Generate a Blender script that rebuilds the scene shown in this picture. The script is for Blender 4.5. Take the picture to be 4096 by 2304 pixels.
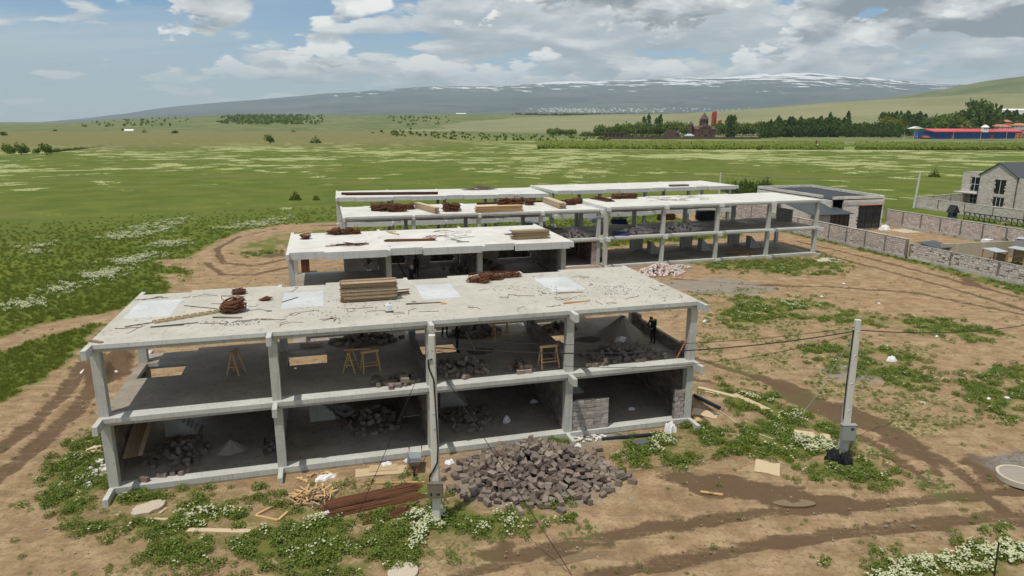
import bpy, bmesh, math, random
import numpy as np
from mathutils import Vector, Matrix, Euler
random.seed(7); rng = np.random.default_rng(11)
for o in list(bpy.data.objects): bpy.data.objects.remove(o)
SC = bpy.context.scene
C = SC.collection
# ------------------------------------------------------------------ camera
# world axes follow the building grid: X along the front building, Y away from the camera, Z up
F, PITCH, ROLL, TH, H = 2727.0, 0.2370, 0.0036, 0.2709, 15.833
CAM = Vector((9.724, -30.334, H))
def _basis():
    r = Vector((math.cos(-TH), math.sin(-TH), 0)); f0 = Vector((math.sin(TH), math.cos(TH), 0))
    fw = f0*math.cos(PITCH) - Vector((0, 0, 1))*math.sin(PITCH)
    u = r.cross(fw)
    return r*math.cos(ROLL)+u*math.sin(ROLL), u*math.cos(ROLL)-r*math.sin(ROLL), fw
CR_, CU_, CF_ = _basis()
cam = bpy.data.cameras.new('camera'); camo = bpy.data.objects.new('camera', cam); C.objects.link(camo)
cam.sensor_width = 36; cam.lens = 36*F/4096; cam.clip_start = 0.1; cam.clip_end = 120000
m = Matrix((CR_, CU_, -CF_)).transposed().to_4x4(); m.translation = CAM; camo.matrix_world = m
SC.camera = camo
SC.render.resolution_x = 1024; SC.render.resolution_y = 576
def ray(x, y): return CF_ + CR_*((x-2048)/F) + CU_*((1152-y)/F)
def px(x, y, z=0.0):            # photograph pixel (4096 x 2304) on the level plane z -> world point
    d = ray(x, y); t = (z-H)/d.z; return CAM + d*t
def pr(x, y, r):                # photograph pixel at horizontal range r
    d = ray(x, y); t = r/math.hypot(d.x, d.y); return CAM + d*t
def topz(b, x, y):              # height of pixel (x, y) above the base point b
    d = ray(x, y); t = math.hypot(b.x-CAM.x, b.y-CAM.y)/math.hypot(d.x, d.y); return H + d.z*t
# ------------------------------------------------------------------ light
SUN = Vector((-0.31, -0.227, 1.0)).normalized()
sl = bpy.data.lights.new('sun', 'SUN'); sl.energy = 4.6; sl.angle = math.radians(0.6); sl.color = (1.0, 0.935, 0.81)
so = bpy.data.objects.new('sun', sl); C.objects.link(so); so.rotation_euler = SUN.to_track_quat('Z', 'Y').to_euler(); so.location = (0, 0, 200)
SC.view_settings.view_transform = 'Standard'; SC.view_settings.look = 'None'; SC.view_settings.exposure = -0.36; SC.view_settings.gamma = 1.0
SC.view_settings.use_curve_mapping = False
SC.render.engine = 'CYCLES'
class NT:
    def __init__(s, tree): s.t = tree; s.n = tree.nodes; s.l = tree.links
    def new(s, ty, **k):
        n = s.n.new(ty)
        for a, b in k.items(): setattr(n, a, b)
        return n
    def put(s, sock, v):
        if isinstance(v, bpy.types.NodeSocket): s.l.new(v, sock)
        elif v is not None:
            if isinstance(v, (tuple, list)) and sock.type == 'RGBA' and len(v) == 3: v = (*v, 1)
            sock.default_value = v
    def math(s, op, a, b=None, c=None, clamp=False):
        n = s.new('ShaderNodeMath', operation=op, use_clamp=clamp)
        for i, v in enumerate((a, b, c)): s.put(n.inputs[i], v) if v is not None else None
        return n.outputs[0]
    def vmath(s, op, a, b=None):
        n = s.new('ShaderNodeVectorMath', operation=op); s.put(n.inputs[0], a)
        if b is not None: s.put(n.inputs[1] if op != 'SCALE' else n.inputs[3], b)
        return n.outputs['Value'] if op in ('LENGTH', 'DOT_PRODUCT') else n.outputs[0]
    def noise(s, scale, detail=4, rough=0.55, vec=None, dist=0.0, out='Fac'):
        n = s.new('ShaderNodeTexNoise'); s.put(n.inputs['Scale'], scale); s.put(n.inputs['Detail'], detail); s.put(n.inputs['Roughness'], rough)
        s.put(n.inputs['Distortion'], dist)
        if vec is not None: s.l.new(vec, n.inputs['Vector'])
        return n.outputs[out]
    def voro(s, scale, vec=None, feature='F1', out='Distance'):
        n = s.new('ShaderNodeTexVoronoi', feature=feature); s.put(n.inputs['Scale'], scale)
        if vec is not None: s.l.new(vec, n.inputs['Vector'])
        return n.outputs[out]
    def ramp(s, fac, stops, interp='LINEAR'):
        n = s.new('ShaderNodeValToRGB'); s.put(n.inputs[0], fac); cr = n.color_ramp; cr.interpolation = interp
        while len(cr.elements) < len(stops): cr.elements.new(0.5)
        for e, (p, c) in zip(cr.elements, stops):
            e.position = p; e.color = (c, c, c, 1) if isinstance(c, (int, float)) else (*c, 1)
        return n.outputs[0]
    def mix(s, fac, a, b, mode='MIX'):
        n = s.new('ShaderNodeMix', data_type='RGBA', blend_type=mode); s.put(n.inputs[0], fac); s.put(n.inputs[6], a); s.put(n.inputs[7], b); return n.outputs[2]
    def smooth(s, v, a, b, c=0.0, d=1.0):
        n = s.new('ShaderNodeMapRange', interpolation_type='SMOOTHSTEP'); s.put(n.inputs[0], v)
        for i, q in enumerate((a, b, c, d)): s.put(n.inputs[i+1], q)
        return n.outputs[0]
    def pos(s): return s.new('ShaderNodeNewGeometry').outputs['Position']
    def scalev(s, v, xyz):
        n = s.new('ShaderNodeVectorMath', operation='MULTIPLY'); s.put(n.inputs[0], v); n.inputs[1].default_value = xyz; return n.outputs[0]
    def xyz(s, v): n = s.new('ShaderNodeSeparateXYZ'); s.put(n.inputs[0], v); return n.outputs
    def comb(s, a, b, c):
        n = s.new('ShaderNodeCombineXYZ')
        for i, v in enumerate((a, b, c)): s.put(n.inputs[i], v)
        return n.outputs[0]
    def attr(s, name, out='Fac'): n = s.new('ShaderNodeAttribute', attribute_name=name); return n.outputs[out]
    def bump(s, h, strength=0.3, dist=0.05):
        n = s.new('ShaderNodeBump'); s.put(n.inputs['Height'], h); n.inputs['Strength'].default_value = strength; n.inputs['Distance'].default_value = dist; return n.outputs[0]
# ------------------------------------------------------------------ world: clear-sky model with a cloud layer
W = bpy.data.worlds.new('World'); SC.world = W; W.use_nodes = True
def build_world():
    t = NT(W.node_tree); t.n.clear()
    sky = t.new('ShaderNodeTexSky', sky_type='NISHITA', sun_disc=False)
    sky.sun_elevation = math.asin(SUN.z); sky.sun_rotation = math.atan2(SUN.x, SUN.y); sky.air_density = 1.0; sky.dust_density = 0.8; sky.altitude = 1500
    d = t.new('ShaderNodeTexCoord').outputs['Generated']
    dn = t.vmath('NORMALIZE', d)
    x = t.vmath('DOT_PRODUCT', dn, (math.cos(-TH), math.sin(-TH), 0)); y = t.vmath('DOT_PRODUCT', dn, (math.sin(TH), math.cos(TH), 0)); z = t.xyz(dn)[2]
    zz = t.math('MAXIMUM', z, 0.0)
    def coords(dz, k, seed):
        den = t.math('ADD', t.math('ADD', zz, dz), k)
        return t.comb(t.math('DIVIDE', x, den), t.math('DIVIDE', y, den), seed)
    def dens(dz, k, seed, sc, det=7):
        p = coords(dz, k, seed); big = t.noise(sc, 1, 0.5, p, 0.35); fine = t.noise(sc*2.3, det, 0.62, p, 0.25); bil = t.voro(sc*3.4, t.vmath('ADD', p, t.vmath('SCALE', t.comb(fine, fine, 0.0), 0.5/sc)))
        return t.math('ADD', t.math('ADD', t.math('MULTIPLY', big, 0.52), t.math('MULTIPLY', t.math('SUBTRACT', 0.6, bil), 0.13)), t.math('MULTIPLY', fine, 0.44))
    bank = t.smooth(x, -0.60, 0.25, -0.045, 0.085)            # the cloud bank thickens towards the right-hand side
    low = t.smooth(z, 0.20, 0.06, 0.0, 0.03)
    b = t.mix(1.0, sky.outputs[0], (0.078, 0.116, 0.136), 'MULTIPLY')
    # thin high veil, denser on the left and near the horizon
    pv = coords(0, 0.16, 8.0); v = t.noise(0.8, 6, 0.6, t.scalev(pv, (0.45, 1.0, 1.0)), 0.8)
    veil = t.math('MULTIPLY', t.smooth(v, 0.28, 0.62), t.math('ADD', 0.22, t.math('MULTIPLY', t.smooth(x, -0.20, -0.58), 0.62)))
    veil = t.math('MAXIMUM', veil, t.smooth(z, 0.17, 0.01, 0.0, 0.85))
    b = t.mix(veil, b, (0.80, 0.86, 0.85))
    def layer(b, k, seed, sc, thr, w, op, cols, extra, up, gain, tk):
        c0 = dens(0.0, k, seed, sc); c1 = dens(up, k, seed, sc, 4)
        cov = t.math('ADD', t.math('ADD', c0, bank), extra)
        a = t.smooth(cov, thr, thr+w)
        lit = t.math('ADD', 0.66, t.math('MULTIPLY', t.math('SUBTRACT', c0, c1), gain))
        lit = t.math('SUBTRACT', lit, t.math('MULTIPLY', t.smooth(cov, thr+0.02, thr+0.17), tk), clamp=True)
        return t.mix(t.math('MULTIPLY', a, op), b, t.ramp(lit, cols))
    colsA = [(0.0, (0.33, 0.37, 0.39)), (0.25, (0.48, 0.52, 0.535)), (0.5, (0.80, 0.82, 0.805)), (0.75, (1.02, 1.03, 1.01)), (1.0, (1.40, 1.38, 1.30))]
    colsB = [(0.0, (0.55, 0.59, 0.60)), (0.5, (0.76, 0.79, 0.78)), (1.0, (1.22, 1.20, 1.13))]
    b = layer(b, 0.16, 2.3, 1.25, 0.500, 0.05, t.smooth(z, 0.01, 0.07, 0.30, 0.85), colsB, low, 0.012, 4.5, 0.30)
    b = layer(b, 0.34, 9.4, 2.0, 0.535, 0.028, t.smooth(z, 0.03, 0.10, 0.0, 0.97), colsA, 0.0, 0.022, 7.0, 0.62)
    b = t.mix(t.smooth(z, -0.01, -0.06), b, (0.22, 0.21, 0.15))
    bg = t.new('ShaderNodeBackground'); t.l.new(b, bg.inputs[0]); bg.inputs[1].default_value = 1.0
    out = t.new('ShaderNodeOutputWorld'); t.l.new(bg.outputs[0], out.inputs[0])
build_world()
try: W.cycles.sampling_method = 'MANUAL'; W.cycles.sample_map_resolution = 512
except Exception: pass
# ------------------------------------------------------------------ helpers
class MB:
    """collects geometry for ONE mesh object"""
    def __init__(s): s.v = []; s.f = []; s.mi = []
    def add(s, vs, fs, mi=0):
        o = len(s.v); s.v += [tuple(q) for q in vs]; s.f += [tuple(i+o for i in f) for f in fs]; s.mi += [mi]*len(fs); return s
    def box(s, x0, y0, z0, x1, y1, z1, mi=0):
        x0, x1 = min(x0, x1), max(x0, x1); y0, y1 = min(y0, y1), max(y0, y1); z0, z1 = min(z0, z1), max(z0, z1)
        return s.add([(x0,y0,z0),(x1,y0,z0),(x1,y1,z0),(x0,y1,z0),(x0,y0,z1),(x1,y0,z1),(x1,y1,z1),(x0,y1,z1)], BF, mi)
    def obox(s, c, size, M=None, mi=0):
        c = Vector(c); a, b, d = size[0]/2, size[1]/2, size[2]/2
        vs = [Vector(q) for q in [(-a,-b,-d),(a,-b,-d),(a,b,-d),(-a,b,-d),(-a,-b,d),(a,-b,d),(a,b,d),(-a,b,d)]]
        if M is not None: vs = [M @ q for q in vs]
        return s.add([c+q for q in vs], BF, mi)
    def bar(s, p, q, w, h=None, mi=0):
        p, q = Vector(p), Vector(q); d = q-p; L = d.length
        if L < 1e-5: return s
        return s.obox((p+q)/2, (L, w, h or w), d.to_track_quat('X', 'Z').to_matrix(), mi)
    def prism(s, poly, z0, z1, mi=0):
        n = len(poly)
        vs = [(a, b, z0) for a, b in poly]+[(a, b, z1) for a, b in poly]
        fs = [tuple(range(n))[::-1], tuple(range(n, 2*n))]+[(i, (i+1) % n, n+(i+1) % n, n+i) for i in range(n)]
        return s.add(vs, fs, mi)
    def tube(s, pts, r, n=6, mi=0, cap=True, r1=None):
        pts = [Vector(p) for p in pts]; rings = []
        for i, p in enumerate(pts):
            d = (pts[min(i+1, len(pts)-1)]-pts[max(i-1, 0)]); d = d.normalized() if d.length > 1e-7 else Vector((0, 0, 1))
            a = d.orthogonal().normalized() if i == 0 else (a0 - d*a0.dot(d)).normalized(); a0 = a
            b = d.cross(a); rr = r if r1 is None else r+(r1-r)*i/max(1, len(pts)-1)
            rings.append([p+(a*math.cos(2*math.pi*k/n)+b*math.sin(2*math.pi*k/n))*rr for k in range(n)])
        vs = [v for g in rings for v in g]; fs = []
        for i in range(len(pts)-1):
            for k in range(n): fs.append((i*n+k, i*n+(k+1) % n, (i+1)*n+(k+1) % n, (i+1)*n+k))
        if cap: fs += [tuple(range(n))[::-1], tuple(range((len(pts)-1)*n, len(pts)*n))]
        return s.add(vs, fs, mi)
    def mesh(s, name, mats, fixn=False, smooth=False):
        me = bpy.data.meshes.new(name); me.from_pydata(s.v, [], s.f)
        for mt in (mats if isinstance(mats, (list, tuple)) else [mats]): me.materials.append(mt)
        if any(s.mi): me.polygons.foreach_set('material_index', s.mi)
        if fixn:
            bm = bmesh.new(); bm.from_mesh(me); bmesh.ops.recalc_face_normals(bm, faces=bm.faces); bm.to_mesh(me); bm.free()
        if smooth: me.polygons.foreach_set('use_smooth', [True]*len(me.polygons))
        me.update(); return me
    def build(s, name, mats, parent=None, fixn=False, smooth=False):
        return link(name, s.mesh(name, mats, fixn, smooth), parent)
BF = [(0,3,2,1),(4,5,6,7),(0,1,5,4),(1,2,6,5),(2,3,7,6),(3,0,4,7)]
def link(name, me, parent=None, loc=None, rot=None, scl=None):
    o = bpy.data.objects.new(name, me); C.objects.link(o)
    if parent is not None: o.parent = parent
    if loc is not None: o.location = loc
    if rot is not None: o.rotation_euler = rot
    if scl is not None: o.scale = scl
    return o
def tag(o, label=None, cat=None, group=None, kind=None):
    if label: o['label'] = label
    if cat: o['category'] = cat
    if group: o['group'] = group
    if kind: o['kind'] = kind
    return o
def thing(name, label, cat, loc=(0, 0, 0), rz=0.0, group=None):
    o = bpy.data.objects.new(name, None); C.objects.link(o); o.location = loc; o.rotation_euler = (0, 0, rz); o.empty_display_size = 0.3
    return tag(o, label, cat, group)
def copy_tree(o, parent=None):
    c = o.copy(); C.objects.link(c); c.parent = parent
    for ch in o.children: copy_tree(ch, c)
    return c
def R3(a=0, b=0, c=0): return Euler((a, b, c)).to_matrix()
U = random.uniform
# ------------------------------------------------------------------ materials
def mat(name, fn, rough=0.85, spec=0.3, metal=0.0):
    m = bpy.data.materials.new(name); m.use_nodes = True; t = NT(m.node_tree); b = t.n['Principled BSDF']
    b.inputs['Roughness'].default_value = rough; b.inputs['Specular IOR Level'].default_value = spec; b.inputs['Metallic'].default_value = metal
    r = fn(t)
    if isinstance(r, tuple) and len(r) == 2 and isinstance(r[0], bpy.types.NodeSocket): t.l.new(r[0], b.inputs['Base Color']); (t.l.new(r[1], b.inputs['Normal']) if r[1] else None)
    elif isinstance(r, bpy.types.NodeSocket): t.l.new(r, b.inputs['Base Color'])
    else: b.inputs['Base Color'].default_value = (*r, 1)
    return m
def orand(t): return t.new('ShaderNodeObjectInfo').outputs['Random']
def irand(t): return t.new('ShaderNodeNewGeometry').outputs['Random Per Island']
def m_concrete(c0, c1, stain, amt=0.5, streak=False):
    def fn(t):
        p = t.pos(); n = t.noise(0.55, 6, 0.6, p); n2 = t.noise(5.0, 6, 0.65, p); n3 = t.noise(38, 3, 0.6, p)
        col = t.mix(t.smooth(n, 0.3, 0.7), c0, c1)
        st = t.math('MULTIPLY', t.smooth(n2, 0.54, 0.72), amt)
        col = t.mix(st, col, stain)
        if streak:
            s = t.noise(1.0, 5, 0.6, t.scalev(p, (9, 9, 0.35))); col = t.mix(t.math('MULTIPLY', t.smooth(s, 0.5, 0.72), 0.55), col, stain)
        col = t.mix(t.math('MULTIPLY', t.smooth(n3, 0.56, 0.74), 0.35), col, stain)
        return col, t.bump(t.math('ADD', n2, t.math('MULTIPLY', n3, 0.35)), 0.35, 0.03)
    return fn
M = {}
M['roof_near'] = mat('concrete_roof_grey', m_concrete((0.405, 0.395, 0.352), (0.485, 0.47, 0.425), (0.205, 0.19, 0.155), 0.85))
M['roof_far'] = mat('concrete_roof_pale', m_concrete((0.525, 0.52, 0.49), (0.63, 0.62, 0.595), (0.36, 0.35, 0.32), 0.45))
M['patch'] = mat('concrete_patch_pale', m_concrete((0.45, 0.47, 0.49), (0.57, 0.58, 0.59), (0.31, 0.32, 0.335), 0.75))
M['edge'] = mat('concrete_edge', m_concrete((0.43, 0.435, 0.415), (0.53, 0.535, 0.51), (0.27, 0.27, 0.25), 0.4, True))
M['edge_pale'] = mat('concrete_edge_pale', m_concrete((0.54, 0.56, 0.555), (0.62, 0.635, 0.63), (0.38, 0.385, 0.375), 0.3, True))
M['column'] = mat('concrete_column', m_concrete((0.42, 0.425, 0.40), (0.51, 0.515, 0.485), (0.24, 0.24, 0.215), 0.45, True))
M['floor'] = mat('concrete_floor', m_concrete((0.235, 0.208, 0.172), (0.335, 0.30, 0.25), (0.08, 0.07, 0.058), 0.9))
M['pole'] = mat('concrete_pole', m_concrete((0.50, 0.50, 0.46), (0.58, 0.575, 0.53), (0.36, 0.355, 0.32), 0.3))
M['mortar'] = mat('mortar', m_concrete((0.15, 0.14, 0.13), (0.22, 0.21, 0.195), (0.10, 0.095, 0.09), 0.4))
M['mortar_pale'] = mat('mortar_pale', m_concrete((0.40, 0.38, 0.35), (0.5, 0.48, 0.45), (0.3, 0.28, 0.26), 0.4))
def m_stone(cols, dark=0.5):
    def fn(t):
        r = t.math('FRACT', t.math('ADD', orand(t), irand(t))); p = t.pos()
        c = t.ramp(r, [(i/(len(cols)-1), q) for i, q in enumerate(cols)])
        n = t.noise(14, 5, 0.65, p); n2 = t.noise(70, 3, 0.6, p)
        c = t.mix(t.math('MULTIPLY', t.smooth(n, 0.45, 0.75), dark), c, tuple(q*0.55 for q in cols[0]))
        return c, t.bump(t.math('ADD', n, t.math('MULTIPLY', n2, 0.5)), 0.5, 0.02)
    return fn
M['stone'] = mat('tuff_block', m_stone([(0.115, 0.088, 0.072), (0.245, 0.198, 0.166), (0.165, 0.138, 0.12), (0.31, 0.258, 0.22), (0.15, 0.106, 0.087), (0.205, 0.175, 0.155)]), 0.95, 0.15)
M['stone_pink'] = mat('tuff_block_pink', m_stone([(0.50, 0.405, 0.37), (0.61, 0.52, 0.485), (0.43, 0.36, 0.34), (0.68, 0.60, 0.565), (0.54, 0.445, 0.415)], 0.3), 0.95, 0.15)
M['stone_grey'] = mat('tuff_block_grey', m_stone([(0.33, 0.295, 0.275), (0.46, 0.425, 0.395), (0.29, 0.26, 0.245), (0.40, 0.36, 0.335)], 0.35), 0.95, 0.15)
M['block_white'] = mat('pale_block', m_stone([(0.62, 0.595, 0.555), (0.72, 0.70, 0.66), (0.56, 0.53, 0.49), (0.67, 0.645, 0.60)], 0.25), 0.95, 0.15)
M['stone_light'] = mat('tuff_block_light', m_stone([(0.55, 0.49, 0.44), (0.66, 0.605, 0.555), (0.48, 0.425, 0.385), (0.61, 0.55, 0.505)], 0.3), 0.95, 0.15)
def m_wood(cols, grain=0.6):
    def fn(t):
        r = t.math('FRACT', t.math('ADD', orand(t), irand(t)))
        c = t.ramp(r, [(i/(len(cols)-1), q) for i, q in enumerate(cols)])
        oc = t.new('ShaderNodeTexCoord').outputs['Object']
        n = t.noise(6, 5, 0.6, t.scalev(oc, (1, 9, 9))); c = t.mix(t.math('MULTIPLY', t.smooth(n, 0.42, 0.75), grain), c, tuple(q*0.45 for q in cols[0]))
        return c, t.bump(n, 0.25, 0.01)
    return fn
M['wood_new'] = mat('new_timber', m_wood([(0.52, 0.34, 0.16), (0.62, 0.43, 0.22), (0.47, 0.30, 0.13), (0.66, 0.47, 0.26)], 0.35))
M['wood_old'] = mat('weathered_timber', m_wood([(0.22, 0.145, 0.08), (0.42, 0.29, 0.165), (0.15, 0.11, 0.075), (0.50, 0.40, 0.28), (0.30, 0.20, 0.115), (0.20, 0.15, 0.10)], 0.7))
M['wood_grey'] = mat('grey_timber', m_wood([(0.16, 0.14, 0.12), (0.24, 0.21, 0.18), (0.12, 0.105, 0.09), (0.30, 0.27, 0.23)], 0.5))
M['wood_pale'] = mat('pale_plywood', m_wood([(0.50, 0.39, 0.25), (0.56, 0.45, 0.31), (0.46, 0.35, 0.22)], 0.25))
def m_rust(t):
    p = t.pos(); n = t.noise(9, 5, 0.6, p); r = t.math('FRACT', t.math('ADD', irand(t), orand(t)))
    c = t.ramp(r, [(0, (0.085, 0.035, 0.018)), (0.5, (0.15, 0.055, 0.025)), (1, (0.20, 0.085, 0.04))])
    return t.mix(t.math('MULTIPLY', n, 0.6), c, (0.07, 0.035, 0.025))
M['rust'] = mat('rusty_steel', m_rust, 0.8, 0.3)
def flat(c, var=0.12, sc=6.0):
    def fn(t):
        n = t.noise(sc, 4, 0.6, t.pos()); return t.mix(n, tuple(q*(1-var) for q in c), tuple(min(1, q*(1+var)) for q in c))
    return fn
def simple(name, c, rough=0.8, spec=0.3, metal=0.0, var=0.12, sc=6.0): M[name] = mat(name, flat(c, var, sc), rough, spec, metal)
for a in [('black_rubber', (0.012, 0.012, 0.013), 0.45, 0.4), ('black_metal', (0.02, 0.02, 0.022), 0.5, 0.4), ('roof_black', (0.028, 0.031, 0.037), 0.6, 0.35),
          ('roof_slate', (0.055, 0.062, 0.072), 0.5, 0.4), ('box_grey', (0.27, 0.28, 0.27), 0.5, 0.4), ('white_plastic', (0.72, 0.73, 0.75), 0.5, 0.4),
          ('sack_white', (0.70, 0.69, 0.70), 0.75, 0.3), ('sack_red', (0.45, 0.10, 0.09), 0.8, 0.3), ('steel', (0.42, 0.44, 0.45), 0.4, 0.5, 0.6), ('red_paint', (0.42, 0.06, 0.04), 0.5, 0.4), ('tyre', (0.02, 0.02, 0.02), 0.85, 0.3),
          ('orange_paint', (0.62, 0.20, 0.09), 0.5, 0.4), ('blue_paint', (0.012, 0.03, 0.12), 0.5, 0.4), ('blue_wall', (0.025, 0.07, 0.25), 0.6, 0.3), ('red_roof', (0.55, 0.10, 0.11), 0.6, 0.3),
          ('sand_grey', (0.30, 0.27, 0.235), 0.95, 0.1), ('sand_dark', (0.13, 0.115, 0.10), 0.95, 0.1), ('rubble_white', (0.60, 0.59, 0.56), 0.95, 0.2), ('tar_grey', (0.10, 0.11, 0.125), 0.8, 0.3), ('slab_stone', (0.47, 0.41, 0.33), 0.95, 0.15),
          ('green_plastic', (0.03, 0.28, 0.12), 0.5, 0.4), ('navy_plastic', (0.012, 0.02, 0.035), 0.45, 0.4), ('plaster_beige', (0.42, 0.37, 0.29), 0.9, 0.2), ('plaster_grey', (0.30, 0.29, 0.28), 0.9, 0.2), ('church_stone', (0.125, 0.078, 0.066), 0.9, 0.2),
          ('monument_red', (0.40, 0.085, 0.05), 0.9, 0.2), ('tile_roof', (0.48, 0.20, 0.12), 0.85, 0.2), ('far_wall', (0.50, 0.48, 0.45), 0.9, 0.2), ('far_white', (0.78, 0.78, 0.78), 0.8, 0.3), ('sheet_metal', (0.45, 0.53, 0.57), 0.45, 0.5, 0.3), ('copper_box', (0.20, 0.17, 0.14), 0.45, 0.4, 0.3)]:
    simple(*a)
def m_glass(t): return (0.015, 0.02, 0.022)
M['glass'] = mat('dark_glass', m_glass, 0.08, 0.6)
def m_leaf(cols):
    def fn(t):
        r = t.math('FRACT', t.math('ADD', orand(t), irand(t))); return t.ramp(r, [(i/(len(cols)-1), q) for i, q in enumerate(cols)])
    return fn
def leafmat(name, cols):
    m = mat(name, m_leaf(cols), 0.7, 0.15); t = NT(m.node_tree); b = t.n['Principled BSDF']
    tr = t.new('ShaderNodeBsdfTranslucent'); mx = t.new('ShaderNodeMixShader'); mx.inputs[0].default_value = 0.35
    for l in list(b.inputs['Base Color'].links): t.l.new(l.from_socket, tr.inputs[0])
    t.l.new(b.outputs[0], mx.inputs[1]); t.l.new(tr.outputs[0], mx.inputs[2]); t.l.new(mx.outputs[0], t.n['Material Output'].inputs[0]); M[name] = m
leafmat('leaf_weed', [(0.105, 0.165, 0.030), (0.165, 0.235, 0.044), (0.130, 0.190, 0.036), (0.255, 0.285, 0.080), (0.145, 0.205, 0.036)])
leafmat('leaf_grass', [(0.155, 0.205, 0.030), (0.205, 0.255, 0.040), (0.175, 0.225, 0.034), (0.310, 0.305, 0.085)])
leafmat('petal', [(0.62, 0.64, 0.42), (0.72, 0.73, 0.52), (0.55, 0.58, 0.36)])
leafmat('leaf_poplar', [(0.075, 0.130, 0.030), (0.115, 0.180, 0.040), (0.092, 0.15, 0.034)])
leafmat('leaf_tree', [(0.095, 0.150, 0.026), (0.140, 0.200, 0.034), (0.115, 0.170, 0.030), (0.18, 0.225, 0.042)])
leafmat('leaf_bush', [(0.050, 0.090, 0.020), (0.085, 0.128, 0.026), (0.115, 0.145, 0.028), (0.065, 0.105, 0.022)])
leafmat('leaf_hedge', [(0.145, 0.200, 0.030), (0.19, 0.235, 0.036), (0.165, 0.215, 0.032)])
leafmat('leaf_yellow', [(0.25, 0.24, 0.03), (0.19, 0.20, 0.03)])
simple('bark', (0.11, 0.09, 0.07), 0.95, 0.1)
# ------------------------------------------------------------------ terrain
K = 4096/2576.0
def wp(poly, z=0.0): return np.array([[*px(a*K, b*K, z).xy] for a, b in poly])
def sdist(P, poly):                       # signed distance (inside > 0) of points P (n,2) to a polygon
    n = len(poly); d = np.full(len(P), 1e9); ins = np.zeros(len(P), bool)
    for i in range(n):
        a, b = poly[i], poly[(i+1) % n]; e = b-a; w = P-a
        t = np.clip((w@e)/max(1e-9, e@e), 0, 1); d = np.minimum(d, np.hypot(*(w-t[:, None]*e).T))
        c = (a[1] > P[:, 1]) != (b[1] > P[:, 1])
        with np.errstate(divide='ignore', invalid='ignore'): xi = a[0]+(P[:, 1]-a[1])*e[0]/(e[1] if abs(e[1]) > 1e-12 else 1e-12)
        ins ^= c & (P[:, 0] < xi)
    return np.where(ins, d, -d)
def ldist(P, line):
    d = np.full(len(P), 1e9)
    for a, b in zip(line[:-1], line[1:]):
        e = b-a; w = P-a; t = np.clip((w@e)/max(1e-9, e@e), 0, 1); d = np.minimum(d, np.hypot(*(w-t[:, None]*e).T))
    return d
def sst(x, a, b): t = np.clip((x-a)/(b-a), 0, 1); return t*t*(3-2*t)
_perm = rng.random((64, 64))
def vnoise(x, y):
    xi = np.floor(x).astype(int); yi = np.floor(y).astype(int); fx = x-xi; fy = y-yi; fx = fx*fx*(3-2*fx); fy = fy*fy*(3-2*fy)
    g = lambda i, j: _perm[i % 64, j % 64]
    return (g(xi, yi)*(1-fx)+g(xi+1, yi)*fx)*(1-fy)+(g(xi, yi+1)*(1-fx)+g(xi+1, yi+1)*fx)*fy
def fbm(x, y, o=5, gain=0.5):
    s = 0; a = 1; tot = 0
    for k in range(o): s = s+a*vnoise(x*2**k+17.3*k, y*2**k+5.1*k); tot += a; a *= gain
    return s/tot
SITE = np.vstack([wp([(-500, 1600), (-300, 1090), (0, 1015), (90, 965), (185, 905), (225, 850), (300, 790), (345, 765), (420, 738), (445, 722), (478, 690), (470, 676), (400, 668), (395, 655), (480, 648), (515, 625), (560, 600), (620, 580), (700, 566), (850, 558)]),
                  [[20, 53], [45, 52], [69, 55], [69.5, 100], [76.5, 100], [76.5, -45], [40, -60], [-40, -60]]])
DIRT_EXTRA = [wp([(-60, 872), (100, 815), (250, 788), (330, 770), (300, 802), (150, 838), (0, 884)]), wp([(2225, 590), (2420, 600), (2500, 640), (2330, 612)]), wp([(400, 690), (478, 686), (440, 720)])]
GRASS = [wp(p) for p in [
  [(598, 632), (625, 608), (700, 592), (800, 578), (845, 578), (850, 600), (730, 603), (722, 615), (700, 642), (640, 647)],
  [(1730, 655), (1900, 645), (2080, 640), (2140, 670), (2090, 692), (1990, 690), (1800, 682)],
  [(1790, 790), (1880, 745), (2000, 752), (2170, 790), (2330, 800), (2500, 830), (2480, 860), (2350, 845), (2200, 815), (2090, 805), (1950, 800), (1850, 828)],
  [(2010, 880), (2080, 862), (2150, 860), (2290, 900), (2330, 955), (2270, 975), (2200, 945), (2100, 925)],
  [(2420, 960), (2576, 925), (2650, 925), (2650, 1060), (2540, 1060), (2480, 1020)],
  [(1760, 965), (1850, 975), (1960, 1010), (2050, 1050), (2105, 1095), (2050, 1085), (1950, 1050), (1850, 1020)],
  [(1850, 1055), (1960, 1050), (2080, 1110), (2210, 1160), (2212, 1195), (2150, 1208), (2060, 1198), (1980, 1155), (1870, 1125)],
  [(1560, 1110), (1650, 1080), (1760, 1075), (1830, 1100), (1800, 1130), (1690, 1165), (1600, 1170), (1550, 1145)],
  [(110, 1225), (190, 1120), (248, 1095), (262, 1180), (300, 1222), (420, 1222), (520, 1228), (590, 1250), (500, 1285), (420, 1300), (330, 1335), (200, 1300)],
  [(330, 1330), (450, 1270), (560, 1280), (700, 1290), (800, 1270), (950, 1260), (1080, 1255), (1230, 1290), (1330, 1280), (1400, 1300), (1330, 1340), (1200, 1345), (1110, 1380), (1050, 1425), (900, 1445), (650, 1440), (600, 1390), (450, 1385)],
  [(2160, 1470), (2230, 1425), (2330, 1400), (2420, 1385), (2576, 1368), (2700, 1360), (2700, 1500), (2160, 1520)],
  [(2060, 588), (2150, 600), (2290, 636), (2400, 662), (2650, 735), (2650, 765), (2576, 742), (2400, 690), (2250, 645), (2120, 612)],
  [(560, 1120), (640, 1110), (560, 1140)], [(990, 1215), (1080, 1200), (1090, 1250), (1000, 1260)], [(1370, 1100), (1420, 1090), (1425, 1115), (1390, 1120)]]]
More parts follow.
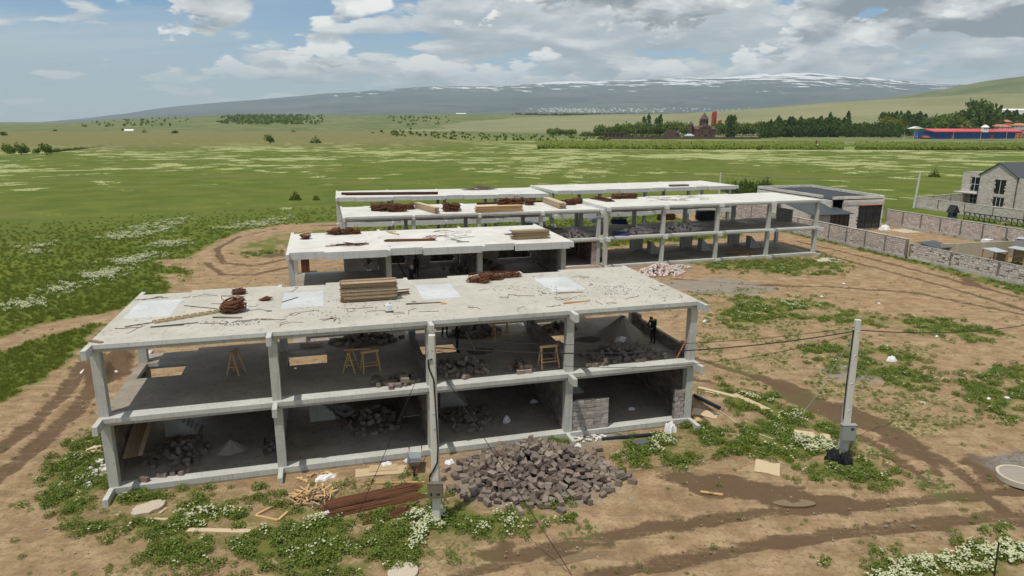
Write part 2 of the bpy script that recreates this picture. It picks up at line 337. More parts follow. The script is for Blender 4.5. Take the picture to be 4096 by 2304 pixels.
SPARSE = [wp(p) for p in [[(1760, 820), (2100, 800), (2350, 860), (2300, 950), (2450, 1080), (2300, 1100), (2000, 1000), (1760, 940)], [(1650, 740), (2000, 720), (2200, 760), (2000, 790), (1750, 780)],
  [(330, 1390), (600, 1400), (1100, 1449), (300, 1449)], [(1100, 1290), (1500, 1290), (1700, 1330), (1300, 1400), (1050, 1440)], [(2080, 1100), (2350, 1130), (2500, 1300), (2200, 1250)], [(450, 1240), (1080, 1220), (1080, 1290), (450, 1290)], [(480, 640), (330, 700), (480, 700)]]]
MUD = [wp(p) for p in [[(1590, 1200), (1700, 1185), (1830, 1195), (1960, 1225), (2100, 1242), (2300, 1255), (2250, 1296), (2000, 1288), (1850, 1266), (1700, 1232)],
  [(1300, 1420), (1450, 1372), (1700, 1312), (1850, 1300), (1600, 1352), (1400, 1420)], [(1880, 935), (1990, 960), (2100, 1010), (2250, 1060), (2330, 1130), (2400, 1180), (2370, 1205), (2290, 1150), (2190, 1095), (2040, 1040), (1930, 980)],
  [(2390, 1160), (2576, 1125), (2700, 1130), (2700, 1230), (2480, 1215)], [(185, 965), (235, 900), (345, 890), (335, 930), (250, 1000)], [(2400, 690), (2465, 700), (2475, 722), (2410, 716)], [(1180, 1390), (1300, 1342), (1420, 1325), (1350, 1370), (1250, 1432)], [(650, 640), (720, 630), (720, 645), (660, 650)]]]
GRAVEL = [wp(p) for p in [[(1640, 712), (1800, 700), (1960, 722), (1900, 745), (1750, 740)], [(2060, 930), (2150, 912), (2250, 940), (2200, 962), (2110, 952)], [(1125, 1160), (1300, 1095), (1560, 1195), (1520, 1262), (1250, 1280), (1150, 1205)], [(2480, 1140), (2650, 1130), (2650, 1185), (2500, 1180)], [(1440, 1100), (1560, 1085), (1550, 1115), (1450, 1130)]]]
TRACKS = [(wp(l), w) for l, w in [([(2650, 770), (2400, 703), (2250, 665), (2120, 632), (2000, 605)], 0.5), ([(2650, 800), (2400, 725), (2200, 672), (2060, 635), (1960, 612)], 0.5), ([(1150, 1449), (1350, 1385), (1600, 1330), (1900, 1290), (2250, 1262), (2576, 1230)], 0.45),
  ([(1500, 1449), (1750, 1395), (2100, 1340), (2576, 1290)], 0.5), ([(1750, 900), (1880, 940), (2080, 1010), (2260, 1080), (2420, 1190), (2576, 1320)], 0.4), ([(1700, 940), (1900, 985), (2040, 1050), (2200, 1110), (2350, 1220)], 0.35), ([(-50, 1160), (60, 1080), (150, 1000), (220, 900), (260, 830)], 0.6), ([(-50, 1230), (80, 1130), (180, 1040), (260, 940), (330, 870)], 0.6),
  ([(860, 565), (700, 574), (600, 595), (545, 625), (560, 660), (640, 668), (720, 650)], 0.5), ([(520, 660), (560, 690), (640, 690), (720, 672)], 0.5), ([(1700, 700), (1900, 715), (2100, 720), (2300, 735), (2576, 790)], 0.5)]]
YARD = np.array([[79, 30], [97.5, 30], [97.5, 62], [79, 75]])
def axis(lo, hi, step, far, fine=None):
    a = list(np.arange(lo, hi+1e-6, step)); s = step; q = lo
    if fine: a = sorted(set([v for v in a if v < fine[0]-.01 or v > fine[1]+.01])|set(np.arange(fine[0], fine[1], fine[2])))
    while q > -far: s *= 1.085; q -= s; a.insert(0, q)
    s = step; q = hi
    while q < far: s *= 1.085; q += s; a.append(q)
    return np.array(a)
def camrel(X, Y): dx = X-CAM.x; dy = Y-CAM.y; return dx*math.cos(TH)-dy*math.sin(TH), dx*math.sin(TH)+dy*math.cos(TH)
def hpx(X, Y):
    rx, ry = camrel(X, Y); return np.where(ry > 1, 2048+F*rx/np.maximum(ry, 1), np.sign(rx)*1e5), np.hypot(rx, ry)
def far_relief(X, Y):
    xp, r = hpx(X, Y)
    plat = (1-sst(xp, 1500, 2000))*sst(r-0.02*np.clip(xp, 0, 2000), 430, 520)*(1-sst(r, 950, 1250))*5.2
    A = np.interp(xp, [-3000, 0, 300, 500, 1000, 1500, 2000, 2300, 2700, 9000], [0, 0, 3, 30, 56, 63, 72, 60, 20, 0])
    rise = A*sst(r, 1150, 4300)*(1+0.25*(fbm(X/420, Y/420, 4)-0.5))
    return plat*(0.8+0.4*fbm(X/60, Y/60, 4))+rise+sst(r, 500, 1500)*1.6*(fbm(X/150, Y/150, 3)-0.5)
def ground_attrs(P):
    w = 0.55*(fbm(P[:, 0]/1.1, P[:, 1]/1.1, 4)-0.5)*3.2
    site = sdist(P, SITE)+w
    dirt = sst(site, -0.5, 0.5)
    for q in DIRT_EXTRA: dirt = np.maximum(dirt, sst(sdist(P, q)+w, -0.5, 0.6))
    g = np.zeros(len(P))
    for q in GRASS: g = np.maximum(g, sst(sdist(P, q)+w*1.1, -0.5, 0.4))
    dirt = dirt*(1-g*np.clip((fbm(P[:, 0]/1.3, P[:, 1]/1.3, 4)-.34)*6, 0.12, .85))
    dirt = np.where(sdist(P, YARD) > 0, 1.0, dirt)
    sp = np.zeros(len(P))
    for q in SPARSE: sp = np.maximum(sp, sst(sdist(P, q)+w, -1, 1))
    gs = np.zeros(len(P))
    for q in GRASS: gs = np.maximum(gs, sst(sdist(P, q)+w*1.5, -1.8, 1.2))
    sp = np.maximum(sp, gs)*dirt*sst(fbm(P[:, 0]/1.7+9, P[:, 1]/1.7, 4), 0.44, 0.62)
    mud = np.zeros(len(P))
    for q in MUD: mud = np.maximum(mud, sst(sdist(P, q)+w, -0.4, 0.7))
    tr = np.zeros(len(P))
    for l, hw in TRACKS:
        d = ldist(P, l)
        for off in (0.0,): tr = np.maximum(tr, (1-sst(d+w*0.3, hw*0.5, hw*1.3)))
    gv = np.zeros(len(P))
    for q in GRAVEL: gv = np.maximum(gv, sst(sdist(P, q)+w*1.3, -0.7, 0.7))
    ground_attrs.soft = gs
    return dirt, sp, np.maximum(mud, 0.75*tr)*dirt, gv, tr*dirt
def build_ground():
    ax = axis(-46, 82, 0.36, 27000, (-22, 44, .2)); ay = axis(-16, 62, 0.4, 27000, (-12, 14, .2))
    X, Y = np.meshgrid(ax, ay); nx, ny = len(ax), len(ay); P = np.stack([X.ravel(), Y.ravel()], 1)
    near = (P[:, 0] > -140) & (P[:, 0] < 180) & (P[:, 1] > -60) & (P[:, 1] < 190)
    at = [np.zeros(len(P)) for _ in range(5)]
    for q, v in zip(at, ground_attrs(P[near])): q[near] = v
    dirt, sp, mud, gv, tr = at
    Z = far_relief(P[:, 0], P[:, 1])
    fine = (P[:, 0] > -60) & (P[:, 0] < 90) & (P[:, 1] > -30) & (P[:, 1] < 80)
    n = fbm(P[:, 0]/0.9, P[:, 1]/0.9, 4)-0.5
    Z = Z+np.where(fine, (0.10*n+0.07*(fbm(P[:, 0]/0.45+3, P[:, 1]/0.45, 3)-.5))*dirt-0.10*tr*(.4+1.2*(n+.5))+0.04*(fbm(P[:, 0]/6, P[:, 1]/6, 3)-0.5), 0)
    # spoil banks pushed up at the left of the front building and behind the second one
    bank = wp([(185, 965), (235, 898), (345, 888), (335, 925), (260, 990)]); sb = sdist(P[near], bank); zb = np.zeros(len(P)); zb[near] = sst(sb, -0.3, 1.1)*(0.1+1.3*sst(fbm(P[near, 0]/0.9, P[near, 1]/0.9, 4), .35, .65))
    Z = Z+zb*0.8
    # level pads under the buildings
    for (x0, y0, x1, y1) in ((-.3, .1, 28.5, 9), (6.8, 19.3, 28.6, 28.3), (11.3, 40.6, 40, 49.6), (39.8, 39, 69.6, 50), (11.3, 59, 70, 69)):
        ins = (P[:, 0] > x0) & (P[:, 0] < x1) & (P[:, 1] > y0) & (P[:, 1] < y1); Z = np.where(ins, -0.06, Z)
    xp, r = hpx(P[:, 0], P[:, 1])
    brown = (1-sst(xp, 1500, 2100))*sst(r-0.02*np.clip(xp, 0, 2000), 420, 480)*(1-sst(r, 900, 1200))
    beyond = sst(r, 560, 900)
    me = bpy.data.meshes.new('ground'); me.vertices.add(len(P)); me.vertices.foreach_set('co', np.stack([P[:, 0], P[:, 1], Z], 1).astype(np.float32).ravel())
    i = np.arange((ny-1)*(nx-1)); a = (i//(nx-1))*nx+i % (nx-1); q = np.stack([a, a+1, a+1+nx, a+nx], 1).astype(np.int32)
    me.loops.add(q.size); me.loops.foreach_set('vertex_index', q.ravel()); me.polygons.add(len(q)); me.polygons.foreach_set('loop_start', np.arange(0, q.size, 4, dtype=np.int32)); me.polygons.foreach_set('loop_total', np.full(len(q), 4, np.int32))
    me.update(calc_edges=True); me.polygons.foreach_set('use_smooth', [True]*len(q))
    for nm, v in (('dirt', dirt), ('sparse', sp), ('mud', mud), ('gravel', gv), ('brown', brown), ('beyond', beyond)):
        A = me.attributes.new(nm, 'FLOAT', 'POINT'); A.data.foreach_set('value', v.astype(np.float32))
    def fn(t):
        p = t.pos(); D, S, MU, G, B, BY = [t.attr(k) for k in ('dirt', 'sparse', 'mud', 'gravel', 'brown', 'beyond')]
        n1 = t.noise(0.9, 6, 0.6, p); n2 = t.noise(6, 6, 0.65, p); n3 = t.noise(0.11, 4, 0.55, p); n4 = t.noise(30, 4, 0.65, p)
        dc = t.mix(t.smooth(n1, 0.3, 0.7), (0.25, 0.168, 0.096), (0.415, 0.30, 0.18)); dc = t.mix(t.math('MULTIPLY', t.smooth(n2, 0.46, 0.68), 0.62), dc, (0.185, 0.122, 0.072)); dc = t.mix(t.math('MULTIPLY', t.smooth(n4, 0.56, 0.72), 0.45), dc, (0.45, 0.36, 0.26))
        sv = t.scalev(t.comb(t.vmath('DOT_PRODUCT', p, (math.cos(-TH), math.sin(-TH), 0)), t.vmath('DOT_PRODUCT', p, (math.sin(TH), math.cos(TH), 0)), 0.0), (0.22, 2.2, 1)); sk = t.noise(1.0, 7, 0.66, sv, 0.3); dc = t.mix(t.math('MULTIPLY', t.smooth(t.noise(2.4, 6, 0.68, p, 0.6), 0.52, 0.66), 0.55), dc, (0.17, 0.112, 0.066))
        dc = t.mix(t.math('MULTIPLY', t.smooth(sk, 0.48, 0.68), 0.55), dc, (0.225, 0.15, 0.092)); dc = t.mix(t.math('MULTIPLY', t.smooth(sk, 0.46, 0.30), 0.45), dc, (0.47, 0.37, 0.255))
        mu = t.smooth(t.math('ADD', MU, t.math('ADD', t.math('MULTIPLY', t.math('SUBTRACT', n2, 0.5), 0.7), t.math('MULTIPLY', t.math('SUBTRACT', sk, 0.5), 1.1))), 0.32, 0.74); dc = t.mix(t.math('MULTIPLY', mu, 0.92), dc, (0.12, 0.078, 0.047))
        gc = t.mix(n4, (0.15, 0.145, 0.135), (0.33, 0.315, 0.295)); dc = t.mix(t.math('MULTIPLY', G, t.smooth(n2, 0.3, 0.6)), dc, gc)
        dc = t.mix(t.math('MULTIPLY', S, t.smooth(n2, 0.45, 0.6)), dc, (0.10, 0.13, 0.035))
        mea = t.mix(t.smooth(n3, 0.3, 0.7), (0.082, 0.120, 0.018), (0.130, 0.155, 0.028)); mea = t.mix(t.math('MULTIPLY', t.smooth(n1, 0.45, 0.75), 0.5), mea, (0.050, 0.082, 0.017))
        n5 = t.noise(0.035, 4, 0.6, p); mea = t.mix(t.math('MULTIPLY', t.smooth(n5, 0.5, 0.66), 0.55), mea, (0.15, 0.145, 0.045))
        mea = t.mix(t.math('MULTIPLY', t.smooth(n2, 0.55, 0.75), 0.4), mea, (0.16, 0.17, 0.05))
        # drifts of cream flowers in the meadow
        pz = t.xyz(p); rng_ = t.vmath('LENGTH', t.vmath('SUBTRACT', p, (CAM.x, CAM.y, 0)))
        f1 = t.noise(0.016, 3, 0.5, p); f2 = t.noise(0.075, 6, 0.66, p, 0.4); f3 = t.noise(1.3, 4, 0.7, p)
        far = t.smooth(rng_, 120, 330, 0.0, 0.14)
        fl = t.smooth(t.math('ADD', t.math('ADD', t.math('MULTIPLY', f1, 0.7), t.math('MULTIPLY', f2, 0.9)), far), 0.955, 0.995)
        fl = t.math('MULTIPLY', fl, t.smooth(f3, 0.40, 0.56)); fl = t.math('MULTIPLY', fl, t.smooth(rng_, 95, 150))
        mea = t.mix(t.math('MULTIPLY', fl, 0.72), mea, (0.56, 0.58, 0.30))
        yl = t.math('MULTIPLY', t.smooth(t.noise(0.05, 5, 0.6, t.vmath('ADD', p, (91, 37, 0))), 0.58, 0.66), t.smooth(t.noise(0.9, 3, 0.6, p), 0.48, 0.6)); mea = t.mix(t.math('MULTIPLY', yl, 0.5), mea, (0.33, 0.30, 0.03))
        far_c = t.mix(t.smooth(t.noise(0.006, 5, 0.6, p), 0.35, 0.65), (0.115, 0.15, 0.048), (0.18, 0.185, 0.085)); far_c = t.mix(t.smooth(t.noise(0.02, 5, 0.65, p), 0.5, 0.62), far_c, (0.075, 0.11, 0.035))
        far_c = t.mix(t.math('MULTIPLY', t.smooth(t.noise(0.03, 5, 0.7, p), 0.60, 0.70), 0.7), far_c, (0.34, 0.29, 0.19))
        br = t.mix(t.noise(0.06, 5, 0.7, p), (0.145, 0.155, 0.055), (0.185, 0.17, 0.08)); br = t.mix(t.math('MULTIPLY', t.smooth(t.noise(0.22, 4, 0.7, p), 0.60, 0.70), 0.8), br, (0.36, 0.30, 0.22))
        col = t.mix(BY, mea, far_c); col = t.mix(t.math('MULTIPLY', B, t.smooth(t.noise(0.01, 4, 0.6, p), 0.15, 0.4)), col, br)
        col = t.mix(D, col, dc)
        h = t.math('ADD', t.math('MULTIPLY', n2, 0.6), t.math('MULTIPLY', n4, 0.4))
        return col, t.bump(h, 0.75, 0.12)
    me.materials.append(mat('ground_soil_and_meadow', fn, 0.95, 0.12)); tag(link('ground', me), kind='structure')
build_ground()
def polar_sheet(name, xs, rs, zf, material, label=None):
    V = []; nx = len(xs)
    for r in rs:
        for x in xs:
            d = CR_.copy(); a = math.atan((x-2048)/F); p = CAM.xy+Vector((math.sin(TH+a), math.cos(TH+a)))*r; V.append((p.x, p.y))
    V = np.array(V); Rr = np.repeat(rs, nx); Xx = np.tile(xs, len(rs)); Z = zf(Xx, Rr, V)
    me = bpy.data.meshes.new(name); fs = [(j*nx+i, j*nx+i+1, (j+1)*nx+i+1, (j+1)*nx+i) for j in range(len(rs)-1) for i in range(nx-1)]
    me.from_pydata([(a, b, float(c)) for (a, b), c in zip(V, Z)], [], fs); me.polygons.foreach_set('use_smooth', [True]*len(fs)); me.materials.append(material)
    o = link(name, me); tag(o, kind='structure'); return o
def crest(xk, yk, r):                       # crest pixels -> heights at range r
    zk = [pr(x, y, r/math.cos(math.atan((x-2048)/F))**0).z for x, y in zip(xk, yk)]
    return lambda X: np.interp(X, xk, zk)
def m_mountain(t):
    p = t.pos(); z = t.xyz(p)[2]; n = t.noise(0.0011, 7, 0.62, p); n2 = t.noise(0.0004, 5, 0.6, t.scalev(p, (1, 1, 4)))
    base = t.mix(t.smooth(n2, 0.35, 0.65), (0.070, 0.086, 0.082), (0.12, 0.13, 0.11)); base = t.mix(t.smooth(n, 0.5, 0.68), base, (0.06, 0.075, 0.068))
    xyz_ = t.xyz(p); st = t.noise(0.0016, 7, 0.6, t.comb(xyz_[0], t.math('MULTIPLY', xyz_[1], 0.6), t.math('MULTIPLY', t.math('ADD', xyz_[2], t.math('MULTIPLY', xyz_[0], 0.12)), 6.0)), 0.3)
    line = t.math('ADD', t.math('MULTIPLY', t.math('SUBTRACT', z, 1090), 0.00048), t.math('MULTIPLY', t.math('SUBTRACT', st, 0.5), 1.25))
    return t.mix(t.smooth(line, 0.0, 0.05), base, (0.80, 0.80, 0.82))
MX = [-1500, 0, 150, 390, 556, 660, 803, 970, 1153, 1304, 1470, 1630, 1749, 2048, 2223, 2445, 2724, 2843, 3018, 3177, 3320, 3447, 3598, 3829, 4300, 5600]
MY = [520, 506, 494, 473, 453, 436, 419, 405, 390, 375, 364, 350, 345, 340, 325, 320, 309, 309, 294, 291, 305, 314, 330, 340, 365, 430]
mc = crest(MX, MY, 21000.0)
def mz(X, Rr, V):
    s = (Rr-6500)/(21000-6500); zc = mc(X); prof = np.where(s <= 1, np.clip(s, 0, 1)**1.45, 1-(s-1)*2.2)
    ridg = np.abs(fbm(V[:, 0]/1300, V[:, 1]/1300, 6, 0.55)-0.5)*2
    return zc*prof-40*(1-s)+np.where(s > 0.35, 1, s/0.35)*(ridg-0.35)*0.085*np.maximum(zc, 0)*np.clip(s, 0, 1)*np.clip(1.25-s, 0, 1)*1.6
polar_sheet('mountain', np.linspace(-1500, 5600, 520), np.concatenate([np.linspace(6500, 14000, 40), np.linspace(14100, 22500, 110)]), mz, mat('mountain_slope', m_mountain, 0.95, 0.1))
def m_hill(c0, c1, c2, band=0.0):
    def fn(t):
        p = t.pos(); n = t.noise(0.004, 6, 0.6, p); n2 = t.noise(0.03, 5, 0.65, p)
        c = t.mix(t.smooth(n, 0.35, 0.65), c0, c1); return t.mix(t.math('MULTIPLY', t.smooth(n2, 0.54, 0.68), 0.5), c, c2)
    return fn
h1 = crest([1500, 2000, 2100, 2400, 2700, 3000, 3300, 3600, 3850, 4096, 4700, 5600], [500, 478, 468, 458, 455, 434, 407, 392, 380, 372, 330, 300], 2700.0)
def hz1(X, Rr, V):
    s = (Rr-1060)/(2700-1060); pr_ = np.where(s <= 1, sst(s, 0, 1)**1.15, 1-(s-1)*1.5); return h1(X)*pr_*(0.93+0.14*fbm(V[:, 0]/300, V[:, 1]/300, 4))-1.2*(1-np.clip(s*4, 0, 1))
polar_sheet('green_hill', np.linspace(1500, 5600, 160), np.concatenate([np.linspace(1060, 2700, 50), np.linspace(2750, 3400, 10)]), hz1, mat('hill_pasture', m_hill((0.185, 0.195, 0.10), (0.235, 0.23, 0.13), (0.27, 0.25, 0.165)), 0.95, 0.1))
h2 = crest([2600, 2800, 3000, 3300, 3500, 3700, 3850, 4000, 4096, 4400, 5600], [470, 455, 440, 418, 396, 365, 336, 314, 300, 255, 180], 5600.0)
def hz2(X, Rr, V):
    s = (Rr-3300)/(5600-3300); return h2(X)*np.where(s <= 1, sst(s, 0, 1)**0.9, 1-(s-1)*1.5)*(0.95+0.1*fbm(V[:, 0]/500, V[:, 1]/500, 4))-3*(1-np.clip(s*5, 0, 1))
polar_sheet('far_hill', np.linspace(2600, 5600, 110), np.concatenate([np.linspace(3300, 5600, 40), np.linspace(5700, 6800, 8)]), hz2, mat('hill_dark_pasture', m_hill((0.10, 0.13, 0.05), (0.16, 0.17, 0.08), (0.075, 0.10, 0.04)), 0.95, 0.1))
# ------------------------------------------------------------------ masonry
def block_mesh(name, L, T, Hh, jit, material, chip=0.012):
    """a roughly cut block, 8 corners jittered and lightly bevelled"""
    bm = bmesh.new(); bmesh.ops.create_cube(bm, size=1.0)
    for v in bm.verts: v.co = Vector((v.co.x*L, v.co.y*T, v.co.z*Hh))+Vector((U(-jit, jit), U(-jit, jit), U(-jit, jit)))
    if chip: bmesh.ops.bevel(bm, geom=list(bm.edges), offset=chip, segments=1, affect='EDGES', clamp_overlap=True)
    me = bpy.data.meshes.new(name); bm.to_mesh(me); bm.free(); me.materials.append(material); return me
_bcache = {}
def block_variants(key, L, T, Hh, jit, material, n=6, chip=0.012):
    if key not in _bcache: _bcache[key] = [block_mesh('block', L, T, Hh, jit, material, chip) for _ in range(n)]
    return _bcache[key]
def block_wall(parent, p0, p1, z0, z1, T=0.2, course=0.2, blen=0.4, material='stone_grey', mortar='mortar', budget=300, irregular=0.0, top=None, gaps=(), name='wall', core_name='mortar_core', as_thing=None, key=None):
    """coursed block wall from p0 to p1: a mortar core and separate blocks that stand proud of it.
    top(s) gives the height at distance s; gaps are (s0, s1, za, zb) openings."""
    p0, p1 = Vector((*p0[:2], 0)), Vector((*p1[:2], 0)); d = p1-p0; L = d.length; d.normalize(); rz = math.atan2(d.y, d.x)
    Mr = Matrix.Rotation(rz, 4, 'Z'); Mr.translation = p0
    top = top or (lambda s: z1)
    if as_thing is not None: w = as_thing
    else: w = None
    spots = []; core = MB(); z = z0; k = 0
    while z < z1-0.4*course:
        s = 0.0; off = -blen*(0.5 if k % 2 else 0.0)+U(-.04, .04)*(1 if irregular else 0)
        s = off
        while s < L-0.03:
            l = blen*U(1-irregular-0.08, 1+irregular+0.08); a, b = max(s, 0), min(s+l, L); s += l
            if b-a < 0.07: continue
            mid = (a+b)/2; hz = z+course/2
            if z+course*0.6 > top(mid): continue
            if any(g[0]-0.02 < mid < g[1]+0.02 and g[2] < hz < g[3] for g in gaps): continue
            spots.append((a, b, z)); core.add([Mr @ Vector(q) for q in [(a-.006, -T*.44, z-.006), (b+.006, -T*.44, z-.006), (b+.006, T*.44, z-.006), (a-.006, T*.44, z-.006), (a-.006, -T*.44, z+course*.94), (b+.006, -T*.44, z+course*.94), (b+.006, T*.44, z+course*.94), (a-.006, T*.44, z+course*.94)]], BF)
        z += course; k += 1
    if w is None: w = core.build(name, M[mortar], parent)
    else: core.build(core_name, M[mortar], w)
    vs = block_variants(key or (material, round(blen, 2), round(T, 2), round(course, 2), irregular), blen, T, course, 0.006+0.02*irregular, M[material], 6, 0.012)
    cpos = CAM-w.matrix_world.translation if parent is None else CAM
    order = sorted(range(len(spots)), key=lambda i: (Mr @ Vector((spots[i][0], 0, spots[i][2]))-CAM).length)
    rest = MB()
    for rank, i in enumerate(order):
        a, b, z = spots[i]; c = Mr @ Vector(((a+b)/2, U(-.008, .008)*(1+3*irregular), z+course*0.47)); g = 0.014 if as_thing is None else 0.032
        if rank < budget:
            link('block', vs[i % len(vs)], w, c, (U(-.01, .01), U(-.03, .03)*irregular*3, rz+U(-.012, .012)), ((b-a-g)/blen, 1, (course-g)/course))
        else:
            rest.obox(c, (b-a-g, T, course-g), R3(0, 0, rz))
    if rest.v: tag(rest.build('blocks', M[material], w), kind='stuff')
    return w
# ------------------------------------------------------------------ the unfinished concrete frame buildings
def frame_building(name, label, x0, y0, nb, bay, Zr, Zm, Zg, flip, yaw, roofm, edgem, patches=True, holes_small=True, patch_m='patch', stair_walls=False):
    b = thing(name, label, 'building', (x0, y0, 0), yaw, 'unfinished concrete frame blocks')
    fy = (lambda y: -y) if flip else (lambda y: y)
    Lx = nb*bay+0.21; wb, hb, D = 0.21, 0.39, 8.75
    def outline(x_in=0.0):
        o = [(0, 0), (Lx, 0), (Lx, D)]
        for k in range(nb-1, -1, -1):
            s = k*bay; o += [(s+bay, D)] if False else []
            o += [(s+bay, D+0.45), (s+2.59, D+0.45), (s+2.59, D), (s+wb if k == 0 else s, D)] if True else []
        o += [(0, D)]; q = []
        for p in o:
            if not q or (abs(p[0]-q[-1][0])+abs(p[1]-q[-1][1])) > 1e-4: q.append(p)
        return [(x, fy(y)) for x, y in q]
    def slab_mesh(z, th, openings):
        """slab with rectangular openings, cut on a grid so that every opening has real edges"""
        ol = outline(); xs = sorted({0, Lx}|{k*bay+q for k in range(nb) for q in (2.59,)}|{k*bay for k in range(nb)}|{e for o_ in openings for e in (o_[0], o_[2])}); ys = sorted({0, D, D+0.45}|{e for o_ in openings for e in (o_[1], o_[3])})
        def solid(x, y):
            if x < 0 or x > Lx or y < 0 or y > D+0.45: return False
            if y > D:
                k = min(int(x/bay), nb-1); s = x-k*bay
                if s < 2.59 or x > nb*bay: return False
            return not any(o_[0] < x < o_[2] and o_[1] < y < o_[3] for o_ in openings)
        mb = MB(); idx = {}
        def vid(x, y, zz):
            key = (round(x, 4), round(y, 4), zz)
            if key not in idx: idx[key] = len(mb.v); mb.v.append((x, fy(y), zz))
            return idx[key]
        nxs, nys = len(xs)-1, len(ys)-1
        S = [[solid((xs[i]+xs[i+1])/2, (ys[j]+ys[j+1])/2) for j in range(nys)] for i in range(nxs)]
        at = lambda i, j: 0 <= i < nxs and 0 <= j < nys and S[i][j]
        for i in range(nxs):
            for j in range(nys):
                if not S[i][j]: continue
                a, c, e, g = xs[i], xs[i+1], ys[j], ys[j+1]
                mb.f.append((vid(a, e, z), vid(c, e, z), vid(c, g, z), vid(a, g, z))); mb.mi.append(0)
                mb.f.append((vid(a, e, z-th), vid(a, g, z-th), vid(c, g, z-th), vid(c, e, z-th))); mb.mi.append(1)
                for (ii, jj, p, q) in ((i-1, j, (a, g), (a, e)), (i+1, j, (c, e), (c, g)), (i, j-1, (a, e), (c, e)), (i, j+1, (c, g), (a, g))):
                    if not at(ii, jj): mb.f.append((vid(*p, z-th), vid(*q, z-th), vid(*q, z), vid(*p, z))); mb.mi.append(1)
        return mb
    sh = [(k*bay-0.24, 3.55, k*bay+0.0, 3.82) for k in range(1, nb+1)] if holes_small else []
    def level(z, openings, nm, top_m):
        slab_mesh(z, 0.2, openings).build(nm, [top_m, edgem], b, fixn=True)
        for k in range(nb+1):
            s = k*bay
            MB().box(s, fy(-0.78), z-hb, s+wb, fy(-0.001), z).build('bracket', edgem, b)
            MB().box(s+.002, fy(0.30), z-hb, s+wb-.002, fy(D-0.02), z-0.2).build('transverse_beam', edgem, b)
            MB().box(s, fy(D+0.001+(0.0)), z-hb, s+wb, fy(D+0.72), z-.004 if 0 < k < nb else z).build('bracket', edgem, b)
        for k in range(nb):
            s = k*bay
            MB().box(s+wb+.01, fy(0.17), z-hb+.01, s+bay-.01, fy(0.46), z-0.2).build('edge_beam', edgem, b)
            # deep fascia of the far side, with its step in plan
            MB().box(s+wb+.003, fy(D-0.12), z-0.52, s+2.588, fy(D-.003), z-0.2).build('fascia', edgem, b)
            MB().box(s+2.592, fy(D+0.30), z-0.53, s+bay-.003, fy(D+0.447), z-0.2).build('fascia', edgem, b)
            MB().box(s+wb+.01, fy(7.3), z-hb+.01, s+bay-.01, fy(7.6), z-0.2).build('edge_beam', edgem, b)
    level(Zr, sh, 'roof_slab', roofm)
    sto = [(k*bay+0.40, 4.87, k*bay+2.42, 7.12) for k in range(nb)]
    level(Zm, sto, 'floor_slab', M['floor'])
    for k in range(nb):
        s = k*bay
        if patches: MB().box(s+0.40, fy(3.95), Zr-.1, s+2.42, fy(7.25), Zr+0.006).build('roof_patch', M[patch_m], b)
        MB().box(s+0.4, fy(4.72), Zm-hb, s+2.42, fy(4.868), Zm-.2).build('opening_beam', edgem, b)
        # first stair flight and its side wall, left open under the floor opening
        st = MB(); n = 9
        for i in range(n): st.box(s+1.35+i*0.17, fy(5.0), Zg+0.002, s+1.35+(i+1)*0.17, fy(6.0), Zg+0.17*(n-i))
        st.build('stair', M['edge'], b)
        if stair_walls: MB().box(s+0.1, fy(8.1), Zg+.002, s+1.9, fy(8.25), Zm-.54).build('stair_wall', M['edge'], b)
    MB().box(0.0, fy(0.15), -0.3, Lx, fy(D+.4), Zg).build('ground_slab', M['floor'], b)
    MB().box(0.003, fy(0.147), Zg-.25, Lx-.003, fy(0.74), Zg+.012).build('sunlit_tone_foundation_sill', M['edge'], b); MB().box(0.003, fy(0.003), Zm+.0005, Lx-.003, fy(0.70), Zm+.006).build('sunlit_tone_floor_strip', M['edge'], b)  # paler, cleaner concrete that also paints in the brightness of the sunlit front band
    for k in range(nb+1):
        s = k*bay
        MB().box(s, fy(-0.82), -0.3, s+wb, fy(0.147), Zg+0.01).build('foundation_stub', M['edge'], b)
        for yy in (0.23, 7.27):
            for za, zb in ((Zg, Zm-hb), (Zm, Zr-hb)):
                a = s-0.03 if 0 < k < nb else (s+.003 if k == 0 else s+wb-.393)
                MB().box(a, fy(yy), za+.002, a+0.39, fy(yy+0.42), zb-.002 if True else zb).build('column', M['column'], b)
    return b
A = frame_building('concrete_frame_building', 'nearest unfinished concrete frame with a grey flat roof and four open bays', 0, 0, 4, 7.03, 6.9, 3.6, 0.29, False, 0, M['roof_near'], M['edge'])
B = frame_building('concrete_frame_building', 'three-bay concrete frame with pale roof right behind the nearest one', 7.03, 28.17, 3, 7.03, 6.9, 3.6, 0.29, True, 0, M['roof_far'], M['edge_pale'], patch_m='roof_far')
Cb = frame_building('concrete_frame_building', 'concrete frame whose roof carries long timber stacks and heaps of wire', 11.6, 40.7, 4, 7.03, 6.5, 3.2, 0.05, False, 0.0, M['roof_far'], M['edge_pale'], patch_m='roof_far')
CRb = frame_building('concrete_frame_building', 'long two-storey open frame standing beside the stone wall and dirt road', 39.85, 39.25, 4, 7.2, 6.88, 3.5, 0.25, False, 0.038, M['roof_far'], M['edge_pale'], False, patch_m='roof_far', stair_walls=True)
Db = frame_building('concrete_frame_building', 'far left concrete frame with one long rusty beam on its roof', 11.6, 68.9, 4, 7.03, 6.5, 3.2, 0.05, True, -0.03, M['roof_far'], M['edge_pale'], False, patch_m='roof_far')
DRb = frame_building('concrete_frame_building', 'farthest concrete frame, pale empty roof just in front of the bushes', 39.9, 67.4, 4, 7.35, 6.86, 3.5, 0.2, True, 0.065, M['roof_far'], M['edge_pale'], False, patch_m='roof_far')
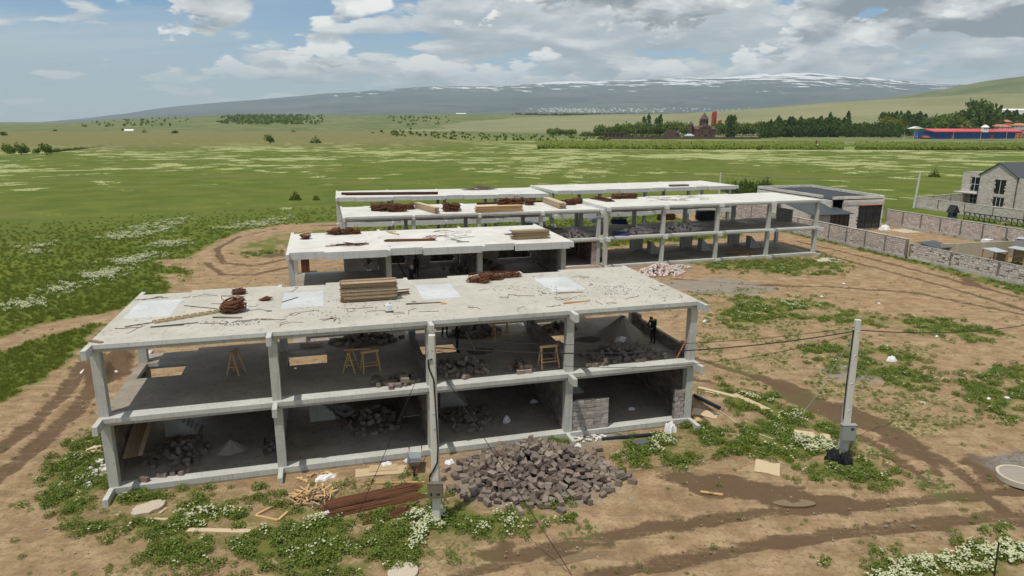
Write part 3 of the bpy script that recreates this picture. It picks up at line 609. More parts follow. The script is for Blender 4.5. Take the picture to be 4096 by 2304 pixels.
# pale re-cast stretches of the front roof edge (A)
for a, b_ in ((0.25, 6.95), (7.3, 10.1), (14.35, 16.5), (21.4, 23.6)):
    MB().box(a, -0.012, 6.72, b_, -0.001, 6.902).build('edge_repair', M['edge_pale'], A)
# block walls of A: two low front pieces, three half-height cross walls upstairs, full ones downstairs
bw = block_wall
bw(A, (21.42, .40), (23.50, .40), .295, 1.95, 0.22, 0.207, 0.42, 'stone_grey', budget=60, irregular=.12)
bw(A, (27.33, .40), (27.95, .40), .295, 1.95, 0.22, 0.207, 0.36, 'stone_grey', budget=20, irregular=.12)
bw(A, (21.15, .75), (21.15, 7.2), 3.602, 4.8, 0.22, 0.2, 0.40, 'stone', budget=100, irregular=.05, top=lambda s: 4.75-0.03*s)
bw(A, (14.15, .75), (14.15, 7.2), 3.602, 4.3, 0.22, 0.2, 0.40, 'stone', budget=30, irregular=.05, top=lambda s: 4.2)
bw(A, (28.12, .72), (28.12, 7.2), 3.602, 4.6, 0.22, 0.2, 0.40, 'stone', budget=75, irregular=.08, top=lambda s: 4.25+(.25 if s < .5 or s > 5.6 else 0))
for x in (14.12, 21.15, 28.12): bw(A, (x, .7), (x, 7.25), .295, 3.2, 0.22, 0.22, 0.44, 'stone', budget=0, irregular=.06, name='ground_floor_wall')
MB().box(6.98, .66, .292, 7.2, 7.25, 3.2).build('ground_floor_wall', M['column'], A)
bw(A, (.12, .7), (.12, 7.25), .295, 3.2, 0.2, 0.22, 0.44, 'stone', budget=0, irregular=.06, name='ground_floor_wall')
bw(A, (.4, 7.45), (27.9, 7.45), .295, 3.2, 0.22, 0.22, 0.44, 'stone', budget=0, irregular=.06, name='ground_floor_wall', gaps=[(7.03*k-.2, 7.03*k+2.4, 0, 9) for k in range(4)])
# B: upper storey walls (local: x from 0, y runs towards the camera because the block is mirrored)
bw(B, (4.1, -.35), (6.95, -.35), 3.602, 5.9, .24, .23, .44, 'stone_pink', 'mortar_pale', budget=60, irregular=.1, gaps=[(1.75, 2.2, 0, 9)])
bw(B, (7.45, -.35), (13.9, -.35), 3.602, 6.4, .24, .23, .44, 'stone_pink', 'mortar_pale', budget=90, irregular=.12, gaps=[(0, 1.7, 4.0, 9), (4.0, 6.2, 4.0, 9)])
bw(B, (14.4, -.35), (20.9, -.35), 3.602, 6.4, .24, .23, .44, 'stone_pink', 'mortar_pale', budget=70, irregular=.12, gaps=[(3.3, 6.0, 4.0, 9)])
bw(B, (7.12, -.7), (7.12, -6.9), 3.602, 6.0, .22, .23, .44, 'stone', budget=40, irregular=.06)
bw(B, (14.15, -.7), (14.15, -6.9), 3.602, 6.0, .22, .23, .44, 'stone', budget=40, irregular=.06, top=lambda s: 6.0-.13*s)
bw(B, (20.95, -.7), (20.95, -6.9), 3.602, 6.3, .22, .23, .44, 'stone', budget=0, irregular=.06)
bw(B, (0.2, -7.4), (21.1, -7.4), .295, 3.2, .22, .23, .44, 'stone', budget=0)
# C: dark, walled ground floor; half-built partition upstairs at its right end
bw(Cb, (.4, 7.45), (28.0, 7.45), .06, 2.8, .22, .23, .44, 'stone', budget=0, name='ground_floor_wall')
for x in (0.15, 7.12, 14.15, 21.18, 28.1): bw(Cb, (x, .7), (x, 7.2), .06, 2.8, .22, .23, .44, 'stone', budget=0, name='ground_floor_wall')
bw(Cb, (27.35, .42), (27.95, .42), .06, 2.8, .22, .22, .4, 'stone_grey', budget=30)
bw(Cb, (21.5, 7.45), (26.5, 7.45), 3.202, 4.5, .22, .23, .44, 'stone_grey', budget=0, top=lambda s: 4.5-.25*s, name='upper_wall')
bw(CRb, (28.55, 7.4), (28.55, 4.5), 3.502, 5.2, .22, .23, .44, 'stone_grey', budget=0, name='upper_wall')
# ------------------------------------------------------------------ perimeter walls
def perimeter(label, p0, p1, h, post, material, mortar, budget, course, blen, irregular, cap=0.05, name='stone_wall', z0=0.0, posts=True, top=None, T=0.26, base=0.35):
    w = thing(name, label, 'wall', (0, 0, 0))
    d = Vector(p1)-Vector(p0); L = d.length; dn = d/L; nrm = Vector((-dn.y, dn.x)); rz = math.atan2(dn.y, dn.x)
    block_wall(None, p0, p1, z0+base, z0+h, T, course, blen, material, mortar, budget, irregular, as_thing=w, top=top)
    mid = (Vector(p0)+Vector(p1))/2
    MB().obox((mid.x, mid.y, z0+base/2-.1), (L, T+.14, base+.2), R3(0, 0, rz)).build('footing', M['mortar_pale'], w)
    if top is None: MB().obox((mid.x, mid.y, z0+h+cap/2), (L, T+.06, cap), R3(0, 0, rz)).build('coping', M['mortar_pale'], w)
    if posts:
        n = max(1, int(round(L/post)))
        for i in range(n+1):
            q = Vector(p0)+dn*min(max(L*i/n, .12), L-.12); hh = (top(L*i/n) if top else h)
            MB().obox((q.x, q.y, z0+hh/2), (0.24, T+.05, hh-.004), R3(0, 0, rz)).build('post', M['mortar'], w)
    return w
perimeter('long pinkish tuff block wall with concrete posts along the dirt road', (77.6, 35.3), (77.6, 62), 2.4, 3.2, 'stone_pink', 'mortar', 300, .245, .46, .12)
perimeter('taller broken tuff wall seen through the long open frame', (77.5, 62.4), (77.5, 84), 3.3, 4.5, 'stone_pink', 'mortar', 200, .245, .46, .14, top=lambda s: 3.4-.25*math.floor(s/5)*(-1 if s > 10 else 1) if s < 15 else 3.3)
perimeter('light irregular rubble stone wall at the right edge of the dirt road', (77.75, 12), (77.75, 35.0), 1.9, 5.2, 'stone_light', 'mortar', 300, .27, .42, .42)
perimeter('brownish block wall behind the dug yard, under the steel truss', (98.2, 36), (98.0, 60), 2.5, 3.4, 'stone_pink', 'mortar', 300, .26, .46, .12)
perimeter('far grey block wall in front of the gabled house', (121.8, 50), (121.9, 78), 2.05, 6, 'stone_light', 'mortar_pale', 120, .3, .55, .15)
perimeter('back garden wall running left from the gabled house', (122.1, 78.2), (140, 82.5), 2.0, 6, 'stone_light', 'mortar_pale', 40, .3, .55, .15)
# ------------------------------------------------------------------ loose stone blocks
SV = block_variants('loose', 0.40, 0.21, 0.20, 0.022, M['stone'], 12, 0.007)
def heap(center, rx, ry, h, n_ind, label, group, z0=0.0, size=1.0, n_fill=None, scatter=0.12, seed=1, rot=0.0, variants=None, material='stone', prof=1.0, name='stone_block'):
    """a tipped heap of cut blocks: countable outer blocks are things, the buried ones one mass"""
    rs = random.Random(seed); variants = variants or SV
    def hz(x, y): q = math.hypot(x/rx, y/ry); return max(0.0, h*(1-q**prof))*(0.9+0.2*math.sin(3*x+seed)*math.cos(2.3*y))
    pts = []; tries = 0; dmin = 0.25*size
    while len(pts) < n_ind and tries < 40000:
        tries += 1; a = rs.uniform(0, 2*math.pi); q = math.sqrt(rs.random())*(1.0 if rs.random() > scatter else rs.uniform(1.0, 1.25)); x, y = rx*q*math.cos(a), ry*q*math.sin(a)
        if all((x-u)**2+(y-v)**2 > dmin*dmin for u, v in pts): pts.append((x, y))
        if tries % 4000 == 0: dmin *= 0.9
    ca, sa = math.cos(rot), math.sin(rot)
    for i, (x, y) in enumerate(pts):
        z = hz(x, y); wx, wy = center[0]+x*ca-y*sa, center[1]+x*sa+y*ca
        tilt = 0.2 if z < 0.05 else rs.choice((0.25, 0.6, 1.2))
        rt = (rs.uniform(-tilt, tilt), rs.uniform(-tilt, tilt), rs.uniform(0, 6.28)); s_ = size*rs.uniform(0.72, 1.12)
        ex = Euler(rt).to_matrix(); low = sum(abs(ex[2][k])*d/2 for k, d in enumerate((0.40, 0.21, 0.20)))*s_
        o = link(name, variants[rs.randrange(len(variants))], None, (wx, wy, z0+max(z-0.04, 0)*1.0+(low if z < 0.06 else min(low, 0.13*size))), rt, (s_*rs.uniform(.75, 1.1), s_, s_))
        tag(o, label, 'stone block', group)
    mb = MB(); n_fill = n_fill if n_fill is not None else n_ind
    for i in range(n_fill):
        a = rs.uniform(0, 6.28); q = math.sqrt(rs.random())*.93; x, y = rx*q*math.cos(a), ry*q*math.sin(a); z = hz(x, y)
        if z < 0.05: continue
        wx, wy = center[0]+x*ca-y*sa, center[1]+x*sa+y*ca
        mb.obox((wx, wy, z0+max(0.1, z-rs.uniform(0.06, 0.3))), (.40*size*rs.uniform(.7, 1.05), .21*size, .2*size), R3(rs.uniform(-1, 1), rs.uniform(-1, 1), rs.uniform(0, 6.28)))
    return mb
def stuff(mb, name, label, cat, material, smooth=False): return tag(mb.build(name, M[material], None, smooth=smooth), label, cat, kind='stuff')
def heap_stuff(center, rx, ry, h, n, label, z0, size=1.0, seed=1, rot=0.0, material='stone', prof=1.0, name='stone_heap'):
    mb = MB(); rs = random.Random(seed); ca, sa = math.cos(rot), math.sin(rot)
    for i in range(n):
        a = rs.uniform(0, 6.28); q = math.sqrt(rs.random())*(1 if rs.random() > .08 else 1.2); x, y = rx*q*math.cos(a), ry*q*math.sin(a); z = max(0, h*(1-min(q, 1)**prof))
        t = 0.3 if z < .12 else 1.1
        k = rs.uniform(.8, 1.08)*size
        mb.obox((center[0]+x*ca-y*sa, center[1]+x*sa+y*ca, z0+max(.10*size, z-rs.uniform(0, .22)*size)), (.40*k*rs.uniform(.75, 1.1), .21*k, .2*k), R3(rs.uniform(-t, t), rs.uniform(-t, t), rs.uniform(0, 6.28)))
    stuff(mb, name, label, 'stone blocks', material)
mb = heap((18.55, -2.95), 3.35, 2.55, 1.75, 300, 'grey-brown tuff block in the big tipped heap in front of the nearest building', 'blocks of the big heap', 0.0, 1.04, 500, 0.13, 3, -.08)
stuff(mb, 'stone_heap_core', 'packed mass of tuff blocks inside the big heap by the utility pole', 'stone blocks', 'stone')
heap_stuff(tuple(px(2640, 1092).xy), 2.9, 1.9, 1.15, 230, 'second heap of pinkish tuff blocks on the ground before the long frame', 0, 1.0, 5, .1, 'stone_pink')
few_extra = [(22.1, -4.5), (22.5, -4.9), (21.9, -4.0), (22.6, -4.3), (21.4, -5.2), (18.6, -6.3), (16.9, -5.9), (19.9, -5.9), (14.4, -3.4), (14.2, -2.4), (14.6, -1.6), (15.3, -1.0), (14.9, -4.3)]
# blocks stored on the upper floor of the nearest building: those one can count
def few(pts, z0, label, group, seed, stackp=.35, size=1.0):
    rs = random.Random(seed)
    for (x, y) in pts:
        lay = 1 if rs.random() > stackp else 2
        for k in range(lay):
            o = link('stone_block', SV[rs.randrange(10)], None, (x+rs.uniform(-.05, .05), y+rs.uniform(-.05, .05), z0+.105*size+k*.205*size), (rs.uniform(-.06, .06)*(1+2*k), rs.uniform(-.06, .06), rs.uniform(0, 6.28)), (size, size, size)); tag(o, label, 'stone block', group)
def ring(cx, cy, rx, ry, n, seed):
    rs = random.Random(seed); out = []
    t = 0
    while len(out) < n and t < 5000:
        t += 1; a = rs.uniform(0, 6.28); q = math.sqrt(rs.random()); p = (cx+rx*q*math.cos(a), cy+ry*q*math.sin(a))
        if all((p[0]-u)**2+(p[1]-v)**2 > .1 for u, v in out): out.append(p)
    return out
few(few_extra, 0.0, 'stray tuff block lying just off the foot of the big heap', 'strays of the big heap', 31, .15)
few(ring(12.5, 1.15, 1.2, .8, 18, 2), 3.6, 'tuff block in the small low pile at the edge of the second bay upstairs', 'small upstairs pile', 2)
heap_stuff((16.1, 2.0), 1.35, 1.35, .75, 75, 'pile of tuff blocks upstairs right of the utility pole', 3.6, 1, 12)
few(ring(18.9, 1.3, .75, .7, 9, 4), 3.6, 'tuff block in the little group beside the wooden trestle upstairs', 'blocks by the trestle', 4, .5)
heap_stuff((24.9, 2.0), 1.9, 1.35, .7, 95, 'wide pile of tuff blocks upstairs in the rightmost bay', 3.6, 1, 13)
few([(22.5, .75), (22.85, .7), (23.15, .8), (23.4, .72), (26.9, 1.0), (26.3, 1.0)], 3.6, 'single tuff block on the sunny floor edge of the rightmost bay', 'blocks on the floor edge', 7, .1)
heap_stuff((11.6, 7.9), 1.9, .8, .8, 85, 'dark pile of blocks at the back of the second bay upstairs', 3.6, 1, 14)
heap_stuff((18.0, 7.8), 1.6, .9, .9, 75, 'dark pile of blocks at the back of the third bay upstairs', 3.6, 1, 15)
heap_stuff((23.0, 7.3), 1.1, .8, .6, 35, 'dark pile of blocks behind the sand heap upstairs', 3.6, 1, 16)
heap_stuff((2.4, 2.9), 1.3, 1.9, .55, 60, 'blocks tipped in the leftmost ground-floor bay', .29, 1, 17)
heap_stuff((6.4, 2.6), .55, .8, .35, 16, 'few blocks against the column at the end of the leftmost bay', .29, 1, 18)
heap_stuff((11.7, 4.2), 1.7, 1.8, .9, 90, 'pile of blocks in the second ground-floor bay behind the pole', .29, 1, 19)
heap_stuff((16.4, 3.1), 1.5, 1.6, .6, 75, 'pile of blocks in the third ground-floor bay', .29, 1, 20)
few([(2.05, .75), (2.85, .75), (1.4, .5)], .29, 'pale tuff block on the sunlit sill of the leftmost bay', 'blocks on the sill', 9, 0)
heap_stuff((22.0, 25.9), 2.6, 1.6, 1.3, 130, 'dark heap of blocks inside the second building', 3.6, 1.05, 21)
heap_stuff((37.3, 42.6), 2.1, 1.1, .95, 110, 'grey block pile on the upper floor left of the twin columns', 3.2, 1.05, 22, material='stone_pink')
heap_stuff((44.7, 41.6), 2.6, 1.0, .85, 130, 'block pile on the upper floor of the long frame, first bay', 3.5, 1.05, 23, .04, material='stone_pink')
heap_stuff((50.4, 42.2), 3.2, 1.15, 1.0, 160, 'block pile on the upper floor of the long frame, second bay', 3.5, 1.05, 24, .04, material='stone_pink')
# ------------------------------------------------------------------ timber
def plank_stack(name, label, c, rz, L, wd, ht, material, pw=0.15, pt=0.045, seed=1, z=0.0, jitter=.06, gap=.0, group='timber stacks on the roofs', bearers=True):
    t = thing(name, label, 'timber', (c[0], c[1], z), rz, group); rs = random.Random(seed)
    me = [MB().box(-L/2, -pw/2*.97, -pt/2*.94, L/2, pw/2*.97, pt/2*.94).mesh('plank', M[material]) for _ in range(1)][0]
    zz = 0.0
    if bearers:
        for s in (-.36, .36): MB().box(L*s-.05, -wd/2, 0.003, L*s+.05, wd/2, .06).build('bearer', M['wood_grey'], t)
        zz = .062
    k = 0
    while zz < ht:
        nrow = max(1, int(wd/pw))
        for j in range(nrow):
            if rs.random() < .06 and zz > ht*.7: continue
            edge = j in (0, nrow-1)
            top = zz+pt*1.6 >= ht
            if not edge and not top and rs.random() < .0: continue
            link('plank', me, t, (rs.uniform(-jitter, jitter), -wd/2+(j+.5)*pw+rs.uniform(-.01, .01), zz+pt/2+.001), (rs.uniform(-.01, .01), 0, rs.uniform(-.006, .006)), (rs.uniform(.9, 1.0), 1, 1))
        zz += pt*(1.25 if k % 3 else 1.6); k += 1
    return t
def loose_heap(label, c, z, n, L, rad, material, seed, name='timber_heap', cat='timber', w=.07, hh=.035, ht=.5, spread=3.14, rz=0.0):
    mb = MB(); rs = random.Random(seed)
    for i in range(n):
        q = math.sqrt(rs.random()); a = rs.uniform(0, 6.28); x, y = rad[0]*q*math.cos(a), rad[1]*q*math.sin(a); zz = ht*(1-q)*rs.uniform(.3, 1)
        l = L*rs.uniform(.35, 1.0); ang = rz+rs.uniform(-spread, spread)/2; d = Vector((math.cos(ang), math.sin(ang), rs.uniform(-.25, .25)*min(1, zz*4)))*l/2
        p = Vector((c[0]+x*math.cos(rz)-y*math.sin(rz), c[1]+x*math.sin(rz)+y*math.cos(rz), z+.03+zz+abs(d.z)))
        mb.bar(p-d, p+d, w*rs.uniform(.6, 1.2), hh)
    return stuff(mb, name, label, cat, material)
plank_stack('timber_stack', 'neat block of weathered boards in the middle of the nearest roof', (11.75, 4.75), 0.0, 2.95, .95, 1.0, 'wood_old', .155, .05, 3, 6.9, .04)
plank_stack('timber_stack', 'pile of orange-brown boards near the right end of the second roof', tuple(px(1900+1000/4.441, 880+340/4.441, 6.9).xy+Vector((0, .45))), 0.02, 3.0, 1.1, .62, 'wood_old', .16, .05, 5, 6.9, .16)
p_ = px(1700+1850/6.133, 720+790/6.133, 6.5); plank_stack('timber_stack', 'long yellow stack of fresh planks on the third roof', (p_.x, p_.y+.55), .045, 5.4, 1.0, .66, 'wood_new', .16, .055, 6, 6.5, .10)
def fan_stack(label, a, b, z, wd, ht, material, seed):
    c = (a+b)/2; d = b-a; plank_stack('timber_stack', label, (c.x, c.y), math.atan2(d.y, d.x), d.length, wd, ht, material, .14, .05, seed, z, .10)
fan_stack('pale planks lying lengthwise near the left wire heaps of the third roof', px(1320+2140/6.133, 740+560/6.133, 6.5), px(1700+330/6.133, 720+830/6.133, 6.5), 6.5, .7, .62, 'wood_pale', 7)
fan_stack('pale planks lying lengthwise at the right end of the third roof', px(2080+620/6.038, 700+660/6.038, 6.5), px(2080+1050/6.038, 700+820/6.038, 6.5), 6.5, .9, .62, 'wood_pale', 8)
p_ = px(1700+1330/6.133, 720+240/6.133, 6.5); loose_heap('heap of old grey boards on the far left roof', p_.xy, 6.5, 60, 2.6, (1.8, .7), 'wood_grey', 4, ht=.55, spread=.7)
p_ = px(2480+950/4.025, 700+180/4.025, 6.86); plank_stack('timber_stack', 'flat brownish boards on the farthest roof', (p_.x, p_.y), .07, 3.2, .9, .22, 'wood_grey', .18, .05, 9, 6.86, .15)
p_ = px(2480+880/4.025, 700+1345/4.025, .25); plank_stack('timber_stack', 'stack of dark formwork boards on the ground floor of the long frame', (p_.x, p_.y+.6), .04, 3.4, 1.0, .62, 'wood_grey', .2, .05, 10, .25, .12)
p_ = px(2940+100/4.262, 720+1270/4.262, .25); loose_heap('brown heap of scrap wood on the ground floor of the long frame', p_.xy, .25, 90, 1.8, (1.6, .9), 'wood_old', 11, ht=.9)
p_ = px(2480+1400/4.025, 700+735/4.025, 3.5); plank_stack('timber_stack', 'tall black stack of shuttering panels upstairs in the long frame', (p_.x, p_.y+.5), .04, 2.6, 1.0, 1.25, 'black_metal', .5, .06, 12, 3.5, .08, group='stacks inside the long frame')
p_ = px(2480+790/4.025, 700+745/4.025, 3.5); plank_stack('timber_stack', 'brown stack of boards upstairs behind the block piles of the long frame', (p_.x, p_.y+1), .04, 2.6, .8, .8, 'rust', .3, .06, 13, 3.5, .2, group='stacks inside the long frame')
for q, lb, sd in (((2480+20/4.025, 700+1385/4.025), 'small bundle of firewood by the twin columns', 14), ((2100+855/2.229, 1000+105/2.229), 'small pile of broken boards right of the twin columns', 15)):
    p_ = px(*q, .05); loose_heap(lb, p_.xy, .05, 26, .9, (.55, .35), 'wood_old', sd, ht=.35, spread=.9)
# boards, plywood sheets and offcuts lying about
def board(label, a, b, w, t=.035, material='wood_pale', z=0.0, name='board', lift=0.0, cat='board', za=None, zb=None):
    a, b = Vector(a), Vector(b); d = b-a; c = (a+b)/2; L = math.hypot(d.x, d.y)
    mb = MB(); n = 6; hw = w/2
    for i in range(n+1):
        s = i/n; sag = .012*math.sin(s*math.pi*1.3+1); wob = hw*(1+.05*math.sin(7*s+L)); x = -L/2+L*s
        mb.v += [(x, -wob, sag), (x, wob, sag+.004), (x, wob, sag+t), (x, -wob, sag+t)]
    for i in range(n):
        o = i*4; mb.f += [(o, o+1, o+5, o+4), (o+1, o+2, o+6, o+5), (o+2, o+3, o+7, o+6), (o+3, o, o+4, o+7)]
    mb.f += [(3, 2, 1, 0), (n*4, n*4+1, n*4+2, n*4+3)]; mb.mi = [0]*len(mb.f)
    o = mb.build(name, M[material], None, fixn=True); o.location = (c.x, c.y, (a.z+b.z)/2+.008); o.rotation_euler = (0, -math.atan2(d.z, L), math.atan2(d.y, d.x))
    return tag(o, label, cat)
def zp(z, k, x, y, zz=0.0):
    o = ZO[k]; return px(o[0]+x/o[2], o[1]+y/o[2], zz)
ZO = {'1': (300, 1050, 2.229), '2': (1200, 1000, 2.229), '3': (2100, 1000, 2.229), '4': (200, 1550, 2.229), '5': (1000, 1550, 2.229), '6': (1700, 1550, 2.07), '7': (2700, 1100, 1.705), 'b': (1120, 900, 5.574), 'c': (1500, 900, 5.574), 'd': (1900, 880, 4.441)}
def q_(k, x, y, z=0.0): return zp(0, k, x, y, z)
board('long thin plywood strip left of the two boards beside the right corner column', q_('7', 160, 768), q_('7', 430, 832), .32, .02)
board('plywood strip right end, continuing the strip beside the right corner column', q_('7', 405, 812), q_('7', 630, 918), .45, .02)
board('short sliver of plywood beside the right corner column', q_('7', 205, 795), q_('7', 300, 815), .15, .02)
board('light square plywood sheet lying in the grass left of the right pole', q_('7', 545, 1300), q_('7', 715, 1330), 1.25, .025)
board('pale sheet of plywood half buried beyond the flowers by the right pole', q_('7', 815, 1075), q_('7', 1060, 1105), .6, .02)
board('thin board alone on the muddy ground right of the stone heap', q_('6', 2280, 870), q_('6', 2465, 890), .13, .05, 'wood_new')
board('bare weathered board lying in the weeds at the lower left', q_('4', 1228, 1280), q_('4', 1785, 1285), .24, .05, 'wood_pale')
board('yellow beam lying along the back of the rebar bundle', q_('5', 1050, 865), q_('5', 1558, 852), .1, .08, 'wood_new')
board('dusty plywood sheet against the foundation between the first two stubs', q_('5', 940, 770), q_('5', 1400, 725), .75, .02)
board('smaller plywood sheet lying on the dusty one by the foundation', q_('5', 1065, 735)+Vector((0, 0, .03)), q_('5', 1315, 712)+Vector((0, 0, .03)), .6, .02)
board('orange plywood offcut leaning on the right foundation stub', q_('7', 125, 985), q_('7', 210, 995), .55, .02, 'wood_new', lift=.1)
board('grey plywood sheet under the pipe beside the right corner column', q_('7', 120, 930), q_('7', 290, 960), .9, .015)
for i, (a, b, w) in enumerate([((1835, 1150), (2045, 1035), .1), ((2040, 1190), (2165, 1075), .1), ((1835, 1155), (2035, 1190), .1)]):
    board(['upper', 'right', 'lower'][i]+' batten of the open triangle of sticks left of the offcut heap', q_('4', *a), q_('4', *b), w, .07, 'wood_new')
board('wood offcut lying next to the round stone slab', q_('4', 975, 1135), q_('4', 1040, 1080), .12, .06, 'wood_pale')
board('pair of nailed battens in the weeds below the round stone slab', q_('4', 810, 1185), q_('4', 1120, 1180), .14, .06, 'wood_pale')
board('ochre plank lying on the sunny left corner of the nearest roof', q_('1', 140, 705, 6.9), q_('1', 240, 718, 6.9), .16, .05, 'wood_old')
board('ochre plank on the nearest roof beside the fourth pale patch', q_('3', 345, 480, 6.9), q_('3', 575, 455, 6.9), .12, .06, 'wood_new')
board('thin dark plank in front of the fourth pale patch', q_('3', 290, 388, 6.9), q_('3', 520, 378, 6.9), .09, .05, 'wood_old')
board('thin batten in front of the third pale patch', q_('2', 945, 488, 6.9), q_('2', 1260, 470, 6.9), .06, .05, 'wood_old')
board('short thick offcut at the end of the thin batten', q_('2', 1255, 482, 6.9), q_('2', 1305, 482, 6.9), .14, .09, 'wood_new')
board('brown batten in front of the big wire coil', q_('1', 1228, 495, 6.9), q_('1', 1490, 497, 6.9), .08, .05, 'wood_old')
board('pale beam lying on the second roof above the rebar bundle', q_('c', 295, 170, 6.9), q_('c', 530, 225, 6.9), .14, .1, 'wood_pale')
board('thin pale strip on the back edge of the second roof', q_('c', 255, 148, 6.9), q_('c', 465, 155, 6.9), .1, .06, 'wood_pale')
board('slate-coloured metal strip on the second roof', q_('c', 1820, 385, 6.9), q_('c', 2105, 380, 6.9), .14, .05, 'tar_grey')
board('bent grey metal sheet behind the slate-coloured strip', q_('c', 1700, 330, 6.9), q_('c', 1900, 350, 6.9), .3, .02, 'tar_grey')
board('grey panel lying across the top of the board pile on the second roof', q_('d', 920, 190, 6.9)+Vector((0, .35, .66)), q_('d', 1185, 200, 6.9)+Vector((0, .35, .66)), .35, .06, 'tar_grey')
board('grey sheet sticking out left of the board pile on the second roof', q_('d', 560, 265, 6.9), q_('d', 740, 240, 6.9), .7, .03, 'tar_grey')
board('grey sheet leaning on the step between the third and fourth roofs', q_('d', 2080, 0, 6.5)+Vector((-.9, -.6, .02)), q_('d', 2080, 0, 6.5)+Vector((.9, .2, .3)), .5, .03, 'tar_grey')
board('two long planks laid across the joists of the trestle, back left bay', q_('2', 0, 865, 3.6)+Vector((0, 0, .1)), q_('2', 205, 858, 3.6)+Vector((0, 0, .1)), .3, .05, 'wood_old')
loose_heap('yellow heap of sawn offcuts beside the rebar bundle', q_('5', 560, 985).xy, 0, 70, .75, (1.0, .75), 'wood_old', 21, ht=.35)
loose_heap('fresh yellow sawn offcuts on top of the weathered heap', q_('5', 560, 975).xy, .1, 42, .7, (.9, .65), 'wood_new', 27, ht=.4)
loose_heap('small scatter of offcuts under the white sacks by the foundation', q_('5', 600, 800).xy, 0, 26, .4, (.9, .35), 'wood_new', 22, ht=.12)
loose_heap('scatter of pale rubble and stone chips left of the corner column', q_('4', 420, 740).xy, 0, 60, .25, (.45, 1.6), 'rubble_white', 23, 'rubble', 'rubble', .14, .08, .15)
loose_heap('white rubble spilled on top of the second stone heap', q_('3', 1370, 165).xy, .1, 70, .3, (1.5, .7), 'rubble_white', 24, 'rubble', 'rubble', .16, .08, .45)
loose_heap('white broken plaster on the ground in front of the low block wall', q_('6', 1330, 430).xy, 0, 45, .2, (1.1, .45), 'rubble_white', 25, 'rubble', 'rubble', .12, .05, .08)
loose_heap('stack of sawn slabs leaning left of the corner column', q_('4', 395, 560).xy, 0, 14, .7, (.35, .4), 'wood_pale', 26, w=.2, ht=.2, spread=.5)
# long boards stored inside the nearest building, ground floor
for i in range(4):
    board(['leftmost', 'second', 'third', 'rightmost'][i]+' of the four long boards leaning inside the leftmost ground-floor bay', (.45+i*.2, 1.2+i*.04, 1.05), (.5+i*.22, 6.0, 2.55), .19, .05, 'wood_old')
for i in range(4):
    board(['first', 'second', 'third', 'fourth'][i]+' of the long boards laid on a steel trestle beside the third column downstairs', (13.1+i*.22, 1.9, 1.35), (13.1+i*.22, 6.5, 1.5), .2, .05, 'wood_grey')
# ------------------------------------------------------------------ trestles
def trestle(label, c, z, rz, L=1.0, hh=1.12):
    t = thing('trestle', label, 'trestle', (c[0], c[1], z), rz, 'wooden trestles upstairs')
    MB().box(-L/2, -.05, hh-.12, L/2, .05, hh).build('top_beam', M['wood_new'], t)
    for sx in (-1, 1):
        for sy in (-1, 1): MB().bar((sx*(L/2-.1), sy*.02, hh-.06), (sx*(L/2-.02), sy*.32, .02), .06, .06).build('leg', M['wood_new'], t)
        MB().bar((sx*(L/2-.05), -.20, .45), (sx*(L/2-.05), .20, .45), .05, .03).build('side_brace', M['wood_new'], t)
    for sy in (-1, 1): MB().bar((-L/2+.05, sy*.22, .38), (L/2-.05, sy*.22, .38), .05, .03).build('stretcher', M['wood_new'], t)
    return t
trestle('wooden trestle nearest the fourth column upstairs', (20.45, 1.2), 3.6, .05, 1.0, 1.2)
trestle('left trestle of the pair carrying a plank, second bay upstairs', (10.6, 3.25), 3.6, 1.3, .9)
trestle('right trestle of the pair carrying a plank, second bay upstairs', (11.55, 2.95), 3.6, .2, .9)
board('plank spanning the pair of trestles in the second bay', (10.3, 3.2, 4.73), (11.6, 3.1, 4.73), .16, .05, 'wood_new')
trestle('narrow trestle standing alone in the leftmost bay upstairs', (5.05, 4.3), 3.6, 1.2, .7, 1.25)
trestle('dark trestle at the back of the third bay upstairs', (19.2, 6.2), 3.6, .1, .95)
# ------------------------------------------------------------------ steel: wire coils, rebar bundles, offcuts
def coil(label, c, z, r, h, n=16, seed=1, rz=0.0, group='rusty wire coils on the roofs', thick=.02, squash=1.0):
    """a coil of tie wire: many loops of slightly different radius and tilt, fuzzy outside"""
    rs = random.Random(seed); mb = MB()
    for i in range(n):
        rr = r*rs.uniform(.45, 1.0); zz = h*rs.uniform(.12, .92); tx, ty = rs.uniform(-.3, .3), rs.uniform(-.3, .3); pts = []; ox, oy = rs.uniform(-.15, .15)*r, rs.uniform(-.15, .15)*r
        for k in range(13):
            a = 6.283*k/12+rs.uniform(-.12, .12); q = rr*rs.uniform(.88, 1.12); x, y = ox+q*math.cos(a), oy+q*math.sin(a)*squash; pts.append((x, y, max(thick, zz+x*tx+y*ty+rs.uniform(-.05, .05)*h)))
        mb.tube(pts, thick*rs.uniform(.7, 1.5), 4, cap=False)
    nn, mm = 12, 6
    for j in range(mm+1):
        for i in range(nn): a = 6.283*i/nn; q = r*.8*math.sin(math.pi*(.08+.9*j/mm))**.5*rs.uniform(.75, 1.05); mb.v.append((q*math.cos(a), q*math.sin(a)*squash, max(.01, h*.82*(1-j/mm)*rs.uniform(.85, 1.1))))
    b0 = len(mb.v)-nn*(mm+1); mb.f += [(b0+j*nn+i, b0+j*nn+(i+1) % nn, b0+(j+1)*nn+(i+1) % nn, b0+(j+1)*nn+i) for j in range(mm) for i in range(nn)]+[tuple(b0+i for i in range(nn))]; mb.mi = [0]*len(mb.f)
    o = mb.build('wire_coil', M['rust'], None); o.location = (c[0], c[1], z+.005); o.rotation_euler = (0, 0, rz); return tag(o, label, 'wire coil', group)
def wire_mass(label, c, z, r, h, seed, rz=0.0, sq=1.0): coil(label, c, z, r, h, 34, seed, rz, thick=.03, squash=sq)
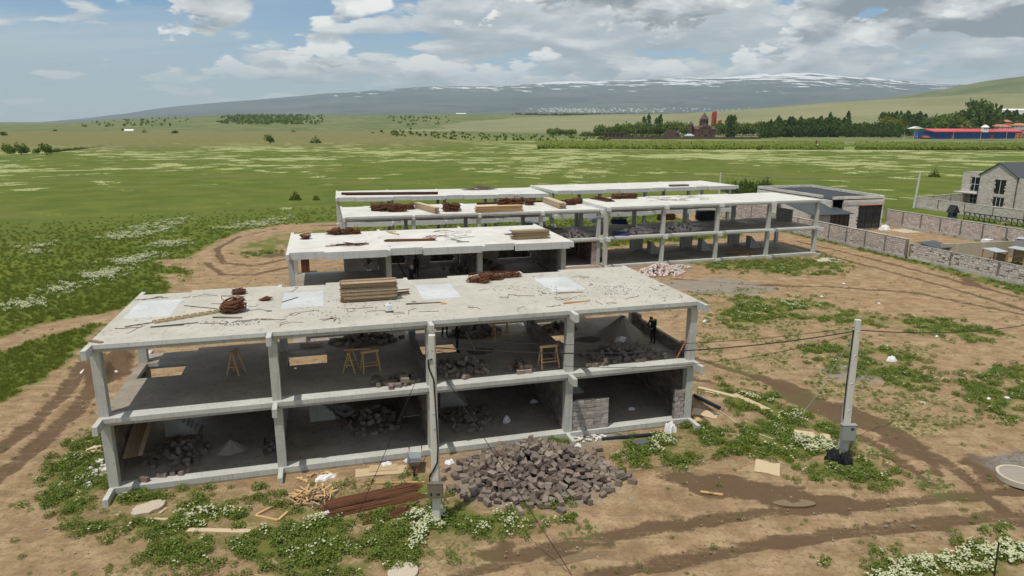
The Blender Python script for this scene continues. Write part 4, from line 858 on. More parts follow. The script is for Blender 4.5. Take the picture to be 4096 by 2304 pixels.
def rod_bundle(label, a, b, z, n, wd, hh, seed, r=.014, name='rebar_bundle', group='rebar bundles', material='rust'):
    t = thing(name, label, 'rebar', (0, 0, 0), 0, group); rs = random.Random(seed); a, b = Vector(a), Vector(b); d = (b-a).normalized(); nn = Vector((-d.y, d.x, 0)); L = (b-a).length
    me = MB().tube([(-.5, 0, 0), (.5, 0, 0)], 1, 5).mesh('rod', M[material]); rz = math.atan2(d.y, d.x)
    for i in range(n):
        v = rs.uniform(-1, 1); zz = hh*(1-abs(v))*rs.random(); l = L*rs.uniform(.82, 1.0); c = (a+b)/2+nn*(v*wd/2)+d*rs.uniform(-.5, .5)*(L*.1)
        link('rod', me, t, (c.x, c.y, z+r+.003+zz), (0, rs.uniform(-.01, .01), rz+rs.uniform(-.035, .035)), (l, r, r))
    return t
rod_bundle('long flat bundle of rusty rebar on the grass in front of the building', (8.9, -3.55, 0), (13.2, -2.95, 0), 0.02, 80, 1.5, .10, 3, .016)
rod_bundle('strip of loose rebar in the weeds nearer than the main bundle', (10.4, -4.75, 0), (13.0, -4.25, 0), 0.02, 34, .8, .06, 4, .015)
rod_bundle('thick bundle of rusty rebar lying on the second roof', q_('c', 215, 365, 6.9), q_('c', 1330, 335, 6.9), 6.9, 60, .75, .16, 5, .018)
p_ = px(2080+1800/6.038, 700+570/6.038, 6.88); rod_bundle('dark rebar bundle on the long frame roof beside the step', px(2080+1790/6.038, 700+575/6.038, 6.88), px(2080+2200/6.038, 700+650/6.038, 6.88), 6.88, 70, 1.1, .45, 6, .025)
rod_bundle('short rebar ends sticking out beside the timber block', (13.0, 5.2, 0), (13.95, 5.3, 0), 6.95, 16, .3, .3, 7, .014)
wire_mass('big dark coil of rusty wire at the end of the ladder on the nearest roof', (5.25, 3.95), 6.9, .56, .62, 1, .1, .8)
coil('small flat coil near the far edge of the nearest roof', q_('1', 1462, 280, 6.9).xy, 6.9, .36, .22, 16, 2)
coil('thin tangle of wire right of the big coil on the nearest roof', q_('1', 1700, 335, 6.9).xy, 6.9, .35, .08, 7, 3)
for i, (x, y, r, hh) in enumerate([(1560, 280, .5, .35), (1660, 262, .55, .45), (1745, 258, .5, .35), (1640, 290, .4, .25), (1850, 240, .42, .3), (1920, 236, .34, .25)]):
    coil(['leftmost', 'tallest', 'middle', 'nearest', 'fifth', 'rightmost'][i]+' tangle in the row of rusty stirrups on the nearest roof', q_('2', x, y, 6.9).xy, 6.9, r, hh, 15, 10+i, thick=.014)
for i, (x, y) in enumerate([(1155, 200), (1265, 215), (1435, 205), (1550, 200), (1690, 195)]):
    coil(['first', 'second', 'third', 'fourth', 'fifth'][i]+' from left of the stirrup bundles on the back edge of the second roof', q_('b', x, y, 6.9).xy, 6.9, .42, .5 if i in (1, 3) else .36, 20, 30+i)
coil('lonely wire coil at the left end of the second roof', q_('b', 560, 310, 6.9).xy, 6.9, .42, .36, 16, 41)
p_ = q_('b', 1530, 455, 6.9); loose_heap('scattered rusty rebar offcuts in the middle of the second roof', p_.xy, 6.9, 34, 1.5, (1.5, .45), 'rust', 42, 'rebar_offcuts', 'rebar', .03, .03, .12, spread=2.2)
for i, (x, y, r, hh, z) in enumerate([(1320+1150/6.133, 740+630/6.133, .95, .95, 6.5), (1320+1330/6.133, 740+635/6.133, .95, .95, 6.5), (1320+1560/6.133, 740+650/6.133, .9, .9, 6.5), (1320+1740/6.133, 740+650/6.133, .85, .9, 6.5), (1320+1950/6.133, 740+590/6.133, .8, .6, 6.5), (1700+545/6.133, 720+765/6.133, .85, 1.05, 6.5), (1700+745/6.133, 720+765/6.133, .85, 1.05, 6.5),
    (1700+1910/6.133, 720+600/6.133, .85, .9, 6.5), (1700+2080/6.133, 720+590/6.133, .8, .7, 6.5), (1700+2310/6.133, 720+590/6.133, .85, .9, 6.5), (2080+230/6.038, 700+720/6.038, .9, .9, 6.5), (2080+1210/6.038, 700+720/6.038, .85, .75, 6.5), (2080+1380/6.038, 700+690/6.038, .85, .8, 6.5), (2080+2320/6.038, 700+575/6.038, .85, .6, 6.88), (2480+90/4.025, 700+375/4.025, .9, .6, 6.88), (2480+200/4.025, 700+375/4.025, .8, .6, 6.88)]):
    wire_mass(['leftmost big wire heap on the third roof', 'second big wire heap from the left on the third roof', 'third big wire heap from the left on the third roof', 'fourth big wire heap on the third roof, lobed', 'low wire heap left of the lengthwise planks', 'left one of the twin wire coils in mid third roof', 'right one of the twin wire coils in mid third roof', 'wire heap behind the left end of the yellow planks', 'low wire heap behind the yellow planks', 'wire heap behind the right part of the yellow planks', 'wire heap at the right end of the yellow planks', 'left half of the wire heap near the roof step', 'right half of the wire heap near the roof step', 'left wire heap on the long frame roof', 'middle wire heap on the long frame roof', 'right wire heap on the long frame roof'][i], px(x, y, z).xy, z, r*.84, hh*.82, 50+i, U(0, 3), U(.7, 1))
def steel_beam(label, a, b, z, w, hh, material='rust'):
    a, b = Vector(a), Vector(b); mb = MB(); up = Vector((0, 0, hh)); a.z = b.z = z+.004; n = Vector((-(b-a).y, (b-a).x, 0)).normalized()*(w/2)
    mb.bar(a+Vector((0, 0, .01)), b+Vector((0, 0, .01)), w, .02); mb.bar(a+Vector((0, 0, hh/2)), b+Vector((0, 0, hh/2)), .02, hh-.044); mb.bar(a+Vector((0, 0, hh-.01)), b+Vector((0, 0, hh-.01)), w, .02)
    return tag(mb.build('steel_beam', M[material], None), label, 'steel beam')
steel_beam('very long rusty I-beam lying on the far left roof', px(1320+280/6.133, 740+240/6.133, 6.5), px(1700+320/6.133, 720+345/6.133, 6.5), 6.5, .5, .3)
steel_beam('second rusty beam tight against the very long one', px(1320+370/6.133, 740+252/6.133, 6.5), px(1700+300/6.133, 720+355/6.133, 6.5), 6.5, .3, .22)
steel_beam('rusty beam along the back edge of the third roof, mid length', px(1700+1270/6.133, 720+605/6.133, 6.5), px(1700+1830/6.133, 720+585/6.133, 6.5), 6.5, .25, .22)
steel_beam('rusty beam along the back edge of the third roof, right end', px(2080+300/6.038, 700+660/6.038, 6.5), px(2080+1230/6.038, 700+640/6.038, 6.5), 6.5, .25, .2)
# timber ladder lying on the nearest roof
t = thing('ladder', 'wooden ladder lying on the left part of the nearest roof', 'ladder', (1.94, 2.86, 6.9), math.atan2(4.2-2.86, 4.74-1.94)); L = 3.1
for sy in (-.17, .17): MB().box(0, sy-.02, .004, L, sy+.02, .1).build('rail', M['wood_pale'], t)
for i in range(9): MB().box(.12+i*.35, -.23, .101, .18+i*.35, .23, .14).build('rung', M['wood_pale'], t)
# dark steel bars and rebar offcuts scattered on the nearest roof
for lab, a, b, r in (('dark steel bar sticking out of the foot of the ladder', (445, 575), (700, 538), .02), ('long thin steel bar in front of the ladder', (672, 578), (1100, 540), .022), ('second steel bar touching the long thin one', (672, 582), (975, 560), .018), ('thin steel bar left of the big wire coil', (972, 387), (1290, 418), .018), ('steel bar lying on the second pale patch', (1845, 358), (1985, 315), .022)):
    mb = MB(); mb.tube([q_('1', *a, 6.9)+Vector((0, 0, r+.004)), q_('1', *b, 6.9)+Vector((0, 0, r+.004))], r, 6); tag(mb.build('steel_bar', M['black_metal'], None), lab, 'steel bar')
me_off = []
for k in range(5):
    mb = MB(); L = U(.25, .6)
    if k == 0: pts = [(-L, 0, 0), (L, 0, 0)]
    elif k == 1: pts = [(-L, .12, 0), (-L, 0, 0), (L*.6, 0, 0), (L*.6, .2, 0)]
    elif k == 2: pts = [(-.3, -.15, 0), (.3, -.15, 0), (.3, .15, 0), (-.3, .15, 0), (-.3, -.1, .03)]
    elif k == 3: pts = [(-L, -.1, 0), (0, .12, .04), (L, -.05, 0)]
    else: pts = [(-.35, .0, 0), (.0, .05, 0), (.1, .35, 0)]
    mb.tube([Vector(p)+Vector((0, 0, .012)) for p in pts], .011, 4); me_off.append(mb.mesh('rebar_offcut', M['rust']))
off = [('1', [(500, 585), (530, 575), (535, 600), (660, 325), (715, 325), (755, 318), (790, 305), (1020, 310), (1160, 300), (1300, 370), (1600, 395), (1640, 430), (1550, 515), (1620, 520), (1680, 510), (1770, 512), (1850, 550), (1930, 545), (1915, 470), (1960, 462), (2090, 437), (2270, 505), (2335, 508), (2360, 515), (1970, 237), (1220, 545), (1300, 545)]),
       ('2', [(415, 520), (455, 538), (560, 520), (260, 618), (325, 620), (720, 552), (880, 565), (990, 550), (1150, 550), (1520, 510), (1585, 512), (1640, 355), (1820, 425), (1880, 410), (2000, 410), (1960, 528), (2280, 500), (2290, 365)]),
       ('3', [(455, 237), (610, 310), (530, 245), (300, 435), (370, 440), (480, 418), (650, 465), (770, 475), (955, 425), (1140, 345), (1250, 435), (1410, 418), (1020, 332), (160, 232), (90, 237), (270, 503)])]
for k, L_ in off:
    for (x, y) in L_:
        p = q_(k, x, y, 6.9); o = link('rebar_offcut', random.choice(me_off), None, (p.x, p.y, 6.902), (0, 0, U(-.5, .5)+random.choice((0, 0, 1.2))), (U(.7, 1.2),)*3); tag(o, 'short bent rusty rebar offcut scattered on the nearest roof', 'rebar', 'rebar offcuts on the nearest roof')
for i in range(60):
    p = px(2480+U(480, 1400)/4.025, 700+U(350, 420)/4.025, 6.88) if i < 34 else q_('c', U(1200, 2200), U(120, 330), 6.9)
    o = link('rebar_offcut', random.choice(me_off), None, (p.x, p.y, 6.884 if i < 34 else 6.902), (0, 0, U(-.5, .5)), (U(.8, 1.6),)*3); tag(o, 'rusty scrap scattered on the long frame roof' if i < 34 else 'rusty scrap scattered on the second roof', 'rebar', 'scrap on the long frame roof' if i < 34 else 'scrap on the second roof')
# spilled mortar crumbs on the roof and litter
crumb = MB()
for _ in range(420):
    k, x, y = random.choice((('2', U(1700, 2300), U(320, 420)), ('3', U(700, 950), U(320, 400)), ('1', U(1150, 1650), U(520, 560)), ('2', U(0, 900), U(450, 600)), ('3', U(400, 1300), U(240, 460)))); p = q_(k, x, y, 6.9); s_ = U(.015, .05); crumb.obox((p.x, p.y, 6.9+s_*.3), (s_*1.5, s_, s_*.6), R3(0, 0, U(0, 3)))
stuff(crumb, 'mortar_crumbs', 'crumbs of mortar strewn over the nearest roof', 'crumbs', 'mortar')
# blue steel props on the long frame
for lab, q, z, n, L, hh in (('dark bundle of blue steel props upstairs at the left end of the long frame', (2100+745/1.9815, 700+385/1.9815), 3.5, 60, 2.0, .8), ('bundle of blue steel props on the floor edge of the long frame', (2100+755/1.9815, 700+478/1.9815), 3.5, 36, 1.8, .4), ('small bundle of blue props on the floor left of the twin columns', (2080+1870/6.038, 700+1150/6.038), 3.2, 26, 1.4, .6)):
    p = px(*q, z); rod_bundle(lab, p+Vector((-L/2, .3, 0)), p+Vector((L/2, -.3, 0)), z, n, 1.0, hh, n, .045, 'prop_bundle', 'blue prop bundles', 'blue_paint')
# leaning rods
def rod(label, a, b, r, material, name='steel_tube', cat='tube'): mb = MB(); mb.tube([a, b], r, 8); return tag(mb.build(name, M[material], None), label, cat)
rod('orange steel tube leaning beside the rightmost upstairs column', (27.55, .75, 3.62), (27.8, .3, 4.75), .035, 'orange_paint')
rod('rusty ladder rail leaning on the edge of the second roof', q_('c', 690, 1170, 3.62), q_('c', 330, 480, 6.92), .05, 'rust')
rod('black plastic pipe lying on the ground right of the corner column', q_('7', 130, 830)+Vector((0, 0, .11)), q_('7', 305, 918)+Vector((0, 0, .11)), .1, 'navy_plastic', 'plastic_pipe', 'pipe')
rod('navy corrugated pipe lying in front of the low block wall', q_('6', 1465, 440)+Vector((0, 0, .1)), q_('6', 1910, 400)+Vector((0, 0, .1)), .085, 'navy_plastic', 'plastic_pipe', 'pipe')
rod('thin green pipe continuing the navy corrugated pipe', q_('6', 1905, 398)+Vector((0, 0, .06)), q_('6', 1990, 388)+Vector((0, 0, .06)), .035, 'green_plastic', 'plastic_pipe', 'pipe')
# ------------------------------------------------------------------ soft litter, bags, heaps of sand
def crumpled(name, label, cat, c, sx, sy, h, material, seed, rz=0.0, n=14, z=0.0):
    """crumpled sheet / sack: a closed pillow with creases"""
    rs = random.Random(seed); mb = MB(); top = []; bot = []
    ph = [rs.uniform(0, 6.28) for _ in range(6)]
    for j in range(n+1):
        for i in range(n+1):
            u, v = i/n*2-1, j/n*2-1; r = max(abs(u), abs(v)); e = 1-.16*abs(math.sin(3*u+ph[0])*math.sin(3*v+ph[1]))-.1*(u*u*v*v)
            x, y = u*sx/2*e*(1+.14*math.sin(4*v+ph[4])), v*sy/2*e*(1+.14*math.sin(5*u+ph[5])); f = max(0, 1-r**3)
            z_ = h*f*(.45+.4*abs(math.sin(2.6*u+1.7*v+ph[2]))+.3*abs(math.sin(4.1*v-2.2*u+ph[3])))+rs.uniform(0, .1)*h*f
            top.append((x, y, z_+.012)); bot.append((x, y, .004))
    mb.v = top+bot; k = (n+1)*(n+1)
    for j in range(n):
        for i in range(n):
            a = j*(n+1)+i; mb.f.append((a, a+1, a+n+2, a+n+1)); mb.f.append((k+a, k+a+n+1, k+a+n+2, k+a+1))
    b = [i for i in range(n+1)]+[(j+1)*(n+1)-1 for j in range(1, n+1)]+[n*(n+1)+i for i in range(n-1, -1, -1)]+[j*(n+1) for j in range(n-1, 0, -1)]
    for i in range(len(b)): p, q = b[i], b[(i+1) % len(b)]; mb.f.append((p, k+p, k+q, q))
    mb.mi = [0]*len(mb.f); o = mb.build(name, M[material], None, fixn=True); o.location = (c[0], c[1], z); o.rotation_euler = (0, 0, rz); return tag(o, label, cat)
def mound(label, c, z, rx, ry, h, material, seed, name='sand_heap', cat='sand', rz=0.0, n=26):
    mb = MB(); rs = random.Random(seed); ph = rs.uniform(0, 6)
    for j in range(n+1):
        for i in range(32):
            q = j/n; a = 6.283*i/32; rr = q*(1+.07*math.sin(3*a+ph)+.05*math.sin(7*a)); zz = h*max(0, (1-q))**1.05*(1+.05*math.sin(9*a+4*q))
            mb.v.append((rx*rr*math.cos(a), ry*rr*math.sin(a), zz*(1-.0)+rs.uniform(-.008, .008)*(0 < q < .95)+(0 if q < 1 else -.02)))
    for j in range(n):
        for i in range(32): a = j*32+i; b = j*32+(i+1) % 32; mb.f.append((a, b, b+32, a+32))
    mb.mi = [0]*len(mb.f); o = mb.build(name, M[material], None, fixn=True, smooth=True); o.location = (c[0], c[1], z+.004); o.rotation_euler = (0, 0, rz); return tag(o, label, cat)
mound('tall grey sand heap upstairs in the rightmost bay', (26.35, 5.3), 3.6, 1.45, 1.35, 1.15, 'sand_grey', 1)
mound('wet dark ring of mixed mortar upstairs left of the sand heap', (24.2, 5.0), 3.6, .8, .6, .12, 'sand_dark', 2, 'mortar_heap', 'mortar')
mound('small pale sand heap in the leftmost ground-floor bay', (4.7, 2.75), .29, .75, .6, .5, 'sand_grey', 3)
mound('wet mortar patch upstairs in the third bay', (17.6, 4.6), 3.6, .8, .6, .1, 'sand_dark', 4, 'mortar_heap', 'mortar')
for i in range(3): crumpled('cement_bag', ['bottom', 'middle', 'top'][i]+' of the three cement bags stacked at the foot of the sand heap', 'bag', (25.6+.04*i, 3.85), .7, .42, .14, 'sack_white', 30+i, .2*i, z=3.6+.13*i)
crumpled('white_sack', 'large torn white sacks on the offcuts by the foundation', 'sack', q_('5', 670, 810).xy, 1.05, .45, .16, 'sack_white', 1, .35)
crumpled('white_sack', 'flat white sack on the plywood by the foundation', 'sack', q_('5', 1220, 692).xy, .5, .28, .1, 'sack_white', 2, .1, z=.05)
crumpled('white_sack', 'white paper sack against the foundation left of the wheelbarrow', 'sack', q_('5', 1410, 655).xy, .42, .25, .14, 'sack_white', 3, .5)
crumpled('white_sack', 'printed white cement sack right of the utility pole', 'sack', q_('5', 1780, 672).xy, .5, .42, .14, 'sack_white', 4, .3)
crumpled('white_sack', 'small white and red sack among the rebar', 'sack', q_('5', 685, 1130).xy, .3, .25, .12, 'sack_white', 5, .3)
crumpled('white_bag', 'bulging white bag beside the navy pipe', 'bag', q_('6', 2030, 362).xy, .62, .55, .5, 'sack_white', 6, .2)
crumpled('white_bag', 'flat white bag in front of the low block wall', 'bag', q_('6', 1262, 485).xy, .42, .3, .12, 'sack_white', 7, -.4)
crumpled('white_bag', 'white plastic bag on the grass right of the right-hand pole', 'bag', q_('7', 1475, 585).xy, .75, .5, .3, 'white_plastic', 8, .1)
crumpled('white_bag', 'white plastic bag left beside the right corner column', 'bag', q_('7', 207, 315).xy, .5, .3, .1, 'white_plastic', 9, .5)
crumpled('white_bag', 'white plastic litter in the spoil bank left of the building', 'litter', q_('1', 110, 1020).xy, .7, .5, .2, 'white_plastic', 10, 1, z=.35)
crumpled('white_bag', 'small white litter nearer the left corner column', 'litter', q_('1', 360, 1000).xy, .35, .25, .12, 'white_plastic', 11, z=.15)
crumpled('white_sack', 'paper sack standing in the third ground-floor bay', 'sack', q_('6', 675, 285, .29).xy, .42, .3, .3, 'sack_white', 12, .6, z=.29)
crumpled('white_sack', 'paper sack lying in the fourth ground-floor bay', 'sack', q_('6', 1710, 180, .29).xy, .45, .3, .1, 'sack_white', 13, .1, z=.29)
crumpled('white_sack', 'paper sack near the back of the third ground-floor bay', 'sack', q_('6', 900, 122, .29).xy, .5, .3, .14, 'sack_white', 14, .2, z=.29)
for i, (x, y) in enumerate([(1150, 60), (1785, 420), (1690, 875), (2265, 840), (2140, 845), (1000, 148), (1390, 195)]):
    crumpled('litter_scrap', ['near the dirt road bend', 'on bare earth right of the pole', 'on bare earth beyond the pole', 'in the grass at the right edge', 'beside the scrap at the right edge', 'at the gravel patch', 'left of the grass patch'][i]+', small scrap of white litter'.replace(', ', ' a '), 'litter', q_('7', x, y).xy, .3, .2, .08, 'white_plastic', 40+i, U(0, 3), 8)
o = crumpled('black_bag', 'left black rubbish bag at the foot of the right-hand pole', 'bag', (q_('7', 1078, 1270)).xy, .62, .7, .62, 'black_rubber', 15, .3); o = crumpled('black_bag', 'right black rubbish bag at the foot of the right-hand pole', 'bag', (q_('7', 1165, 1285)).xy, .62, .66, .6, 'black_rubber', 16, -.3)
def puddle(name, pts, seed):
    c = sum((Vector((*px(a*K, b*K).xy, 0)) for a, b in pts), Vector())/len(pts); mb = MB(); ring_ = [Vector((*px(a*K, b*K).xy, 0))-c for a, b in pts]
    for _ in range(3): ring_ = [r_ for i in range(len(ring_)) for r_ in (ring_[i]*.75+ring_[(i+1) % len(ring_)]*.25, ring_[i]*.25+ring_[(i+1) % len(ring_)]*.75)]
    mb.prism([(q.x, q.y) for q in ring_], -.05, .012); o = mb.build(name, M['puddle_water'], None, fixn=True); o.location = (c.x, c.y, .0); tag(o, kind='structure')
simple('puddle_water', (0.19, 0.135, 0.08), .22, .35)
puddle('puddle', [(1375, 1418), (1420, 1400), (1480, 1388), (1530, 1385), (1545, 1392), (1500, 1402), (1440, 1415), (1400, 1424)], 1)
puddle('puddle', [(1935, 1262), (1990, 1255), (2035, 1258), (2060, 1268), (2020, 1276), (1960, 1272)], 2)
# stone slab, concrete rings
def disc(label, c, r, h, material, sq=1.0, seed=1, name='stone_slab', cat='slab', rz=0.0, rag=.12):
    rs = random.Random(seed); n = 22; mb = MB(); ring_ = [(r*math.cos(6.283*i/n)*(1+rs.uniform(-rag, rag)), r*sq*math.sin(6.283*i/n)*(1+rs.uniform(-rag, rag))) for i in range(n)]
    mb.prism(ring_, 0, h); o = mb.build(name, M[material], None, fixn=True); o.location = (*c, .004); o.rotation_euler = (rs.uniform(-.04, .04), rs.uniform(-.04, .04), rz); return tag(o, label, cat)
disc('rough pale stone slab lying in the weeds at the lower left', q_('4', 875, 1090).xy, .66, .13, 'slab_stone', .62, 2, rz=.5)
disc('pale flat stone by the grass in front of the long frame', px(2900+880/2.154, 600+950/2.154).xy, 1.7, .06, 'slab_stone', .75, 3, rz=.2)
disc('grey flat stone in the grass in front of the low block wall', q_('6', 1790, 460).xy, .5, .08, 'tar_grey', .5, 4)
disc('round concrete manhole cover cut by the bottom edge', px(1014*K, 1443*K).xy, .55, .1, 'slab_stone', 1, 5, 'manhole_cover', 'manhole', rag=.01)
t = thing('concrete_ring', 'pale concrete well ring lying at the right edge', 'well ring', px(3400+1640/2.399, 1700+525/2.399)); mb = MB(); n = 28; Ro, Ri, h_ = 1.0, .87, .24
for i in range(n):
    a, b = 6.283*i/n, 6.283*(i+1)/n; c0, s0, c1, s1 = math.cos(a), math.sin(a), math.cos(b), math.sin(b)
    mb.add([(Ro*c0, Ro*s0, 0), (Ro*c1, Ro*s1, 0), (Ro*c1, Ro*s1, h_), (Ro*c0, Ro*s0, h_), (Ri*c0, Ri*s0, h_), (Ri*c1, Ri*s1, h_), (Ri*c1, Ri*s1, 0), (Ri*c0, Ri*s0, 0)], [(0, 1, 2, 3), (3, 2, 5, 4), (4, 5, 6, 7)])
mb.build('ring_wall', M['slab_stone'], t); MB().prism([(Ri*math.cos(6.283*i/28), Ri*math.sin(6.283*i/28)) for i in range(28)], .02, .2).build('earth_fill', M['sand_grey'], t, fixn=True)
# plastic canister on the roof
t = thing('jerrycan', 'white plastic canister standing on the nearest roof', 'canister', (12.5, 2.05, 6.902), .1)
b_ = MB(); b_.prism([(-.15, -.12), (-.12, -.15), (.12, -.15), (.15, -.12), (.15, .12), (.12, .15), (-.12, .15), (-.15, .12)], .08, .36); b_.build('body', M['white_plastic'], t, fixn=True)
MB().prism([(-.151, -.12), (-.12, -.151), (.12, -.151), (.151, -.12), (.151, .12), (.12, .151), (-.12, .151), (-.151, .12)], 0, .08).build('liquid_band', M['tar_grey'], t, fixn=True)
MB().prism([(-.1, -.1), (.1, -.1), (.1, .1), (-.1, .1)], .36, .40).build('shoulder', M['white_plastic'], t, fixn=True); MB().tube([(.08, 0, .4), (.08, 0, .44)], .03, 10).build('cap', M['navy_plastic'], t); MB().tube([(-.09, 0, .4), (-.08, 0, .45), (.02, 0, .45), (.03, 0, .4)], .015, 6).build('handle', M['white_plastic'], t)
# ------------------------------------------------------------------ wheelbarrows
def wheelbarrow(label, c, z, rz, tray_m, frame_m):
    t = thing('wheelbarrow', label, 'wheelbarrow', (c[0], c[1], z), rz, 'wheelbarrows')
    lo = [(-.32, -.24), (.32, -.2), (.32, .2), (-.32, .24)]; hi = [(-.48, -.34), (.52, -.3), (.52, .3), (-.48, .34)]; mb = MB()
    for (l, h, off) in ((lo, hi, 0.0), ([(a*.94, b*.94) for a, b in lo], [(a*.95, b*.95) for a, b in hi], .012)):
        o = len(mb.v); mb.v += [(a, b, .34+off) for a, b in l]+[(a, b, .66) for a, b in h]
        f = [(0, 1, 5, 4), (1, 2, 6, 5), (2, 3, 7, 6), (3, 0, 4, 7), (3, 2, 1, 0)]; mb.f += [tuple(o+i for i in (q if off == 0 else q[::-1])) for q in f]
    mb.f += [(4+i, 4+(i+1) % 4, 12+(i+1) % 4, 12+i) for i in range(4)]; mb.mi = [0]*len(mb.f); tr = mb.build('tray', M[tray_m], t)
    MB().tube([(*q, .665) for q in hi]+[(*hi[0], .665)], .016, 6).build('rim', M[tray_m], tr)
    MB().prism([(a*.98, b*.95) for a, b in lo], .36, .42).build('residue', M['tar_grey'], tr, fixn=True)
    for sy in (-1, 1):
        MB().tube([(.62, sy*.08, .2), (.2, sy*.2, .32), (-.5, sy*.28, .36), (-1.0, sy*.3, .58)], .02, 6).build('handle_frame', M[frame_m], t)
        MB().tube([(-.2, sy*.24, .34), (-.32, sy*.27, .01), (-.44, sy*.27, .01), (-.5, sy*.28, .36)], .018, 6).build('leg', M[frame_m], t)
        MB().tube([(-1.0, sy*.3, .58), (-1.14, sy*.3, .62)], .027, 8).build('grip', M['black_rubber'], t)
    wh = [(0.62+.15*math.cos(6.283*i/16), 0, .2+.15*math.sin(6.283*i/16)) for i in range(17)]; w = MB().tube(wh, .05, 8, cap=False).build('wheel', M['tyre'], t); MB().tube([(.62, -.06, .2), (.62, .06, .2)], .09, 12).build('hub', M['steel'], w)
wheelbarrow('grey wheelbarrow with red frame beside the utility pole', (13.15, -1.05), 0, math.radians(-100), 'steel', 'red_paint')
wheelbarrow('rusty wheelbarrow parked in the second ground-floor bay', (10.2, 4.7), .29, math.radians(-60), 'box_grey', 'rust')
# ------------------------------------------------------------------ utility poles with boxes and wires
def octpole(mb, a, b, r0, r1): mb.tube([a, a+(b-a)*.5, b], r0, 8, r1=r1)
def util_pole(label, base, top, r0, r1, bands, box, box_m, cat='utility pole'):
    t = thing('utility_pole', label, cat, base, 0, 'concrete utility poles'); top = Vector(top)-Vector(base)
    mb = MB(); d = top.normalized(); sx = Vector((CR_.x, CR_.y, 0)).normalized(); sy = Vector((-sx.y, sx.x, 0))
    for (z_, r) in ((-.3, r0), (1.0, r1)):
        p = top*z_ if z_ > 0 else Vector((0, 0, -.4)); c_ = r*.25
        for a, b in ((-r, -r+c_), (-r+c_, -r), (r-c_, -r), (r, -r+c_), (r, r-c_), (r-c_, r), (-r+c_, r), (-r, r-c_)): mb.v.append(tuple(p+sx*a+sy*b))
    mb.f = [tuple(range(8))[::-1], tuple(range(8, 16))]+[(i, (i+1) % 8, 8+(i+1) % 8, 8+i) for i in range(8)]; mb.mi = [0]*10
    mb.build('shaft', M['pole'], t, fixn=True)
    for f in bands:
        p = top*f; r = (r0+(r1-r0)*f)*1.13; MB().tube([p+sx*(r*math.cos(q*.785))+sy*(r*math.sin(q*.785)) for q in range(9)], .012, 5, cap=False).build('band', M['steel'], t)
    if box:
        zb, w, h, dpt = box; p = top*(zb/top.z)-sy*((r0+r1)/2+dpt/2+.02); rz = math.atan2(sx.y, sx.x)
        bx = MB().obox(p, (w, dpt, h), R3(0, 0, rz)).build('meter_box', M[box_m], t)
        MB().obox(p-sy*(dpt/2+.004), (w*.9, .008, h*.9), R3(0, 0, rz)).build('box_door', M[box_m], bx); MB().obox(p-sy*(dpt/2+.011)+sx*(w*.2)+Vector((0, 0, h*.28 if box_m == 'box_grey' else -h*.22)), (w*.22, .006, h*.14), R3(0, 0, rz)).build('window', M['glass'], bx)
        if box_m != 'box_grey': MB().obox(p-sy*(dpt/2+.011)-sx*(w*.25)-Vector((0, 0, h*.22)), (w*.13, .006, h*.2), R3(0, 0, rz)).build('window', M['glass'], bx)
        MB().obox(p+Vector((0, 0, h/2+.012)), (w*1.08, dpt*1.2, .02), R3(0, 0, rz)).build('box_lid', M[box_m], bx)
    return t, sx, sy
P1 = px(1000+1668/2.229, 1550+1190/2.229); T1 = Vector((P1.x-.02, P1.y+.05, 7.95))
p1, sx1, sy1 = util_pole('concrete pole in front of the nearest building, meter box low on its shaft', P1, T1, .165, .125, (.3, .52, .6, .93), (1.55, .62, .62, .2), 'copper_box')
P2 = q_('7', 1140, 1228); d_ = ray(2700+1248/1.705, 1100+305/1.705); dd = (P2-CAM).length*0+math.hypot(P2.x-CAM.x, P2.y-CAM.y)/math.hypot(d_.x, d_.y); T2 = CAM+d_*dd
p2, sx2, sy2 = util_pole('leaning concrete pole with grey meter box right of the building', P2, T2, .19, .13, (.15, .35, .55, .75, .92), (1.35, .68, .8, .24), 'box_grey')
P3 = px(2900+1625/2.154, 600+500/2.154); util_pole('distant pole standing beside the far grey wall', P3, (P3.x+.4, P3.y, 7.0), .18, .13, (), None, None)
P4 = px(2875, 800); util_pole('distant pole behind the farthest concrete frame', P4, (P4.x, P4.y, topz(P4, 2884, 690)), .18, .13, (.9,), None, None)
def wire(label, a, b, sag, r, n=16, material='black_rubber', name='cable'):
    a, b = Vector(a), Vector(b); pts = [a.lerp(b, i/n)-Vector((0, 0, sag*4*(i/n)*(1-i/n))) for i in range(n+1)]; return tag(MB().tube(pts, r, 5).build(name, M[material], None), label, 'cable', 'overhead cables')
wire('upper thin overhead cable between the two near poles', T1-Vector((0, 0, .12)), T2-Vector((0, 0, .35)), .55, .013)
wire('thick main overhead cable between the two near poles', T1-Vector((0, 0, .5)), T2-Vector((0, 0, .55)), .6, .026)
wire('low thin overhead cable between the two near poles', T1-Vector((0, 0, .62)), T2-Vector((0, 0, .65)), 1.15, .012)
PE = CAM+ray(4150, 1292)*44; wire('overhead cable leaving the right-hand pole towards the right edge', T2-Vector((0, 0, .5)), PE, .35, .024)
wire('cable from the far pole across the meadow behind the flat-roofed house', Vector((P4.x, P4.y, topz(P4, 2884, 690)-.4)), Vector((P3.x+.4, P3.y, 6.7)), .9, .035)
wire('left stay wire running from the pole in front down into the weeds', T1-Vector((0, 0, .35)), q_('5', 880, 1330), .0, .012)
wire('right stay wire running from the pole in front down to the track', T1-Vector((0, 0, .9)), px(1440*K, 1449*K), .0, .014)
pts = [P1+(T1-P1)*f+sx1*x-sy1*.17 for f, x in ((.885, .02), (.88, -.15), (.84, -.13), (.78, .05), (.6, .1), (.42, .14), (.34, .1), (.29, -.1), (.265, -.22), (.235, -.24))]
